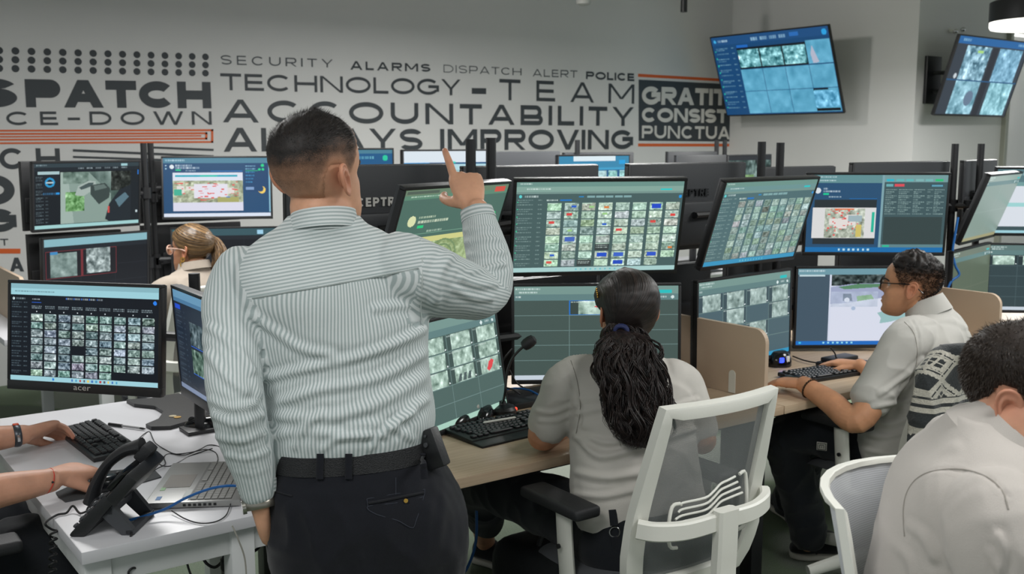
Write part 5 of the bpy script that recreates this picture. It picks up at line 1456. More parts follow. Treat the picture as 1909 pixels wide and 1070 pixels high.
def vnoise(P, sc, seed=0.):
    """cheap smooth noise in -1..1 from summed sines with turned directions"""
    q = np.random.RandomState(int(seed*13)+5); out = np.zeros(len(P)); P = np.asarray(P)*np.asarray(sc)
    for k in range(7):
        d = q.randn(3); d /= np.linalg.norm(d); f = q.uniform(.6, 1.9)
        out += np.sin((P @ d)*f*6.283+q.uniform(0, 6.28)+1.3*np.sin((P @ nrmz(q.randn(3)))*4.1+q.uniform(0, 6.28)))
    return out/7*1.7
def folds(P, sc, amp, seed, sharp=2.0):
    """cloth-like ridges: sharpened |noise|"""
    n = vnoise(P, sc, seed); return amp*(1-np.abs(n)**(1/sharp))
def proj_np(P):
    d = P-CAM; z = d @ FWD
    return CX+F_PX*(d @ RGT)/z, CY-F_PX*(d @ UPV)/z

def skin_mat(name, col, red=(186, 104, 82)):
    m = mat(name, col, .5, sss=.12, spec=.35, bump=(900, .06))
    nt = m.node_tree; N = nt.nodes; L = nt.links; b = N['Principled BSDF']
    tc = N.new('ShaderNodeTexCoord'); nz = N.new('ShaderNodeTexNoise'); nz.inputs['Scale'].default_value = 22; nz.inputs['Detail'].default_value = 5
    L.new(tc.outputs['Object'], nz.inputs['Vector'])
    cr = N.new('ShaderNodeValToRGB'); e = cr.color_ramp.elements; c = np.array(col, float)
    e[0].position = .3; e[0].color = (*s2l(c*.93), 1); e[1].position = .72; e[1].color = (*s2l(np.clip(c*1.04, 0, 255)), 1)
    L.new(nz.outputs[0], cr.inputs[0])
    at = N.new('ShaderNodeAttribute'); at.attribute_name = 'flush'
    mx = N.new('ShaderNodeMix'); mx.data_type = 'RGBA'; L.new(at.outputs['Fac'], mx.inputs[0]); L.new(cr.outputs[0], mx.inputs[6]); mx.inputs[7].default_value = (*s2l(red), 1)
    L.new(mx.outputs[2], b.inputs['Base Color'])
    return m
def set_point_attr(me, name, vals):
    a = me.attributes.new(name, 'FLOAT', 'POINT'); a.data.foreach_set('value', np.asarray(vals, np.float32))
def flush(o, spots):
    """spots: (world centre, radius, amount)"""
    co, _ = mesh_np(o.data); P = co+np.array(parent_matrix(o.parent))[:3, 3]; f = np.zeros(len(P))
    for c, r, a in spots: f = np.maximum(f, a*np.exp(-(np.linalg.norm(P-np.asarray(c), axis=1)/r)**2))
    set_point_attr(o.data, 'flush', f)

# --- hair
def hair_mat(name, col, tip=None, rough=.38, spec=.5):
    m = bpy.data.materials.new(name); m.use_nodes = True
    nt = m.node_tree; N = nt.nodes; L = nt.links; b = N['Principled BSDF']
    at = N.new('ShaderNodeAttribute'); at.attribute_name = 'flow'
    nz = N.new('ShaderNodeTexNoise'); nz.inputs['Scale'].default_value = 1.0; nz.inputs['Detail'].default_value = 6
    L.new(at.outputs['Vector'], nz.inputs['Vector'])
    cr = N.new('ShaderNodeValToRGB'); e = cr.color_ramp.elements; c = np.array(col, float); t = np.array(tip if tip is not None else c*1.5+8, float)
    e[0].position = .36; e[0].color = (*s2l(c), 1); e[1].position = .72; e[1].color = (*s2l(np.clip(t, 0, 255)), 1)
    L.new(nz.outputs[0], cr.inputs[0]); L.new(cr.outputs[0], b.inputs['Base Color'])
    b.inputs['Roughness'].default_value = rough; b.inputs['Specular IOR Level'].default_value = spec
    bp = N.new('ShaderNodeBump'); bp.inputs['Strength'].default_value = .55; bp.inputs['Distance'].default_value = .004
    L.new(nz.outputs[0], bp.inputs['Height']); L.new(bp.outputs[0], b.inputs['Normal'])
    return m
def fade_mat(name, dark, skin, scale=900):
    """short hair over skin: attribute cover 0..1 says how much of the skin the stubble hides"""
    m = bpy.data.materials.new(name); m.use_nodes = True
    nt = m.node_tree; N = nt.nodes; L = nt.links; b = N['Principled BSDF']
    at = N.new('ShaderNodeAttribute'); at.attribute_name = 'cover'
    tc = N.new('ShaderNodeTexCoord'); nz = N.new('ShaderNodeTexNoise'); nz.inputs['Scale'].default_value = scale; nz.inputs['Detail'].default_value = 2
    n2 = N.new('ShaderNodeTexNoise'); n2.inputs['Scale'].default_value = 60; n2.inputs['Detail'].default_value = 3
    L.new(tc.outputs['Object'], nz.inputs['Vector']); L.new(tc.outputs['Object'], n2.inputs['Vector'])
    a1 = N.new('ShaderNodeMath'); a1.operation = 'MULTIPLY_ADD'; L.new(nz.outputs[0], a1.inputs[0]); a1.inputs[1].default_value = .9; a1.inputs[2].default_value = -.45
    a2 = N.new('ShaderNodeMath'); a2.operation = 'MULTIPLY_ADD'; L.new(n2.outputs[0], a2.inputs[0]); a2.inputs[1].default_value = .35; a2.inputs[2].default_value = -.175
    s1 = N.new('ShaderNodeMath'); L.new(a1.outputs[0], s1.inputs[0]); L.new(a2.outputs[0], s1.inputs[1])
    s2 = N.new('ShaderNodeMath'); s2.use_clamp = True; L.new(s1.outputs[0], s2.inputs[0]); L.new(at.outputs['Fac'], s2.inputs[1])
    mx = N.new('ShaderNodeMix'); mx.data_type = 'RGBA'; L.new(s2.outputs[0], mx.inputs[0]); mx.inputs[6].default_value = (*s2l(skin), 1); mx.inputs[7].default_value = (*s2l(dark), 1)
    L.new(mx.outputs[2], b.inputs['Base Color']); b.inputs['Roughness'].default_value = .55; b.inputs['Specular IOR Level'].default_value = .3
    bp = N.new('ShaderNodeBump'); bp.inputs['Strength'].default_value = .25; bp.inputs['Distance'].default_value = .002; L.new(nz.outputs[0], bp.inputs['Height']); L.new(bp.outputs[0], b.inputs['Normal'])
    return m
def hair_cap(name, head, pos, R, line, thick, m, parent, s=1., cover=None, flow=None, bump=.0, seed=1):
    """shell over the scalp; line(angle) = hairline height t; thick(t, angle) metres"""
    V, T, A = head; nt, na = T.shape
    no = np.zeros_like(V)
    du = np.roll(V, -1, 1)-np.roll(V, 1, 1); dv = np.gradient(V, axis=0); no = np.cross(du, dv); no /= np.linalg.norm(no, axis=2)[..., None]+1e-12
    cen = np.array([0, -.01, .03]); sg = np.sign(np.sum(no*(V-cen), axis=2)); no *= sg[..., None]
    no[-4:] = nrmz([0, 0, 1.])
    ln = np.vectorize(line)(A)
    d = T-ln; w = np.clip(d/.035, 0, 1)
    th = np.vectorize(thick)(T, A)*w**.7+np.where(w > 0, .0006, 0)
    if bump: th = th*(1+bump*vnoise(V.reshape(-1, 3), 42, seed).reshape(nt, na)*w)
    Vo = V+no*th[..., None]-no*(np.where(d < 0, .003, 0))[..., None]
    keep = d > -.03
    P = (Vo.reshape(-1, 3)*s) @ R.T+pos
    Fc = [(i*na+j, i*na+(j+1) % na, (i+1)*na+(j+1) % na, (i+1)*na+j) for i in range(nt-1) for j in range(na) if keep[i, j] and keep[i+1, j] and keep[i, (j+1) % na]]
    Fc.append(tuple((nt-1)*na+j for j in range(na)))
    used = sorted({k for q in Fc for k in q}); mp_ = {k: i for i, k in enumerate(used)}
    mb = MB(); mb.add(P[used], [tuple(mp_[k] for k in q) for q in Fc])
    o = mb.build(name, m, parent, ang=180)
    if cover is not None:
        set_point_attr(o.data, 'cover', np.vectorize(cover)(T, A).reshape(-1)[used])
    if flow is not None:
        at = o.data.attributes.new('flow', 'FLOAT_VECTOR', 'POINT'); at.data.foreach_set('vector', np.array([flow(V.reshape(-1, 3)[k]) for k in used]).ravel())
    return o, (V, no, T, A, ln)
def strands(name, roots, dirs, lens, width, m, parent, bend=None, seg=3, seed=0):
    q = np.random.RandomState(seed); V = []; Fc = []
    for p, d, l in zip(roots, dirs, lens):
        b = q.randn(3)*.25 if bend is None else bend+q.randn(3)*.12
        side = nrmz(np.cross(d, q.randn(3))); base = len(V)
        for k in range(seg):
            t = k/seg; c = p+l*(d*t+b*t*t*.5); w = width*(1-t*.8); V.append(c-side*w); V.append(c+side*w)
        V.append(p+l*(d+b*.5))
        for k in range(seg-1): Fc.append((base+2*k, base+2*k+1, base+2*k+3, base+2*k+2))
        Fc.append((base+2*seg-2, base+2*seg-1, base+2*seg))
    mb = MB(); mb.add(np.array(V), Fc)
    o = mb.build(name, m, parent, fix=False, ang=180); return o
def scalp_strands(name, cap, pos, R, count, lenf, width, m, parent, s=1., sweep=(0, 0, 0), tmin=.0, seed=0, lift=.0, rand=.28):
    V, no, T, A, ln = cap; q = np.random.RandomState(seed); nt, na = T.shape; rt = []; dr = []; le = []
    tries = 0
    while len(rt) < count and tries < count*12:
        tries += 1
        i, j = q.randint(nt-1), q.randint(na)
        if T[i, j] < ln[i, j]+tmin or q.rand() > math.sqrt(max(.02, 1-((T[i, j]-.47)/.54)**2)): continue
        u, v = q.rand(2); p = V[i, j]*(1-u)*(1-v)+V[i+1, j]*u*(1-v)+V[i, (j+1) % na]*v*(1-u)+V[i+1, (j+1) % na]*u*v
        d = nrmz(no[i, j]*1.0+np.array(sweep)+q.randn(3)*rand)
        rt.append((p*s+no[i, j]*lift) @ R.T+pos); dr.append(R @ d); le.append(lenf(T[i, j], A[i, j])*q.uniform(.7, 1.15))
    return strands(name, rt, dr, le, width, m, parent, seed=seed)

def cloth(name, col, weave=700, rough=.85, var=.03, bump=.35, sheen=.15):
    return mat(name, col, rough, bump=(weave, bump), var=(9, var), spec=.2, sheen=sheen)
M['denim'] = cloth('black_trouser_cloth', (30, 33, 38)); M['navy'] = cloth('dark_navy_trouser_cloth', (19, 21, 28), 900)
M['polo'] = cloth('heather_grey_polo', (206, 202, 195), 900); M['polo2'] = cloth('pale_grey_polo', (196, 194, 188), 900); M['polo3'] = cloth('warm_grey_polo', (190, 184, 178), 900)
M['fleece'] = cloth('cream_fleece', (160, 149, 137), 300); M['sole'] = mat('pale_rubber_sole', (186, 182, 172), .6); M['shoe'] = cloth('black_shoe_knit', (24, 25, 28), 500)
def eyes_brows(parent, pos, R, s=1., H_=.235, L_=.195, brow=(40, 30, 26), eyes=True):
    if eyes:
        for sd in (-1, 1):
            mb = MB(); c = pos+R @ (s*np.array([sd*.0325, L_*.40-.0155, .045*H_])); mb.sphere(c, .0118*s, n=16, k=10)
            mb.sphere(c+R @ (s*np.array([0, .0085, 0])), (.0056*s, .004*s, .0056*s), R, m=1); mb.build('eye', [M['eyewhite'], M['iris']], parent)
    for sd in (-1, 1):
        mb = MB(); P = [pos+R @ (s*np.array([sd*x, L_*y, z*H_])) for (x, y, z) in ((.016, .452, .108), (.03, .445, .122), (.044, .395, .118), (.052, .34, .10))]
        mb.tube(catmull(P, 5), .0028*s, 7, ry=.0045*s)
        mb.build('eyebrow', M['brow'], parent)
M['brow'] = mat('eyebrow_hair', (40, 30, 26), .7); M['eyewhite'] = mat('eye_white', (214, 206, 200), .25); M['iris'] = mat('dark_iris', (40, 26, 18), .15)
def shoe(parent, heel, toe, up=(0, 0, 1), name='shoe', w=.045, h=.085):
    heel, toe = np.array(heel, float), np.array(toe, float); f = nrmz(toe-heel); u = nrmz(np.array(up)-f*(np.array(up) @ f)); r = np.cross(f, u); L_ = np.linalg.norm(toe-heel)
    mb = MB()
    q = [(.0, .6, .5, .0), (.06, .85, .9, 0), (.25, .85, 1., 0), (.45, .88, .78, 0), (.65, 1.05, .55, 0), (.85, .95, .42, 0), (.97, .6, .30, 0), (1., .3, .2, 0)]
    loft(mb, [(heel+f*L_*a+u*(.022+h*hh*.42), r, u, w*ww, h*hh*.62, h*hh*.45, 2.6) for (a, ww, hh, _) in q], n=28)
    o = mb.build(name, M['shoe'], parent)
    mb = MB(); loft(mb, [(heel+f*L_*a+u*.013, r, u, w*(ww+.12), .014, .013, 4) for (a, ww, hh, _) in q], n=28)
    mb.build('sole', M['sole'], o)
    o2 = mb
    return o
# ------------------------------------------------------------------ the standing man who points
def stripe_mat():
    m = bpy.data.materials.new('green_grey_striped_shirt_cotton'); m.use_nodes = True
    nt = m.node_tree; N = nt.nodes; L = nt.links; b = N['Principled BSDF']
    at = N.new('ShaderNodeAttribute'); at.attribute_name = 'stripe'
    fr = N.new('ShaderNodeMath'); fr.operation = 'FRACT'; L.new(at.outputs['Fac'], fr.inputs[0])
    pg = N.new('ShaderNodeMath'); pg.operation = 'PINGPONG'; pg.inputs[1].default_value = .5; L.new(at.outputs['Fac'], pg.inputs[0])
    mr = N.new('ShaderNodeMapRange'); mr.interpolation_type = 'SMOOTHSTEP'; mr.inputs[1].default_value = .18; mr.inputs[2].default_value = .34
    L.new(pg.outputs[0], mr.inputs[0])
    mx = N.new('ShaderNodeMix'); mx.data_type = 'RGBA'; L.new(mr.outputs[0], mx.inputs[0])
    mx.inputs[6].default_value = (*s2l((205, 211, 211)), 1); mx.inputs[7].default_value = (*s2l((158, 170, 170)), 1)
    L.new(mx.outputs[2], b.inputs['Base Color']); b.inputs['Roughness'].default_value = .85; b.inputs['Specular IOR Level'].default_value = .2
    tc = N.new('ShaderNodeTexCoord'); nz = N.new('ShaderNodeTexNoise'); nz.inputs['Scale'].default_value = 60; nz.inputs['Detail'].default_value = 5; L.new(tc.outputs['Object'], nz.inputs['Vector'])
    bp = N.new('ShaderNodeBump'); bp.inputs['Strength'].default_value = .25; bp.inputs['Distance'].default_value = .004; L.new(nz.outputs[0], bp.inputs['Height']); L.new(bp.outputs[0], b.inputs['Normal'])
    return m
M['stripe'] = stripe_mat()
SM = skin_mat('tan_skin_of_pointing_man', (208, 158, 128))
gz = W(640, 900, 2.27)
MAN = empty('person', (gz[0], gz[1], 0), 'standing person in striped shirt and dark trousers, back turned, pointing up', 'person')
azm = 63.0
Rb = az_frame(azm); RR, FF = Rb[:, 0], Rb[:, 1]
Rs = az_frame(azm+7); RS, FS = Rs[:, 0], Rs[:, 1]
sc_ = 2.22/F_PX
RT = nrmz(RR+np.array([0, 0, .045]))      # the waistband rises a little to the right
def row(py, d, db): return py-(py-HZ)*db/d*min(1., max(0., (py-520)/200.))
def sec(px, py, hw, d, df, db, e=2.3, fr=None):
    if fr is None: fr = (RT if py > 815 else RR, FF)
    return (W(px, row(py, d, db), d), fr[0], fr[1], hw*d/F_PX, df, db, e)
tors = [sec(655, 905, 146, 2.275, .12, .115), sec(655, 868, 151, 2.27, .125, .12), sec(655, 848, 154, 2.268, .130, .128), sec(655, 822, 157, 2.265, .135, .134), sec(650, 770, 157, 2.26, .135, .130), sec(640, 700, 160, 2.255, .13, .122),
        sec(629, 630, 170, 2.25, .125, .125, 2.4), sec(619, 560, 178, 2.245, .115, .125, 2.6, (RS, FS)), sec(612, 500, 176, 2.24, .095, .115, 2.7, (RS, FS)), sec(609, 462, 150, 2.235, .08, .092, 2.5, (RS, FS)), sec(606, 436, 112, 2.228, .07, .082, 2.2, (RS, FS)), sec(604, 420, 82, 2.22, .066, .080, 2.1, (RS, FS)), sec(604, 402, 66, 2.22, .060, .068, 2.1, (RS, FS))]
SH_R, EL_R, WR_R = W(772, 512, 2.24), W(902, 545, 2.46), W(889, 388, 2.54)
SH_L, EL_L, WR_L = W(438, 535, 2.23), W(443, 745, 2.10), W(483, 930, 2.165)
def shirt():
    mb = MB(); loft(mb, tors, n=64)
    # right sleeve
    limb(mb, [W(740, 500, 2.24), W(782, 517, 2.25), W(845, 535, 2.36), EL_R, W(912, 500, 2.49), W(901, 440, 2.52), W(892, 402, 2.535)], [.082, .083, .072, .060, .0565, .049, .040], n=28)
    # left sleeve
    limb(mb, [W(462, 510, 2.23), W(437, 548, 2.22), W(432, 620, 2.17), W(440, 735, 2.11), W(455, 810, 2.13), W(474, 880, 2.155), W(481, 918, 2.163)], [.070, .064, .061, .0585, .054, .044, .036], n=28)
    SEG = [('R', [SH_R, EL_R, W(889, 400, 2.535)]), ('L', [SH_L, EL_L, W(481, 918, 2.185)])]
    px_f = [  # fold lines on the back, photo pixels: points, height, width
        ([(800, 610), (740, 640), (660, 668), (560, 690), (500, 705)], .0065, .010), ([(798, 655), (740, 690), (680, 712), (590, 728), (515, 752)], .006, .011),
        ([(500, 770), (560, 782), (640, 774), (720, 745), (795, 700)], .006, .013), ([(795, 745), (760, 772), (720, 812)], .006, .010),
        ([(505, 812), (570, 802), (640, 812), (700, 806)], .0045, .012), ([(470, 590), (520, 625), (560, 650), (620, 664)], .0055, .010),
        ([(790, 590), (760, 570), (700, 575)], .004, .010), ([(770, 820), (740, 800), (700, 790), (650, 795)], .004, .009), ([(690, 838), (720, 800), (770, 770)], .005, .008),
        ([(452, 650), (480, 700), (492, 735)], .004, .010), ([(550, 834), (565, 800), (600, 770)], .004, .009), ([(600, 838), (640, 815), (690, 812)], .004, .008),
        ([(846, 470), (820, 505), (812, 560)], .007, .012), ([(880, 505), (905, 500), (940, 492)], .006, .007), ([(872, 476), (900, 472), (938, 470)], .005, .007), ([(868, 452), (898, 446), (930, 446)], .005, .007),
        ([(868, 430), (895, 424), (922, 424)], .004, .006), ([(862, 520), (890, 530), (925, 530)], .006, .009), ([(850, 540), (885, 556), (915, 556)], .005, .009),
        ([(392, 745), (430, 760), (480, 752)], .003, .008), ([(396, 775), (440, 790), (490, 775)], .003, .008), ([(405, 815), (450, 822), (495, 806)], .003, .008), ([(425, 850), (460, 856), (500, 842)], .004, .007), ([(440, 880), (470, 884), (500, 872)], .003, .006),
        ([(390, 610), (430, 640), (470, 690)], .005, .010), ([(388, 660), (420, 700), (460, 730)], .005, .010)]
    def disp(P, no):
        d = folds(P, (3.0, 3.0, 1.8), .0042, 3, 1.5)-.003+.0012*vnoise(P, (11, 11, 8), 4)
        u, v = proj_np(P); vis = np.clip(-(no @ FWD)*2.2, 0, 1)
        k = np.linalg.norm(P-CAM, axis=1)/F_PX
        for pts, hgt, wd in px_f:
            Q = catmull(pts, 6); dd = np.full(len(P), 1e9)
            for a, b in zip(Q[:-1], Q[1:]):
                ab = b-a; t = np.clip(((u-a[0])*ab[0]+(v-a[1])*ab[1])/(ab @ ab), 0, 1)
                dd = np.minimum(dd, np.hypot(u-a[0]-ab[0]*t, v-a[1]-ab[1]*t))
            x = dd*k/wd
            d += vis*hgt*(np.exp(-x*x)-.55*np.exp(-((x-1.5)/.8)**2))
        lowz = np.clip((P[:, 2]-1.01)/.05, 0, 1)
        return d*np.clip(lowz+.25, 0, 1)
    o = remeshed('shirt', mb, M['stripe'], MAN, .0062, 2, fn=disp)
    # the way the stripes run: up the back, across the yoke, along the sleeves
    me = o.data; co, no = mesh_np(me); P = co+np.array(parent_matrix(MAN))[:3, 3]; u, v = proj_np(P)
    q = P-W(630, 700, 2.25); x = q @ RR; y = q @ FF
    st = np.arctan2(x/.175, -y/.125)*.168+.0016*vnoise(P, (3, 3, 5), 8)
    # sleeves
    sl = {}
    for nm, J in SEG:
        best = np.full(len(P), 1e9); s = np.zeros(len(P))
        ref = nrmz(FF*.3+RR*(1 if nm == 'R' else -1)*.2+np.array([0, 0, .2]))
        for a, b in zip(J[:-1], J[1:]):
            ab = b-a; t = np.clip(((P-a) @ ab)/(ab @ ab), 0, 1); r = P-a-np.outer(t, ab); dd = np.linalg.norm(r, axis=1)
            ax = nrmz(ab); e1 = nrmz(np.cross(ax, nrmz(np.cross(J[1]-J[0], J[2]-J[1])))); e2 = np.cross(ax, e1)
            ss = np.arctan2(r @ e2, r @ e1)*.058
            k = dd < best; best[k] = dd[k]; s[k] = ss[k]
        sl[nm] = (best, s)
    xs = (P-W(630, 560, 2.24)) @ RS
    yokez = np.interp(u, [440, 470, 780, 800], [562, 556, 500, 497]); back = (no @ FWD) < .35
    isR = (sl['R'][0] < .115) & (xs > .150+.02*np.clip((540-v)/60, -1, 1)); isL = (sl['L'][0] < .1) & (xs < -.168+.0*(v))
    isL |= (u < np.interp(v, [480, 560, 620, 700, 780, 860], [418, 432, 452, 474, 490, 506])) & (sl['L'][0] < .11)
    yoke = (v < yokez) & ~isR & ~isL
    syk = (v-yokez)*2.24/F_PX*1.0+0
    S = np.where(yoke, syk, st); S = np.where(isR, sl['R'][1], S); S = np.where(isL, sl['L'][1], S)
    cls = np.where(isR, 2, np.where(isL, 3, np.where(yoke, 1, 0)))
    pitch = .0078
    n = len(me.loops); lv = np.empty(n, np.int32); me.loops.foreach_get('vertex_index', lv)
    ls = np.empty(len(me.polygons), np.int32); lt = np.empty(len(me.polygons), np.int32); me.polygons.foreach_get('loop_start', ls); me.polygons.foreach_get('loop_total', lt)
    val = np.empty(n, np.float32); arrs = [st, syk, sl['R'][1], sl['L'][1]]
    pc = cls[lv[ls]]; pl = np.repeat(pc, lt)
    for k in range(4): mk = pl == k; val[mk] = arrs[k][lv[mk]]
    a = me.attributes.new('stripe', 'FLOAT', 'CORNER'); a.data.foreach_set('value', val/pitch)
    return o
SHIRT = shirt()
# seam of the yoke, collar, cuff, placket of the sleeve
def on_back(px, py, d0=2.05):
    """first point of the shirt met along a photo ray"""
    o_ = Vector(CAM)-Vector(MAN.location); r = Vector(W(px, py, 1)-CAM).normalized()
    hit, loc, nor, _ = SHIRT.ray_cast(o_, r)
    return (np.array(loc)+np.array(MAN.location)-np.array(r)*.0006) if hit else None
seam = [on_back(px, py) for px, py in [(470, 556), (500, 551), (540, 544), (590, 536), (640, 527), (690, 518), (740, 508), (780, 500)]]
seam = [q for q in seam if q is not None]
if len(seam) > 3:
    mb = MB(); mb.tube(catmull(seam, 6), .0018, 6); mb.build('yoke_seam', mat('grey_seam_thread', (150, 160, 158), .8), SHIRT)
seam = [on_back(px, py) for px, py in [(783, 440), (787, 480), (787, 530), (785, 580), (792, 625)]]
seam = [q for q in seam if q is not None]
if len(seam) > 3:
    mb = MB(); mb.tube(catmull(seam, 6), .0016, 6); mb.build('armhole_seam', mat('pale_seam_thread', (176, 184, 182), .8), SHIRT)
HP = W(593, 333, 2.215)
RH = az_frame(azm-44, 4)
mb = MB(); HM = add_head(mb, HP, RH, W_=.160, L_=.205, H_=.252, nose=.025, jaw=1.08)
limb(mb, [W(604, 450, 2.225), W(602, 420, 2.22), W(598, 375, 2.225), HP+RH @ np.array([0, -.01, 0])], [.066, .064, .066, .05], n=24)
limb(mb, [W(610, 480, 2.245), W(630, 650, 2.255), W(655, 840, 2.27), W(660, 930, 2.28)], [.08, .09, .10, .10], [.06, .08, .08, .08], up=RR)
limb(mb, [W(610, 490, 2.245), W(690, 490, 2.24), SH_R, W(840, 530, 2.35), EL_R, W(900, 470, 2.51), WR_R], [.05, .05, .048, .045, .038, .036, .0285])
limb(mb, [W(610, 490, 2.245), W(530, 500, 2.24), SH_L, W(440, 640, 2.16), EL_L, W(465, 850, 2.15), WR_L], [.05, .05, .046, .043, .036, .034, .0285])
# pointing hand: knuckles up, index straight, the other fingers folded away from us
fwd = nrmz(W(873, 330, 2.58)-WR_R)
Hn = add_hand(mb, W(884, 388, 2.545), fwd, -FWD+RGT*.25+UPV*.15, -1, [(2, 4, 3), (88, 95, 60), (92, 98, 60), (92, 98, 60)], thumb=(30, 40), thumb_out=48, thumb_down=35, s=1.02, spread=(2, 0, 0, 0))
# hanging left hand, relaxed
fwd = nrmz(W(500, 1002, 2.24)-WR_L)
add_hand(mb, W(483, 937, 2.163), fwd, -RGT-FWD*.35, 1, [(22, 28, 18), (26, 32, 20), (30, 34, 22), (34, 38, 24)], thumb=(15, 15), thumb_out=30, thumb_down=20, s=1.0, spread=(2, 0, -1, -3))
for sx in (-1, 1):
    hip = W(660, 930, 2.28)+RR*sx*.09; ft = np.array([MAN.location[0], MAN.location[1], 0])+RR*sx*.11
    limb(mb, [hip, (hip+ft)/2+FF*.02, ft+[0, 0, .10]], [.07, .05, .04])
BODY = remeshed('body', mb, SM, MAN, .0045, 1)
ear = HP+RH @ np.array([.085, -.01, 0]); earl = HP+RH @ np.array([-.085, -.01, 0])
flush(BODY, [(ear, .03, .35), (earl, .03, .6), (Hn[0][-1], .02, .35), (Hn[0][2], .02, .25)])
def line_m(a):
    a = abs(a); return float(np.interp(a, [0, 30, 55, 68, 80, 92, 108, 122, 140, 180], [.86, .85, .80, .62, .44, .60, .60, .42, .26, .22]))
def cover_m(t, a):
    ed = max(0., .11-(t-line_m(a)))*8; a = abs(a); top = np.interp(a, [0, 60, 90, 130, 180], [.80, .74, .78, .68, .62]); return float(np.interp(t, [.24, .34, .46, .58, top, top+.08], [-.7, -.05, .34, .62, .9, 1.1]))-ed
capo, capg = hair_cap('hair', HM, HP, RH, line_m, lambda t, a: float(np.interp(t, [.2, .5, .7, .80, .9, 1], [.0004, .0015, .005, .008, .010, .010])), fade_mat('faded_dark_hair', (34, 31, 30), (184, 138, 110)), MAN, cover=cover_m, bump=.15, seed=2)
M['darkhair'] = mat('dark_hair_strand', (34, 30, 29), .4, spec=.5)
st_ = scalp_strands('hair_strands', capg, HP, RH, 16000, lambda t, a: float(np.interp(t, [.45, .62, .72, .82, 1], [.002, .004, .010, .017, .020])), .00055, M['darkhair'], MAN, sweep=(.25, .9, .2), tmin=.2, seed=4, lift=.001)
st_.parent = capo; st_.matrix_parent_inverse = Matrix.Identity(4)
eyes_brows(BODY, HP, RH, 1.0, .252, .205)
ears(BODY, HP, RH, SM, .160, 1.04)
# shirt collar: a folded band round the neck
def ring_band(name, m, parent, lo, hi, w0, w1, n=40, th=.004, stripe=None, gap=0):
    """band between two ellipses (centre, right, fwd, a, b)"""
    V = []; a0 = D(gap)
    for (c, r, f, a, b), k in ((lo, 0), (hi, 0), (hi, -th), (lo, -th)):
        for j in range(n):
            t = math.pi/2+a0+(2*math.pi-2*a0)*j/(n-1); V.append(c+r*(a+k)*math.cos(t)+f*(b+k)*math.sin(t))
    Fc = [(q*n+j, q*n+j+1, ((q+1) % 4)*n+j+1, ((q+1) % 4)*n+j) for q in range(4) for j in range(n-1)]
    mb = MB(); mb.add(V, Fc); o = mb.build(name, m, parent, ang=60)
    if stripe:
        me = o.data; co, _ = mesh_np(me); a = me.attributes.new('stripe', 'FLOAT', 'POINT'); a.data.foreach_set('value', (np.tile(np.concatenate([np.zeros(n), np.ones(n)*stripe, np.ones(n)*stripe, np.zeros(n)]), 1)/.0078).astype(np.float32))
    return o
fl = lambda c, r, f, a, b: (c, r, f, a, b)
cR = az_frame(azm+3); tilt = cR @ rotm('X', D(-14)) @ rotm('Y', D(-3))
ring_band('collar', M['stripe'], SHIRT, fl(W(600, 432, 2.212), tilt[:, 0], tilt[:, 1], .079, .083), fl(W(603, 396, 2.214), tilt[:, 0], tilt[:, 1], .068, .072), 0, 0, stripe=.040, gap=8)
ring_band('collar_band', M['stripe'], SHIRT, fl(W(601, 437, 2.214), tilt[:, 0], tilt[:, 1], .074, .078), fl(W(603, 398, 2.214), tilt[:, 0], tilt[:, 1], .066, .069), 0, 0, stripe=.036, gap=8)
ax = nrmz(WR_R-W(898, 430, 2.525)); e1 = nrmz(np.cross(ax, FWD)); e2 = np.cross(ax, e1)
ring_band('cuff', M['stripe'], SHIRT, fl(W(893, 410, 2.532), e1, e2, .043, .043), fl(W(888, 391, 2.54), e1, e2, .040, .040), 0, 0, stripe=.02, gap=0)
ax = nrmz(WR_L-W(474, 880, 2.17)); e1 = nrmz(np.cross(ax, FWD)); e2 = np.cross(ax, e1)
ring_band('cuff', M['stripe'], SHIRT, fl(W(478, 898, 2.16), e1, e2, .0415, .040), fl(W(483, 922, 2.168), e1, e2, .037, .036), 0, 0, stripe=.026, gap=0)
# wrist watch
WTC = tag(empty('wrist_watch', W(484, 934, 2.19), 'steel wrist watch on the hanging left wrist of the standing man', 'watch'))
c = W(485, 939, 2.168); mb = MB(); P = [c+e1*.0315*math.cos(t)+e2*.0305*math.sin(t) for t in np.linspace(0, 2*math.pi, 33)[:-1]]
mb.tube(P, .009, 8, ry=.0022, up=ax, closed=True); mb.build('strap', mat('brushed_steel', (150, 146, 136), .3, metal=.9), WTC)
mb = MB(); k = nrmz(-RGT*.9-FWD*.3); k = nrmz(k-ax*(k @ ax)); mb.cyl(c+k*.029, c+k*.037, .0145, n=24); mb.build('case', mat('steel_case', (170, 168, 160), .25, metal=.9), WTC)
# trousers, belt, loops, pockets
mb = MB()
def tsec(px, py, hw, d, df, db, e=2.4): return sec(px, py, hw, d, df, db, e)
loft(mb, [tsec(656, 846, 146, 2.27, .121, .118), tsec(657, 880, 152, 2.272, .126, .126), tsec(664, 930, 172, 2.28, .13, .142), tsec(678, 990, 182, 2.29, .13, .15, 2.6), tsec(690, 1060, 182, 2.30, .125, .138, 2.8), tsec(695, 1110, 170, 2.31, .11, .11, 2.8)], n=64)
for sx in (-1, 1):
    top = W(690, 1050, 2.30)+RR*sx*.098; ft = np.array([MAN.location[0], MAN.location[1], 0])+RR*(.04+sx*.12)+FF*.02
    limb(mb, [top, top*.55+ft*.45+FF*.02, top*.25+ft*.75, ft+[0, 0, .05]], [.105, .085, .075, .068], n=28)
TR = remeshed('trousers', mb, M['navy'], MAN, .008, 3, fn=lambda P, no: folds(P, (6, 6, 4), .008, 12, 1.5)*np.clip((.95-P[:, 2])/.06, 0, 1)+.0015*vnoise(P, (16, 16, 12), 3))
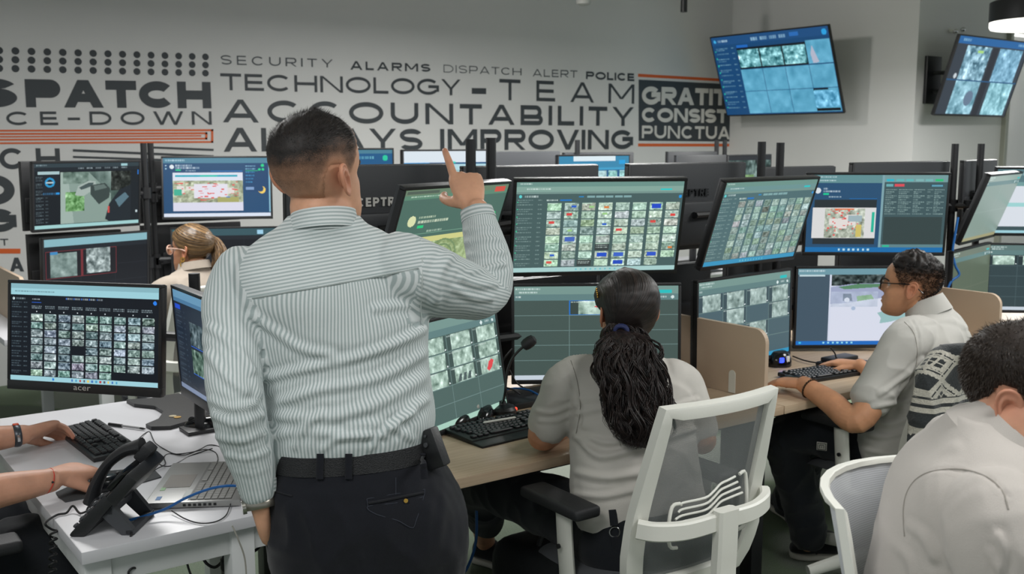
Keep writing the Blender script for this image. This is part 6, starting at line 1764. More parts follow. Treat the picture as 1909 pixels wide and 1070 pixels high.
def ring_at(py, px, hw, d, df, db, k, e=2.4):
    c = W(px, row(py, d, db), d); w = hw*d/F_PX+k; P = []
    for t in np.linspace(0, 2*math.pi, 65)[:-1]:
        co, si = math.cos(t), math.sin(t); P.append(c+RT*w*math.copysign(abs(co)**(2/e), co)+FF*((df if si > 0 else db)+k)*math.copysign(abs(si)**(2/e), si))
    return np.array(P)
lo, hi = ring_at(886, 657, 152, 2.272, .126, .126, .003), ring_at(850, 656, 150, 2.27, .124, .124, .0035)
mb = MB(); n = 64; mb.add(np.vstack([lo, hi, hi+(hi.mean(0)-hi)*.05, lo+(lo.mean(0)-lo)*.05]), [(q*n+j, q*n+(j+1) % n, ((q+1) % 4)*n+(j+1) % n, ((q+1) % 4)*n+j) for q in range(4) for j in range(n)])
BELT = mb.build('belt', mat('black_woven_belt', (30, 31, 34), .5, bump=(500, 1.0)), TR)
def hit_on(obj, px, py, off=.0):
    o_ = Vector(CAM)-Vector(MAN.location); r = Vector(W(px, py, 1)-CAM).normalized(); h, loc, nor, _ = obj.ray_cast(o_, r)
    return np.array(loc)+np.array(MAN.location)-np.array(r)*off if h else W(px, py, 2.14)
for (a, b, c_, d_) in ((597, 846, 596, 893), (650, 846, 650, 893), (787, 838, 791, 880)):
    Q = [hit_on(BELT, a+(c_-a)*(y_-850)/36, y_, .004) for y_ in (854, 863, 873, 882)]; Q = [Q[0]+UPV*.009-FWD*.000]+Q+[Q[-1]-UPV*.012]
    mb = MB(); mb.tube(catmull(Q, 4), .0028, 8, ry=.0075, up=-FWD); mb.build('belt_loop', M['navy'], TR)
sm_ = mat('dark_pocket_edge', (16, 18, 24), .9); st2 = mat('trouser_stitch', (48, 52, 62), .9)
P = [hit_on(TR, a, b, .001) for a, b in [(687, 938), (710, 934), (735, 929), (760, 924), (790, 918)]]; mb = MB(); mb.tube(catmull(P, 5), .003, 6); mb.build('pocket_edge', sm_, TR)
P = [hit_on(TR, a, b, .001) for a, b in [(500, 912), (520, 918), (545, 925)]]; mb = MB(); mb.tube(catmull(P, 5), .002, 6); mb.build('pocket_edge', sm_, TR)
mb = MB()
for Q in ([(684, 930), (735, 921), (792, 912)], [(684, 930), (686, 944)], [(792, 912), (790, 926), (776, 970), (768, 984), (740, 970), (700, 958), (686, 944), (735, 938), (790, 926)], [(738, 922), (738, 890)]):
    P = [hit_on(TR, a, b, .0005) for a, b in Q]; mb.tube(catmull(P, 5), .0008, 5)
mb.build('pocket_stitching', st2, TR)
for a, b in ((757, 933), (510, 916)):
    p = hit_on(TR, a, b, .002); mb = MB(); mb.cyl(p, p-FWD*.0025, .0045, n=14); mb.build('pocket_button', M['gold'], TR)
for sx in (-1, 1):
    ft = np.array([MAN.location[0], MAN.location[1], 0])+RR*(.04+sx*.12); shoe(MAN, ft-FF*.07, ft+FF*.2)
p = W(806, 836, 2.215); b = empty('belt_radio', p, 'small black radio clipped to the right hip of the standing man', 'radio')
Rr = az_frame(azm-40, 0, -24); mb = MB(); mb.box(p, (.05, .028, .085), Rr, bev=.006); mb.build('body', M['black'], b); mb = MB(); mb.cyl(p+Rr @ [.0, -.015, .012], p+Rr @ [.0, -.019, .012], .005, n=12); mb.cyl(p+Rr @ [.006, -.015, .03], p+Rr @ [.006, -.018, .03], .003, n=10); mb.build('button', M['graphite'], b)
# ------------------------------------------------------------------ seated woman with the wavy ponytail
def sec3(c, az, hw, df, db, e=2.3, roll=0., lean=0.):
    R = az_frame(az, lean, roll); return (np.array(c, float), R[:, 0], R[:, 1], hw, df, db, e)
W_keep = W
W = lambda px, py, d: W_keep(px, py, d+.05)
S2 = skin_mat('tan_skin_of_woman', (206, 150, 118))
b0 = W(1195, 980, 2.93)
WOM = empty('person', (b0[0], b0[1], 0), 'seated person in grey t-shirt with long wavy dark ponytail', 'person')
azw = 68.0
def wsec(px, py, hwpx, d, df, db, e=2.3, az=azw): R = az_frame(az); return (W(px, py, d), R[:, 0], R[:, 1], hwpx*d/F_PX, df, db, e)
tors = [wsec(1200, 975, 128, 2.93, .15, .11), wsec(1193, 935, 131, 2.93, .155, .115), wsec(1187, 890, 126, 2.935, .16, .115), wsec(1183, 845, 123, 2.95, .165, .13), wsec(1180, 800, 121, 2.96, .16, .125),
        wsec(1178, 750, 122, 2.975, .145, .12), wsec(1174, 715, 120, 2.985, .12, .11, 2.5), wsec(1171, 690, 105, 2.99, .095, .095, 2.4), wsec(1169, 668, 72, 2.995, .075, .08, 2.2), wsec(1168, 652, 48, 3.0, .06, .065)]
SL, EL, WL = W(1062, 712, 2.97), W(1010, 822, 3.02), W(1075, 818, 3.30)
SR, ER, WR = W(1268, 722, 3.02), W(1308, 845, 3.02), W(1270, 800, 3.28)
EL[2] = .795; ER[2] = .785; WL[2] = .775; WR[2] = .785
mb = MB(); loft(mb, tors, n=56)
limb(mb, [W(1105, 705, 2.98), SL+[0, 0, .0], SL*.62+EL*.38, SL*.2+EL*.8], [.072, .070, .066, .0625], n=26)
limb(mb, [W(1245, 712, 3.0), SR, SR*.62+ER*.38, SR*.2+ER*.8], [.072, .070, .066, .0625], n=26)
wf = [([(1062, 705), (1075, 740), (1082, 780), (1072, 812)], -.004, .006), ([(1075, 812), (1120, 850), (1200, 830), (1290, 800)], .011, .012), ([(1080, 770), (1130, 760), (1190, 765)], .006, .010), ([(1075, 880), (1130, 890), (1200, 880)], .008, .012), ([(1068, 920), (1130, 925), (1210, 905)], .007, .010),
      ([(1000, 765), (1030, 770), (1070, 755)], .004, .008), ([(1005, 785), (1040, 785), (1072, 770)], .003, .007), ([(1250, 760), (1280, 750), (1300, 745)], .004, .008), ([(1090, 815), (1140, 825), (1200, 815)], .007, .010)]
def px_disp(px_f, base):
    def fn(P, no):
        d = base(P); u, v = proj_np(P); vis = np.clip(-(no @ FWD)*2.2, 0, 1); k = np.linalg.norm(P-CAM, axis=1)/F_PX
        for pts, hgt, wd in px_f:
            Q = catmull(pts, 6); dd = np.full(len(P), 1e9)
            for a, b in zip(Q[:-1], Q[1:]):
                ab = b-a; t = np.clip(((u-a[0])*ab[0]+(v-a[1])*ab[1])/(ab @ ab), 0, 1); dd = np.minimum(dd, np.hypot(u-a[0]-ab[0]*t, v-a[1]-ab[1]*t))
            x = dd*k/wd; d = d+vis*hgt*(np.exp(-x*x)-.5*np.exp(-((x-1.5)/.8)**2))
        return d
    return fn
TS_ = remeshed('t_shirt', mb, M['polo'], WOM, .006, 3, fn=px_disp(wf, lambda P: folds(P, (4.5, 4.5, 4), .006, 21, 1.5)-.004+.001*vnoise(P, (14, 14, 12), 5)))
HPw = W(1167, 588, 3.02); RHw = az_frame(azw+2, -6)
mb = MB(); HW = add_head(mb, HPw, RHw, W_=.145, L_=.185, H_=.225, jaw=.95, s=1.0)
limb(mb, [W(1168, 700, 3.0), W(1168, 665, 3.0), W(1167, 620, 3.01), HPw], [.06, .055, .054, .05], n=22)
limb(mb, [W(1172, 700, 3.0), W(1180, 800, 2.96), W(1195, 960, 2.94)], [.07, .09, .11], [.06, .08, .09], up=az_frame(azw)[:, 0])
limb(mb, [W(1150, 705, 3.0), SL, EL*.5+SL*.5, EL, EL*.5+WL*.5, WL], [.04, .048, .048, .042, .038, .028])
limb(mb, [W(1190, 705, 3.0), SR, ER*.5+SR*.5, ER, ER*.5+WR*.5, WR], [.04, .048, .048, .042, .038, .028])
for (w_, e_, ts) in ((WL, EL, 1), (WR, ER, -1)):
    f = nrmz(w_-e_); f[2] = -.02
    add_hand(mb, w_+f*.01, f, (0, 0, 1.), ts, [(25, 25, 15)]*4, thumb=(12, 12), thumb_out=35, s=.93)
HIP = W(1200, 960, 2.95); HIP[2] = .54
kn = [np.array([1.86, 2.42, .55]), np.array([2.28, 2.62, .55])]
fw_ = az_frame(azw)
ft = [np.array([2.10, 3.12, .09]), np.array([2.42, 2.86, .09])]
ft[0] = np.append(WZ(905, 1010, .09)[:2], .09); kn[0] = np.append(WZ(905, 905, .52)[:2], .52)
for i, sx in ((0, -1), (1, 1)):
    limb(mb, [HIP+fw_[:, 0]*sx*.09, kn[i], ft[i]], [.07, .05, .038])
BW = remeshed('body', mb, S2, WOM, .0048, 1)
e = HPw+RHw @ np.array([-.078, -.01, 0]); flush(BW, [(e, .03, .5)])
eyes_brows(BW, HPw, RHw, 1., .225, .185)
ears(BW, HPw, RHw, S2, .145, .95)
# earring cuff at the top of the left ear
c = W(1112, 546, 2.98); mb = MB()
for k in range(5): mb.sphere(c+UPV*(.012-.006*k)+RGT*.001*k, .0032)
mb.build('ear_cuff', M['gold'], WOM)
# trousers
mb = MB()
loft(mb, [wsec(1203, 935, 118, 2.94, .14, .13), wsec(1205, 975, 138, 2.95, .16, .15), wsec(1207, 1020, 142, 2.96, .16, .145, 2.6), wsec(1207, 1060, 120, 2.97, .13, .12, 2.6)], n=48)
for i, sx in ((0, -1), (1, 1)):
    h = HIP+fw_[:, 0]*sx*.085; a = ft[i]+[0, 0, .14]
    if i == 0: a = kn[0]*.42+ft[0]*.58
    limb(mb, [h, (h+kn[i])/2+[0, 0, .012], kn[i], kn[i]*.5+a*.5, a], [.108, .095, .078, .072, .068], n=26)
remeshed('trousers', mb, M['denim'], WOM, .008, 3, fn=lambda P, no: folds(P, (6, 6, 6), .008, 31, 1.5)-.004)
shoe(WOM, np.append(WZ(888, 1022, .05)[:2], .0), np.append(WZ(968, 1052, .03)[:2], .0), w=.046)
shoe(WOM, ft[1]*[1, 1, 0]-fw_[:, 1]*.06, ft[1]*[1, 1, 0]+fw_[:, 1]*.18, w=.046)
c = W(1146, 992, 2.80); mb = MB(); P = [c+RGT*.014*math.cos(t)+UPV*.014*math.sin(t) for t in np.linspace(0, 2*math.pi, 25)[:-1]]; mb.tube(P, .002, 7, closed=True, up=FWD); mb.build('belt_ring', M['chrome'], WOM)
mb = MB(); mb.tube([W(1142, 950, 2.81), W(1145, 980, 2.80)], .003, 8, ry=.011, up=FWD); mb.tube([W(1146, 1000, 2.80), W(1152, 1040, 2.81), W(1158, 1085, 2.83)], .003, 8, ry=.010, up=FWD); mb.build('belt_strap', M['denim'], WOM)
# hair: sleek cap pulled to a low tie, then a mass of loose waves
tie = W(1158, 616, 2.915)
tl = RHw.T @ (tie-HPw); fc = nrmz(np.array([0, .6, .45])-tl)
ea = nrmz(np.cross(fc, [1, 0, 0.])); eb = np.cross(fc, ea)
def flow_w(p):
    r = p-tl; u = r @ ea; v = r @ eb; return np.array([math.atan2(v, u)*34, np.linalg.norm(r)*3.5, 0.])
M['hairw'] = hair_mat('dark_brown_hair', (12, 9, 9), (44, 33, 29), .44, .4)
M['hairw2'] = hair_mat('dark_wavy_hair', (12, 10, 10), (48, 35, 32), .42, .4)
def line_w(a):
    a = abs(a); return float(np.interp(a, [0, 40, 70, 85, 100, 120, 150, 180], [.84, .80, .68, .58, .52, .30, .15, .12]))
capo, capg = hair_cap('hair', HW, HPw, RHw, line_w, lambda t, a: float(np.interp(t, [.1, .4, .7, 1], [.016, .016, .018, .018]))*(1.25 if abs(a) > 110 else 1), M['hairw'], WOM, flow=flow_w, bump=.03, seed=5)
mb = MB(); ax_ = nrmz(tie-HPw+np.array([0, 0, .02])); a1 = nrmz(np.cross(ax_, [0, 0, 1])); a2 = np.cross(ax_, a1)
P = [tie+a1*.017*math.cos(t)+a2*.013*math.sin(t) for t in np.linspace(0, 2*math.pi, 25)[:-1]]
for k in (-.005, .003): mb.tube([q+ax_*k for q in P], .0062, 8, closed=True, up=ax_)
mb.build('hair_tie', mat('navy_hair_tie', (30, 40, 84), .7), capo)
def ponytail(name, m, parent, path, widths, depths, n, r, wave, seed, right, back, cyc=2.6, core=True, jit=.15, free=1., sub=9):
    q = np.random.RandomState(seed); C_ = catmull(path, 10); Wd = catmull(np.stack([widths, depths, np.zeros(len(widths))], 1), 10); mb = MB(); k = len(C_); t = np.linspace(0, 1, k)
    if core: mb.tube(C_, Wd[:, 0]*.6, 16, ry=Wd[:, 1]*.5, up=right)
    for i in range(n):
        a = q.uniform(0, 2*math.pi); rr = math.sqrt(q.uniform(.2, 1.)); cy = cyc*q.uniform(.7, 1.35); am = wave*q.uniform(.5, 1.6); e = q.uniform(.72, 1.0)*free; s0 = q.uniform(0, .05)
        ph, ph2 = q.uniform(0, 6.28, 2); d0, d1 = q.randn(2)*jit
        for _ in range(sub):
            tt = np.linspace(s0, min(1., e*q.uniform(.93, 1.03)), 30); cx = np.stack([np.interp(tt, t, C_[:, d]) for d in range(3)], 1); wx = np.interp(tt, t, Wd[:, 0]); dx = np.interp(tt, t, Wd[:, 1])
            g = np.clip((tt-s0)/.12, 0, 1); o0, o1 = q.randn(2)*.0042; f0 = q.uniform(-.35, .35); sp = .4+1.2*tt
            off = np.outer(wx*(rr*math.cos(a)+d0*tt)+o0*sp+am*g*np.sin(2*math.pi*cy*tt+ph+f0), right)+np.outer(dx*(rr*math.sin(a)+d1*tt)+o1*sp+am*.9*g*np.cos(2*math.pi*cy*tt+ph2+f0), back)
            rad = r*q.uniform(.6, 1.2)*np.clip(np.minimum(1, (1-(tt-tt[0])/(tt[-1]-tt[0]))*2.2+.12), .1, 1)
            mb.tube(cx+off, rad, 4, up=right, cap=False)
    o = mb.build(name, m, parent, ang=180, fix=False)
    me = o.data; at = me.attributes.new('flow', 'FLOAT_VECTOR', 'POINT'); co, _ = mesh_np(me)
    at.data.foreach_set('vector', (co*np.array([130, 130, 14])).ravel()); return o
rw, bw = az_frame(azw)[:, 0], -az_frame(azw)[:, 1]
ponytail('ponytail', M['hairw2'], capo, [tie+FWD*.01, W(1166, 640, 2.875), W(1172, 680, 2.84), W(1182, 730, 2.825), W(1194, 775, 2.805), W(1197, 812, 2.795), W(1192, 832, 2.795)],
         np.array([.022, .078, .092, .090, .084, .062, .034]), np.array([.018, .040, .046, .046, .042, .032, .02]), 230, .00155, .0115, 3, rw, bw, cyc=3.0, jit=.22)
ponytail('hair_under_layer', M['hairw2'], capo, [W(1158, 600, 2.95), W(1165, 640, 2.93), W(1172, 690, 2.90), W(1180, 740, 2.875)], np.array([.04, .07, .078, .05]), np.array([.02, .03, .03, .02]), 70, .0016, .009, 9, rw, bw)
W = W_keep
# ------------------------------------------------------------------ man in glasses
S3 = skin_mat('warm_tan_skin', (206, 150, 114))
b0 = W(1725, 850, 3.75)
GM = empty('person', (b0[0], b0[1], 0), 'seated person in pale polo shirt and black-framed glasses, seen in profile', 'person')
azg = 108.0
def gsec(px, py, hwf, hwb, hw, d, e=2.3, az=azg):  # front and back depth in metres along the facing, half width in metres
    R = az_frame(az); return (W(px, py, d), R[:, 0], R[:, 1], hw, hwf, hwb, e)
tors = [gsec(1700, 866, .165, .14, .165, 3.74), gsec(1699, 830, .18, .14, .178, 3.74), gsec(1702, 780, .185, .14, .182, 3.75), gsec(1712, 720, .165, .125, .185, 3.76), gsec(1730, 660, .125, .12, .19, 3.77, 2.5), gsec(1741, 622, .10, .105, .185, 3.78, 2.6), gsec(1745, 596, .075, .08, .145, 3.785, 2.4), gsec(1738, 574, .062, .062, .085, 3.79), gsec(1728, 558, .058, .055, .066, 3.79)]
Rg = az_frame(azg)
SLg = W(1690, 636, 3.62); ELg = W(1600, 772, 3.55); WLg = W(1497, 722, 3.76)
ELg[2] = .715; WLg[2] = .79
SRg = W(1772, 640, 3.96); ERg = W(1700, 760, 4.05); WRg = W(1600, 700, 4.15); WRg[2] = .775
mb = MB(); loft(mb, tors, n=56)
limb(mb, [W(1718, 622, 3.70), SLg, SLg*.6+ELg*.4, SLg*.27+ELg*.73], [.066, .076, .074, .072], n=26)
limb(mb, [W(1760, 622, 3.86), SRg, SRg*.6+ERg*.4, SRg*.33+ERg*.67], [.066, .074, .072, .070], n=26)
gf = [([(1700, 596), (1712, 630), (1706, 680), (1680, 725)], -.003, .005), ([(1640, 735), (1690, 700), (1720, 670)], .006, .010), ([(1610, 780), (1660, 790), (1715, 770)], .006, .012), ([(1600, 800), (1640, 815), (1690, 805)], .006, .010), ([(1620, 760), (1680, 750), (1720, 735)], .006, .010), ([(1600, 835), (1650, 845), (1700, 840)], .004, .009), ([(1720, 600), (1770, 596), (1800, 610)], .003, .010)]
PG = remeshed('polo_shirt', mb, M['polo2'], GM, .006, 3, fn=px_disp(gf, lambda P: folds(P, (4.5, 4.5, 5), .007, 23, 1.5)-.004))
HPg = W(1697, 536, 3.79); RHg = az_frame(117, 3)
mb = MB(); HG = add_head(mb, HPg, RHg, W_=.155, L_=.198, H_=.232, nose=.030, jaw=1.0, lips=1.4)
limb(mb, [W(1735, 620, 3.79), W(1728, 590, 3.79), W(1716, 560, 3.79), HPg+RHg @ np.array([0, -.02, 0])], [.066, .062, .060, .05], n=22)
limb(mb, [W(1740, 620, 3.78), W(1722, 740, 3.76), W(1722, 860, 3.74)], [.08, .10, .12], up=Rg[:, 0])
limb(mb, [W(1730, 625, 3.74), SLg, SLg*.5+ELg*.5, ELg, ELg*.5+WLg*.5, WLg], [.04, .054, .053, .046, .042, .030])
limb(mb, [W(1750, 625, 3.84), SRg, SRg*.5+ERg*.5, ERg, ERg*.5+WRg*.5, WRg], [.04, .05, .05, .044, .040, .029])
f = nrmz(W(1452, 708, 3.82)-WLg); f[2] = -.06
add_hand(mb, WLg, f, (0, 0, 1.), 1, [(30, 34, 20), (26, 36, 22), (28, 34, 20), (30, 32, 18)], thumb=(12, 10), thumb_out=42, s=1.0)
f = nrmz(WRg-ERg); f[2] = 0; add_hand(mb, WRg, f, (0, 0, 1.), -1, [(22, 25, 15)]*4, thumb=(12, 10), thumb_out=42)
hipL, hipR = W(1690, 855, 3.78), W(1725, 855, 3.96); hipL[2] = hipR[2] = .545
knL = W(1470, 832, 3.96); knR = W(1520, 850, 4.12); knL[2] = .555; knR[2] = .54
ftL = np.append(WZ(1508, 1012, .09)[:2], .09); ftR = np.append(WZ(1470, 948, .09)[:2], .09)
for h, k_, a in ((hipL, knL, ftL), (hipR, knR, ftR)): limb(mb, [h, k_, a], [.07, .05, .04])
BG_ = remeshed('body', mb, S3, GM, .0042, 1)
flush(BG_, [(HPg+RHg @ np.array([0, .098, -.045]), .016, .55), (HPg+RHg @ np.array([-.083, -.012, 0]), .03, .3)])
eyes_brows(BG_, HPg, RHg, 1., .232, .198)
ears(BG_, HPg, RHg, S3, .155, 1.)
mb = MB()
for h, k_, a in ((hipL, knL, ftL), (hipR, knR, ftR)): limb(mb, [h, (h+k_)/2+[0, 0, .015], k_, k_*.5+a*.5, a+[0, 0, .03]], [.105, .092, .080, .076, .070], n=26)
loft(mb, [gsec(1725, 840, .13, .13, .165, 3.75), gsec(1726, 880, .16, .14, .18, 3.75), gsec(1728, 910, .14, .12, .16, 3.75)], n=40)
TG = remeshed('trousers', mb, M['denim'], GM, .008, 3, fn=lambda P, no: folds(P, (6, 6, 6), .011, 33, 1.5)-.005)
d = nrmz(W(1478, 1020, 3.9)-W(1560, 1020, 3.85)); d[2] = 0
q = np.append(WZ(1560, 1040, 0)[:2], 0); shoe(GM, q, np.append(WZ(1472, 1036, 0)[:2], 0), w=.05)
shoe(GM, np.append(WZ(1500, 985, 0)[:2], 0), np.append(WZ(1440, 938, 0)[:2], 0), w=.05)
def hit2(obj, root, px, py, off=0.):
    o_ = Vector(CAM)-Vector(root.location); r = Vector(W(px, py, 1)-CAM).normalized(); h, loc, nor, _ = obj.ray_cast(o_, r)
    return (np.array(loc)+np.array(root.location)-np.array(r)*off, np.array(nor)) if h else (None, None)
p, n_ = hit2(TG, GM, 1532, 832, .003)
if p is not None:
    u = nrmz(UPV+RGT*.08); u = nrmz(u-n_*(u @ n_)); r = np.cross(u, n_); Rm = np.stack([r, u, n_], 1)
    mb = MB(); mb.box(p, (.036, .036, .003), Rm, bev=.001); pt = mb.build('trouser_patch', M['pale'], GM)
    mb = MB()
    for (x, y, sx, sy) in ((0, .014, .03, .002), (0, -.014, .03, .002), (-.014, 0, .002, .03), (.014, 0, .002, .03), (0, .007, .017, .002), (-.0075, 0, .002, .016), (.0075, -.002, .002, .012), (0, -.002, .002, .008)):
        mb.box(p+r*x+u*y+n_*.002, (sx, sy, .001), Rm)
    mb.build('patch_mark', M['black'], pt)
# short curly hair
def line_g(a):
    a = abs(a); return float(np.interp(a, [0, 30, 52, 64, 78, 92, 108, 124, 150, 180], [.845, .83, .78, .66, .46, .58, .58, .36, .24, .22]))
capo, capg = hair_cap('hair', HG, HPg, RHg, line_g, lambda t, a: float(np.interp(t, [.2, .5, .7, .82, 1], [.001, .003, .006, .013, .017])), fade_mat('short_dark_curls', (26, 23, 22), (204, 148, 112), 500), GM,
                      cover=lambda t, a: float(np.interp(t, [.22, .32, .45, .68, .80], [-.4, .32, .58, .76, 1.1]))-max(0., .06-(t-line_g(a)))*12*(1 if abs(a) > 60 else 0), bump=.45, seed=7)
st_ = scalp_strands('hair_strands', capg, HPg, RHg, 7000, lambda t, a: float(np.interp(t, [.3, .6, .8, 1], [.004, .007, .013, .014])), .0011, M['darkhair'], GM, sweep=(0, .2, .2), tmin=.03, seed=6, lift=.006)
st_.parent = capo
# glasses
GL = empty('eyeglasses', HPg+RHg @ np.array([0, .1, .01]), 'black-framed eyeglasses on the man looking at the white yard', 'glasses')
h2w = lambda x, y, z: HPg+RHg @ np.array([x, y, z])
mb = MB(); ln_ = MB()
for sd in (-1, 1):
    c = (sd*.033, .1005-.002, .008); P = []
    for t in np.linspace(0, 2*math.pi, 33)[:-1]:
        x, z = .0255*math.copysign(abs(math.cos(t))**.75, math.cos(t)), .0195*math.copysign(abs(math.sin(t))**.75, math.sin(t)); P.append(h2w(c[0]+x, c[1]-.10*x*sd, c[2]+z))
    mb.tube(P, .0021, 7, closed=True, up=RHg[:, 1]); ln_.add(np.array(P), [tuple(range(32))])
mb.tube([h2w(-.009, .104, .012), h2w(0, .1065, .014), h2w(.009, .104, .012)], .0021, 7)
mb.build('frame', M['blackgloss'], GL); ln_.build('lens', mat('clear_lens', (240, 244, 246), .03, trans=.95), GL, smooth=False)
for sd in (-1, 1):
    mb = MB(); mb.tube(catmull([h2w(sd*.0585, .096, .014), h2w(sd*.075, .05, .018), h2w(sd*.0845, .0, .022), h2w(sd*.088, -.025, .016), h2w(sd*.087, -.052, -.004)], 5), .0019, 7); mb.build('temple', M['blackgloss'], GL)
# polo collar and bracelet
Rc = az_frame(azg) @ rotm('X', D(-24))
ring_band('collar', M['polo2'], PG, fl(W(1732, 588, 3.79), Rc[:, 0], Rc[:, 1], .084, .086), fl(W(1722, 557, 3.79), Rc[:, 0], Rc[:, 1], .066, .068), 0, 0, gap=14)
ax = nrmz(WLg-ELg); e1 = nrmz(np.cross(ax, [0, 0, 1])); e2 = np.cross(ax, e1); BR = empty('bracelet', WLg, 'dark chain bracelet on the left wrist of the man in glasses', 'bracelet'); mb = MB(); cB = WLg-ax*.035
for t in np.linspace(0, 2*math.pi, 25)[:-1]: mb.sphere(cB+e1*.0345*math.cos(t)+e2*.034*math.sin(t), (.0052, .0034, .0052), n=8, k=6)
o = mb.build('chain', mat('dark_bronze_chain', (72, 56, 42), .35, metal=.8), BR)
# --- patterned fleece jacket over the chair back
def jacket_mat():
    m = bpy.data.materials.new('patterned_fleece'); m.use_nodes = True
    nt = m.node_tree; N = nt.nodes; L = nt.links; b = N['Principled BSDF']
    at = N.new('ShaderNodeAttribute'); at.attribute_name = 'cloth'; sp = N.new('ShaderNodeSeparateXYZ'); L.new(at.outputs['Vector'], sp.inputs[0])
    def mth(op, a, b_=None, c=None):
        x = N.new('ShaderNodeMath'); x.operation = op
        for i, v in enumerate((a, b_, c)):
            if v is None: continue
            if isinstance(v, (int, float)): x.inputs[i].default_value = v
            else: L.new(v, x.inputs[i])
        return x.outputs[0]
    u, v = sp.outputs[0], sp.outputs[1]
    nz = N.new('ShaderNodeTexNoise'); nz.inputs['Scale'].default_value = 160; nz.inputs['Detail'].default_value = 3; tc = N.new('ShaderNodeTexCoord'); L.new(tc.outputs['Object'], nz.inputs['Vector'])
    jit = mth('MULTIPLY_ADD', nz.outputs[0], .09, -.045)
    pu = mth('PINGPONG', mth('ADD', u, jit), .5); pv = mth('PINGPONG', mth('ADD', v, jit), .5)
    dia = mth('ADD', pu, pv)                                  # diamonds
    ring1 = mth('LESS_THAN', mth('ABSOLUTE', mth('SUBTRACT', dia, .5)), .085)
    ring2 = mth('LESS_THAN', mth('ABSOLUTE', mth('SUBTRACT', dia, .24)), .065)
    step = mth('LESS_THAN', mth('ABSOLUTE', mth('SUBTRACT', mth('PINGPONG', mth('MULTIPLY', u, 3.), .5), mth('PINGPONG', mth('MULTIPLY', v, 3.), .5))), .07)
    band = mth('LESS_THAN', mth('PINGPONG', mth('MULTIPLY_ADD', v, .5, .13), .5), .12)
    bars_ = mth('GREATER_THAN', mth('PINGPONG', mth('MULTIPLY', v, 4.), .5), .2)
    w = mth('MAXIMUM', ring1, ring2)
    w = mth('MAXIMUM', w, mth('MULTIPLY', step, mth('LESS_THAN', dia, .42)))
    mx0 = N.new('ShaderNodeMix'); L.new(band, mx0.inputs[0]); L.new(w, mx0.inputs[2]); L.new(bars_, mx0.inputs[3])
    n2 = mth('MULTIPLY_ADD', nz.outputs[0], .7, .62)
    mx = N.new('ShaderNodeMix'); mx.data_type = 'RGBA'; L.new(mx0.outputs[0], mx.inputs[0]); mx.inputs[6].default_value = (*s2l((46, 50, 52)), 1); mx.inputs[7].default_value = (*s2l((192, 188, 176)), 1)
    m2 = N.new('ShaderNodeMix'); m2.data_type = 'RGBA'; m2.blend_type = 'MULTIPLY'; m2.inputs[0].default_value = 1; L.new(mx.outputs[2], m2.inputs[6]); L.new(n2, m2.inputs[7])
    L.new(m2.outputs[2], b.inputs['Base Color']); b.inputs['Roughness'].default_value = .95; b.inputs['Sheen Weight'].default_value = .3
    bp = N.new('ShaderNodeBump'); bp.inputs['Strength'].default_value = .6; bp.inputs['Distance'].default_value = .005; L.new(nz.outputs[0], bp.inputs['Height']); L.new(bp.outputs[0], b.inputs['Normal'])
    return m
M['jacket'] = jacket_mat()
J0 = W(1745, 700, 3.52)
JK = empty('fleece_jacket', (J0[0], J0[1], J0[2]), 'grey and cream patterned fleece jacket hung over the white chair back', 'jacket')
Rj = az_frame(88)
mb = MB()
loft(mb, [(W(a, b, d_), Rj[:, 0], Rj[:, 1], w, f_, k_, 3.) for (a, b, d_, w, f_, k_) in [(1764, 890, 3.50, .155, .03, .05), (1768, 822, 3.50, .165, .035, .055), (1774, 752, 3.50, .165, .04, .06), (1782, 692, 3.50, .155, .045, .06), (1794, 662, 3.51, .12, .04, .055), (1804, 646, 3.52, .07, .03, .035)]], n=48)
limb(mb, [W(1757, 672, 3.44), W(1734, 712, 3.42), W(1722, 782, 3.42), W(1712, 860, 3.43)], [.05, .052, .048, .040])
limb(mb, [W(1767, 662, 3.44), W(1797, 662, 3.42), W(1817, 677, 3.42)], [.038, .045, .04])
def jd(P, no): return folds(P, (5, 5, 3), .016, 41, 1.6)-.008
oj = remeshed('cloth', mb, M['jacket'], JK, .007, 2, fn=jd)
co, _ = mesh_np(oj.data); a = oj.data.attributes.new('cloth', 'FLOAT_VECTOR', 'POINT')
P = co; uu = (P @ Rj[:, 0])*7.5+(P @ Rj[:, 1])*2.0; vv = P[:, 2]*9.0+.35
a.data.foreach_set('vector', np.stack([uu, vv, np.zeros(len(P))], 1).ravel())
# ------------------------------------------------------------------ man in the right foreground
S4 = skin_mat('fair_tan_skin', (206, 156, 128))
bF = W(1840, 1150, 1.76)
FM = empty('person', (bF[0], bF[1], 0), 'seated person in warm grey polo shirt, cropped at the right edge in front', 'person')
azf = -52.0
CF = W(1800, 975, 1.76)      # middle of the chest
Rf = az_frame(azf)
def fsec(dz, fwd_, hw, df, db, e=2.3, az=azf, rgt=0.): R = az_frame(az); return (np.array([CF[0], CF[1], 0])+R[:, 1]*fwd_+R[:, 0]*rgt+[0, 0, dz], R[:, 0], R[:, 1], hw, df, db, e)
zc = CF[2]
tors = [fsec(zc-.36, -.045, .18, .16, .13), fsec(zc-.26, -.04, .185, .165, .135), fsec(zc-.16, -.025, .19, .16, .14), fsec(zc-.05, -.005, .205, .15, .14), fsec(zc+.05, .01, .21, .13, .135, 2.5), fsec(zc+.105, .022, .20, .11, .12, 2.6), fsec(zc+.142, .022, .155, .080, .088, 2.4), fsec(zc+.172, .012, .10, .045, .055), fsec(zc+.192, .006, .065, .025, .035)]
pF = lambda dz, f_, r_: np.array([CF[0], CF[1], zc+dz])+Rf[:, 1]*f_+Rf[:, 0]*r_
SRf, ERf, WRf = pF(.06, .02, .20), pF(-.21, .10, .255), pF(-.20, .36, .20)
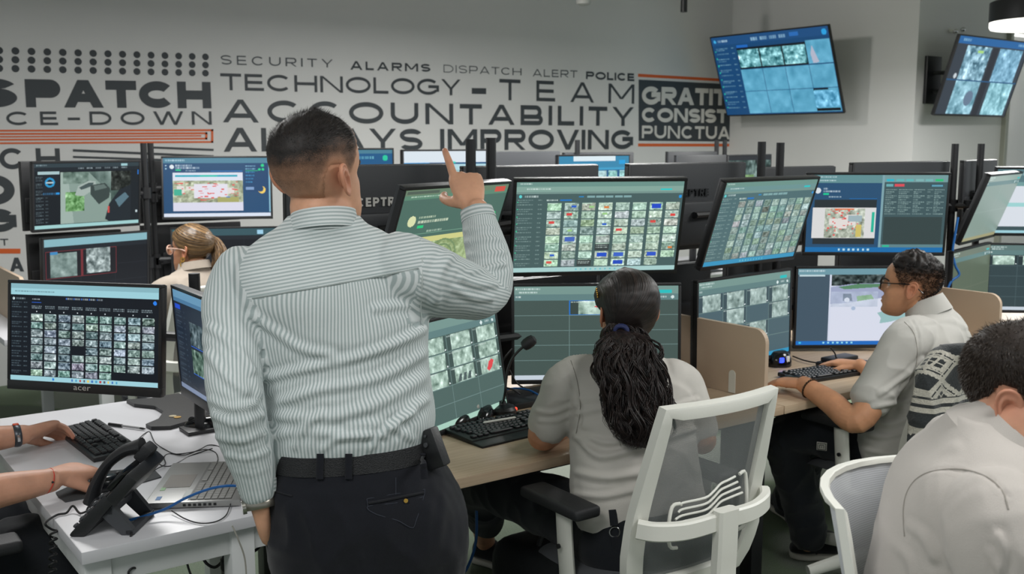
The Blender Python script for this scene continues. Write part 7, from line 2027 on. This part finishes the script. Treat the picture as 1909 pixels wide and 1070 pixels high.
SLf, ELf, WLf = pF(.06, .02, -.20), pF(-.21, .12, -.25), pF(-.20, .36, -.18)
mb = MB(); loft(mb, tors, n=60)
limb(mb, [pF(.075, .015, .13), SRf, SRf*.6+ERf*.4, SRf*.25+ERf*.75], [.072, .082, .079, .076], n=28)
limb(mb, [pF(.075, .015, -.13), SLf, SLf*.6+ELf*.4, SLf*.25+ELf*.75], [.072, .08, .078, .076], n=28)
ff = [([(1690, 925), (1702, 896), (1740, 878), (1795, 876), (1845, 892), (1880, 925)], -.003, .0035), ([(1690, 925), (1680, 960), (1690, 1000)], -.003, .004), ([(1690, 980), (1720, 1000), (1740, 1040)], .005, .010), ([(1860, 1000), (1868, 1040), (1862, 1075)], .006, .009), ([(1845, 1030), (1856, 1060)], .005, .007), ([(1660, 1010), (1690, 1040), (1700, 1075)], .005, .009), ([(1700, 870), (1740, 840), (1780, 830)], .003, .010)]
PF = remeshed('polo_shirt', mb, M['polo3'], FM, .006, 3, fn=px_disp(ff, lambda P: folds(P, (4, 4, 4), .006, 25, 1.5)-.004))
def seam_on(obj, root, pts, m, r=.0013, name='sleeve_seam'):
    P = []
    for px, py in catmull([(a, b) for a, b in pts], 4):
        p, n_ = hit2(obj, root, px, py, .0003)
        if p is not None: P.append(p)
    if len(P) > 4: mb = MB(); mb.tube(np.array(P), r, 6); mb.build(name, m, obj)
M['seam'] = mat('grey_knit_seam', (150, 145, 138), .9)
seam_on(PF, FM, [(1686, 1000), (1684, 950), (1692, 915), (1712, 890), (1745, 877), (1795, 875), (1840, 889), (1868, 915), (1880, 950)], M['seam'])
seam_on(PG, GM, [(1686, 600), (1704, 622), (1710, 660), (1704, 700)], M['seam'])
seam_on(TS_, WOM, [(1064, 672), (1076, 710), (1082, 760), (1074, 808)], M['seam'])
HPf = W(1911, 745, 1.76); RHf = az_frame(-67, -12)
mb = MB(); HF = add_head(mb, HPf, RHf, W_=.160, L_=.205, H_=.242, nose=.025, jaw=1.1)
limb(mb, [pF(.10, .02, 0), pF(.15, .05, 0), (pF(.19, .06, 0)+HPf)/2+[0, 0, -.015], HPf+RHf @ np.array([0, -.025, 0])], [.075, .070, .067, .055], n=22)
limb(mb, [pF(.08, .01, 0), pF(-.1, 0, 0), pF(-.36, 0, 0)], [.08, .11, .12], up=Rf[:, 0])
limb(mb, [pF(.07, .01, .1), SRf, (SRf+ERf)/2, ERf, (ERf+WRf)/2, WRf], [.04, .056, .054, .046, .042, .030]); limb(mb, [pF(.07, .01, -.1), SLf, (SLf+ELf)/2, ELf, (ELf+WLf)/2, WLf], [.04, .056, .054, .046, .042, .030])
for w_, e_, ts in ((WRf, ERf, -1), (WLf, ELf, 1)): add_hand(mb, w_, w_-e_, (0, 0, 1.), ts, [(25, 25, 15)]*4, thumb=(12, 12), thumb_out=38)
legsF = []
for sx in (-1, 1):
    h = pF(-.46, 0, 0)*[1, 1, 0]+Rf[:, 0]*sx*.10+[0, 0, .55]; k_ = h+Rf[:, 1]*.44; a = k_*[1, 1, 0]+Rf[:, 1]*.04+[0, 0, .09]; legsF.append((h, k_, a)); limb(mb, [h, k_, a], [.07, .05, .04])
BF = remeshed('body', mb, S4, FM, .0042, 1)
flush(BF, [(HPf+RHf @ np.array([.086, -.012, 0]), .035, .4)])
eyes_brows(BF, HPf, RHf, 1., .242, .205)
ears(BF, HPf+RHf @ np.array([0, .002, -.004]), RHf, S4, .160, 1.1)
mb = MB()
for h, k_, a in legsF: limb(mb, [h, (h+k_)/2+[0, 0, .015], k_, k_*.5+a*.5, a+[0, 0, .03]], [.11, .098, .082, .078, .072], n=24)
loft(mb, [fsec(.66, -.02, .175, .15, .135), fsec(.58, 0, .19, .16, .15), fsec(.50, 0, .17, .14, .13)], n=40)
remeshed('trousers', mb, M['denim'], FM, .01, 3)
for h, k_, a in legsF: shoe(FM, a*[1, 1, 0]-Rf[:, 1]*.07, a*[1, 1, 0]+Rf[:, 1]*.20)
def line_f(a):
    a = abs(a); return float(np.interp(a, [0, 30, 52, 64, 76, 92, 108, 124, 150, 180], [.83, .82, .77, .62, .36, .60, .60, .34, .20, .18]))
capo, capg = hair_cap('hair', HF, HPf, RHf, line_f, lambda t, a: float(np.interp(t, [.15, .5, .7, .85, 1], [.002, .005, .007, .008, .008])), fade_mat('short_brown_hair', (44, 37, 33), (200, 150, 122), 500), FM,
                      cover=lambda t, a: float(np.interp(t, [.18, .26, .34, .60], [.1, .7, 1.2, 1.5])), bump=.1, seed=8)
M['brownhair'] = mat('brown_hair_strand', (66, 57, 50), .45, spec=.4)
st_ = scalp_strands('hair_strands', capg, HPf, RHf, 15000, lambda t, a: float(np.interp(t, [.15, .5, .8, 1], [.005, .008, .012, .013])), .00065, M['brownhair'], FM, sweep=(0, .45, -.8), tmin=.02, seed=8, lift=.006, rand=.15)
st_.parent = capo
q = np.random.RandomState(3); V, no, T, A, ln = capg; rt, dr, le = [], [], []
while len(rt) < 1500:
    i, j = q.randint(T.shape[0]), q.randint(T.shape[1]); t, a = T[i, j], abs(A[i, j])
    if not (.0 < t < .36) or a > 88 or (t > .24 and a < 60 and not (.29 < t < .34 and a < 22)): continue
    rt.append(V[i, j] @ RHf.T+HPf+q.randn(3)*.0015); dr.append(RHf @ nrmz(no[i, j]+[0, .1, -.8]+q.randn(3)*.3)); le.append(q.uniform(.002, .005))
strands('beard_stubble', rt, dr, le, .0004, M['darkhair'], FM, seed=2)
# collar, folded down
Rc = az_frame(azf) @ rotm('X', D(-40)); cc = pF(.142, .062, 0)
ring_band('collar', M['polo3'], PF, fl(cc-Rc[:, 2]*.030, Rc[:, 0], Rc[:, 1], .101, .108), fl(cc+Rc[:, 2]*.026, Rc[:, 0], Rc[:, 1], .070, .080), 0, 0, gap=16, th=.006)
ring_band('collar_band', M['polo3'], PF, fl(cc-Rc[:, 2]*.012, Rc[:, 0], Rc[:, 1], .080, .088), fl(cc+Rc[:, 2]*.027, Rc[:, 0], Rc[:, 1], .067, .077), 0, 0, gap=14)
qq = np.array([CF[0], CF[1]])-Rf[:2, 1]*.02
Rk = az_frame(-77.5); pn = W(1564, 940, 1.70); qc = pn-Rk[:, 0]*.212+Rk[:, 1]*.243
CH3 = chair('white rounded office chair behind the man cropped at the right edge', (qc[0], qc[1]), R_(-167.5), mesh='meshpale', style='round', back_z=.085)
# ------------------------------------------------------------------ far woman at the back island
S5 = skin_mat('tan_skin_of_far_woman', (200, 146, 112))
bW = W(375, 640, 4.95)
FW = empty('person', (bW[0], bW[1], 0), 'seated person in cream fleece with blond ponytail, glasses and gold earring', 'person')
azw5 = 104.0
def w5(px, py, hw, df, db, e=2.3, d=4.95, az=azw5): R = az_frame(az); return (W(px, py, d), R[:, 0], R[:, 1], hw, df, db, e)
tors = [w5(378, 690, .17, .13, .12), w5(376, 640, .175, .14, .12), w5(373, 590, .18, .13, .12), w5(370, 550, .19, .12, .115, 2.5), w5(368, 528, .185, .10, .105, 2.6), w5(366, 514, .15, .08, .085), w5(364, 503, .09, .065, .068), w5(363, 490, .062, .055, .055)]
R5 = az_frame(azw5); p5 = lambda px, py, d=4.95: W(px, py, d)
C5 = W(368, 540, 4.95); q5 = lambda r, f_, z: C5+R5[:, 0]*r+R5[:, 1]*f_+np.array([0, 0, z])
mb = MB(); loft(mb, tors, n=44)
arms5 = []
for sx in (-1, 1):
    S, E_, Wr = q5(sx*.185, 0, .0), q5(sx*.24, .06, -.26), q5(sx*.15, .32, -.27); arms5.append((S, E_, Wr)); limb(mb, [q5(sx*.12, 0, .02), S, (S+E_)/2, E_, Wr*.85+E_*.15], [.062, .066, .058, .05, .036], n=22)
remeshed('fleece_jacket', mb, M['fleece'], FW, .008, 3, fn=lambda P, no: folds(P, (5, 5, 4), .008, 51, 1.5)-.004)
HP5 = W(357, 468, 4.97); RH5 = az_frame(128, 0)
mb = MB(); H5 = add_head(mb, HP5, RH5, W_=.146, L_=.188, H_=.222, nose=.020, jaw=.95)
limb(mb, [q5(0, 0, .02), W(363, 500, 4.95), HP5+RH5 @ np.array([0, -.015, 0])], [.058, .052, .048]); limb(mb, [q5(0, 0, .0), q5(0, 0, -.4)], [.1, .11], up=R5[:, 0])
for (S, E_, Wr), ts in zip(arms5, (1, -1)):
    limb(mb, [q5(0, 0, .0), S, E_, Wr], [.04, .04, .036, .026]); add_hand(mb, Wr, Wr-E_, (0, 0, 1.), ts, [(25, 25, 15)]*4, thumb=(12, 12), s=.92)
legs5 = []
for sx in (-1, 1):
    h = q5(sx*.09, -.02, 0)*[1, 1, 0]+[0, 0, .54]; k_ = h+R5[:, 1]*.42; a = k_*[1, 1, 0]+[0, 0, .09]; legs5.append((h, k_, a)); limb(mb, [h, k_, a], [.07, .05, .04])
B5 = remeshed('body', mb, S5, FW, .005, 1); flush(B5, [(HP5+RH5 @ np.array([-.05, .07, -.02]), .03, .35)])
eyes_brows(B5, HP5, RH5, 1., .222, .188)
ears(B5, HP5, RH5, S5, .146, .95)
mb = MB()
for h, k_, a in legs5: limb(mb, [h, k_, a+[0, 0, .03]], [.11, .08, .068])
loft(mb, [w5(376, 650, .15, .12, .11), w5(376, 700, .17, .14, .13), w5(376, 730, .15, .12, .11)], n=36)
remeshed('trousers', mb, M['denim'], FW, .01, 2)
for h, k_, a in legs5: shoe(FW, a*[1, 1, 0]-R5[:, 1]*.07, a*[1, 1, 0]+R5[:, 1]*.18)
tie5 = W(386, 441, 5.0)
tl5 = RH5.T @ (tie5-HP5); fc5 = nrmz(np.array([0, .6, .3])-tl5); ea5 = nrmz(np.cross(fc5, [1, 0, 0.])); eb5 = np.cross(fc5, ea5)
def flow_5(p): r = p-tl5; return np.array([math.atan2(r @ eb5, r @ ea5)*30, np.linalg.norm(r)*4, 0.])
M['hair5'] = hair_mat('blond_streaked_hair', (34, 25, 20), (150, 116, 74), .4, .5); M['hair6'] = hair_mat('blond_ponytail_hair', (74, 54, 36), (150, 118, 80), .42, .45)
capo, capg = hair_cap('hair', H5, HP5, RH5, lambda a: float(np.interp(abs(a), [0, 40, 65, 80, 98, 120, 150, 180], [.83, .79, .66, .52, .50, .30, .17, .15])), lambda t, a: float(np.interp(t, [.1, .4, .7, 1], [.008, .012, .015, .016])), M['hair5'], FW, flow=flow_5, bump=.1, seed=9)
mb = MB(); mb.sphere(tie5, .022); mb.build('hair_tie', mat('tan_hair_tie', (168, 130, 84), .6), capo)
ponytail('ponytail', M['hair6'], capo, [tie5, W(396, 444, 5.01), W(407, 462, 5.0), W(409, 485, 4.98), W(405, 505, 4.96), W(398, 522, 4.95)], np.array([.016, .026, .032, .030, .024, .012]), np.array([.016, .025, .03, .03, .024, .012]), 60, .0018, .0028, 12, RGT, -FWD, cyc=1.2, sub=7)
g2 = lambda x, y, z: HP5+RH5 @ np.array([x, y, z])
GL5 = empty('eyeglasses', g2(0, .1, .01), 'pale-framed eyeglasses on the far woman with the blond ponytail', 'glasses')
pk = mat('pale_pink_frame', (214, 178, 160), .3); mb = MB(); ln_ = MB()
for sd in (-1, 1):
    P = [g2(sd*.033+.027*math.cos(t), .096-.1*(.027*math.cos(t))*sd, .006+.022*math.sin(t)+.004*math.cos(t)*sd) for t in np.linspace(0, 2*math.pi, 29)[:-1]]
    mb.tube(P, .003, 7, closed=True, up=RH5[:, 1]); ln_.add(np.array(P), [tuple(range(28))])
mb.tube([g2(-.008, .098, .012), g2(.008, .098, .012)], .003, 7); mb.build('frame', pk, GL5); ln_.build('lens', mat('clear_lens_pale', (240, 244, 246), .03, trans=.95), GL5, smooth=False)
for sd in (-1, 1): mb = MB(); mb.tube(catmull([g2(sd*.06, .09, .016), g2(sd*.078, .04, .018), g2(sd*.084, .0, .016), g2(sd*.086, -.03, .006)], 5), .003, 7); mb.build('temple', pk, GL5)
for k, (dz, r, lab) in enumerate([(-.030, .008, 'small gold stud hoop in the far woman\'s ear'), (-.052, .012, 'larger gold hoop hanging below the far woman\'s ear')]):
    c = g2(-.088, -.008, dz); mb = MB(); P = [c+RGT*r*math.cos(t)+UPV*r*math.sin(t) for t in np.linspace(0, 2*math.pi, 21)[:-1]]; mb.tube(P, .0028, 7, closed=True, up=FWD); o = mb.build('earring', M['gold']); o.data.transform(Matrix.Translation(-Vector(c))); o.location = c; tag(o, lab, 'earring')
Rc = az_frame(azw5) @ rotm('X', D(-12))
ring_band('collar', M['fleece'], FW, fl(W(363, 503, 4.95), Rc[:, 0], Rc[:, 1], .082, .082), fl(W(362, 488, 4.955), Rc[:, 0], Rc[:, 1], .072, .074), 0, 0, gap=12, th=.008)
# ------------------------------------------------------------------ the person cropped at the left edge: arms on the white desk
S6 = skin_mat('pinkish_tan_skin', (204, 152, 126), (198, 112, 92))
LP = empty('person', (.24, 3.05, 0), 'seated person cropped at the left edge, bare forearms reaching over the white desk', 'person')
WR6 = WZ(98, 900, .79); WR6[2] = .797
EL6r = WR6+np.array([-.27, -.05, .01])
WL6 = WZ(46, 814, .795); WL6[2] = .802; EL6l = WL6+np.array([-.26, .0, .0])
SR6 = np.array([.24, 2.85, 1.08]); SL6 = np.array([.24, 3.25, 1.08])
mb = MB()
limb(mb, [SR6, (SR6+EL6r)/2, EL6r, EL6r*.45+WR6*.55, WR6], [.055, .05, .046, .042, .0295]); limb(mb, [SL6, (SL6+EL6l)/2, EL6l, EL6l*.45+WL6*.55, WL6], [.055, .05, .046, .040, .0285])
tipr = WZ(190, 878, .77); f = tipr-WR6; f[2] = -.018
HR6 = add_hand(mb, WR6+nrmz(f)*.004+[0, 0, .008], f, nrmz([-.15, -.25, 1.]), 1, [(24, 32, 18), (26, 34, 20), (27, 34, 20), (28, 32, 20)], thumb=(10, 12), thumb_out=34, thumb_down=24, s=1.13, spread=(3, 1, -1, -4))
tipl = WZ(128, 786, .79); f = tipl-WL6; f[2] = -.016
HL6 = add_hand(mb, WL6+nrmz(f)*.004, f, nrmz([-.10, .55, .8]), -1, [(20, 26, 15), (24, 30, 18), (28, 30, 18), (32, 30, 18)], thumb=(8, 10), thumb_out=18, thumb_down=16, s=1.1)
h6 = np.array([.23, 3.05, 1.31]); R6 = az_frame(5)
H6 = add_head(mb, h6, R6)
limb(mb, [[.23, 3.05, 1.1], [.23, 3.05, 1.2], h6], [.06, .056, .05]); limb(mb, [[.24, 3.05, 1.06], [.22, 3.05, .6]], [.1, .11], up=(0, 1, 0))
limb(mb, [SL6, [.24, 3.05, 1.08], SR6], [.05, .07, .05])
legs6 = []
for sy in (-1, 1):
    h = np.array([.22, 3.03+sy*.09, .55]); k_ = h+[.36, -.03, 0]; a = k_*[1, 1, 0]+[.02, 0, .09]; legs6.append((h, k_, a)); limb(mb, [h, k_, a], [.07, .05, .04])
B6 = remeshed('body', mb, S6, LP, .0038, 1)
flush(B6, [(HL6[i][-1], .02, .5) for i in range(4)]+[(HR6[i][-1], .02, .35) for i in range(4)])
mb = MB(); loft(mb, [(np.array([x+.17, 3.05, z]), R6[:, 0], R6[:, 1], w, f_, b_, 2.4) for (x, z, w, f_, b_) in [(.05, .60, .17, .14, .13), (.05, .75, .17, .14, .13), (.06, .95, .19, .13, .12), (.07, 1.06, .195, .11, .11), (.07, 1.13, .13, .08, .08), (.07, 1.17, .075, .06, .06)]], n=44)
limb(mb, [[.24, 2.93, 1.09], SR6, SR6*.55+EL6r*.45], [.065, .07, .064]); limb(mb, [[.24, 3.17, 1.09], SL6, SL6*.55+EL6l*.45], [.065, .07, .064])
remeshed('t_shirt', mb, M['polo'], LP, .008, 3)
mb = MB()
for h, k_, a in legs6: limb(mb, [h, (h+k_)/2, k_, a+[0, 0, .03]], [.11, .098, .082, .07])
loft(mb, [(np.array([.22, 3.04, z]), R6[:, 0], R6[:, 1], w, .14, .13, 2.4) for z, w in ((.64, .16), (.56, .18), (.50, .16))], n=36)
remeshed('trousers', mb, M['denim'], LP, .01, 3, fn=lambda P, no: folds(P, (6, 6, 6), .010, 61, 1.5)-.005)
for h, k_, a in legs6: shoe(LP, a*[1, 1, 0]-[.07, 0, 0], a*[1, 1, 0]+[.2, 0, 0])
hair_cap('hair', H6, h6, R6, line_f, lambda t, a: .012, fade_mat('dark_short_hair', (32, 28, 26), (150, 116, 96)), LP, cover=lambda t, a: 1.)
def band(name, c, ax, r, w, th, m, parent, ry=None):
    ax = nrmz(ax); e1 = nrmz(np.cross(ax, [0, 0, 1])); e2 = np.cross(ax, e1); P = [c+e1*r*math.cos(t)+e2*(ry or r)*math.sin(t) for t in np.linspace(0, 2*math.pi, 33)[:-1]]
    mb = MB(); mb.tube(P, th, 8, ry=w, up=None, closed=True) if w == th else mb.tube(P, w, 8, ry=th, closed=True, up=ax); return mb.build(name, m, parent)
ax = nrmz(WL6-EL6l); c = WL6-ax*.022; WT = empty('wrist_watch', c, 'dark link watch with a red accent on the left wrist by the keyboard', 'watch')
band('strap', c, ax, .0335, .010, .0028, mat('dark_grey_links', (74, 78, 84), .35, metal=.6), WT, .031)
mb = MB(); mb.box(c+[0, 0, .034], (.016, .014, .004), bev=.002); mb.build('accent', mat('red_orange_accent', (226, 92, 62), .4), WT)
mb = MB(); mb.box(c+np.cross(ax, [0, 0, 1.])*.034, (.006, .008, .02), np.stack([nrmz(np.cross(ax, [0, 0, 1.])), ax, [0, 0, 1.]], 1), bev=.001); mb.build('clasp', M['chrome'], WT)
ax = nrmz(WR6-EL6r); c = WR6-ax*.012; RB = empty('string_bracelet', c, 'thin red string bracelet with a dark bead on the near wrist', 'bracelet')
band('string', c, ax+[0, 0, -.35], .0325, .0013, .0013, mat('red_string', (206, 60, 44), .6), RB, .032)
mb = MB(); mb.sphere(c+np.array([.006, -.030, .004]), .0034); mb.build('bead', M['black'], RB)
CH5 = chair('black-armed office chair of the person cropped at the left edge', (.33, 3.035), R_(-90), frame='black', mesh='meshgrey', arm_z=.655)
# ------------------------------------------------------------------ repeats share a group
GROUPS = {'monitor': 'monitors on the desks', 'monitor stand': 'poles that carry the monitors', 'divider': 'beige desk dividers', 'office chair': 'office chairs', 'desk': 'desks of the control room',
          'cable': 'loose cables', 'keyboard': 'keyboards', 'computer mouse': 'computer mice', 'wall screen': 'wall screens', 'coin': 'coins on the monitor base', 'earring': 'gold earrings', 'cord': 'coiled phone cords'}
for o in SC.objects:
    if o.parent is None and o.get('category') in GROUPS and not o.get('group'): o['group'] = GROUPS[o['category']]
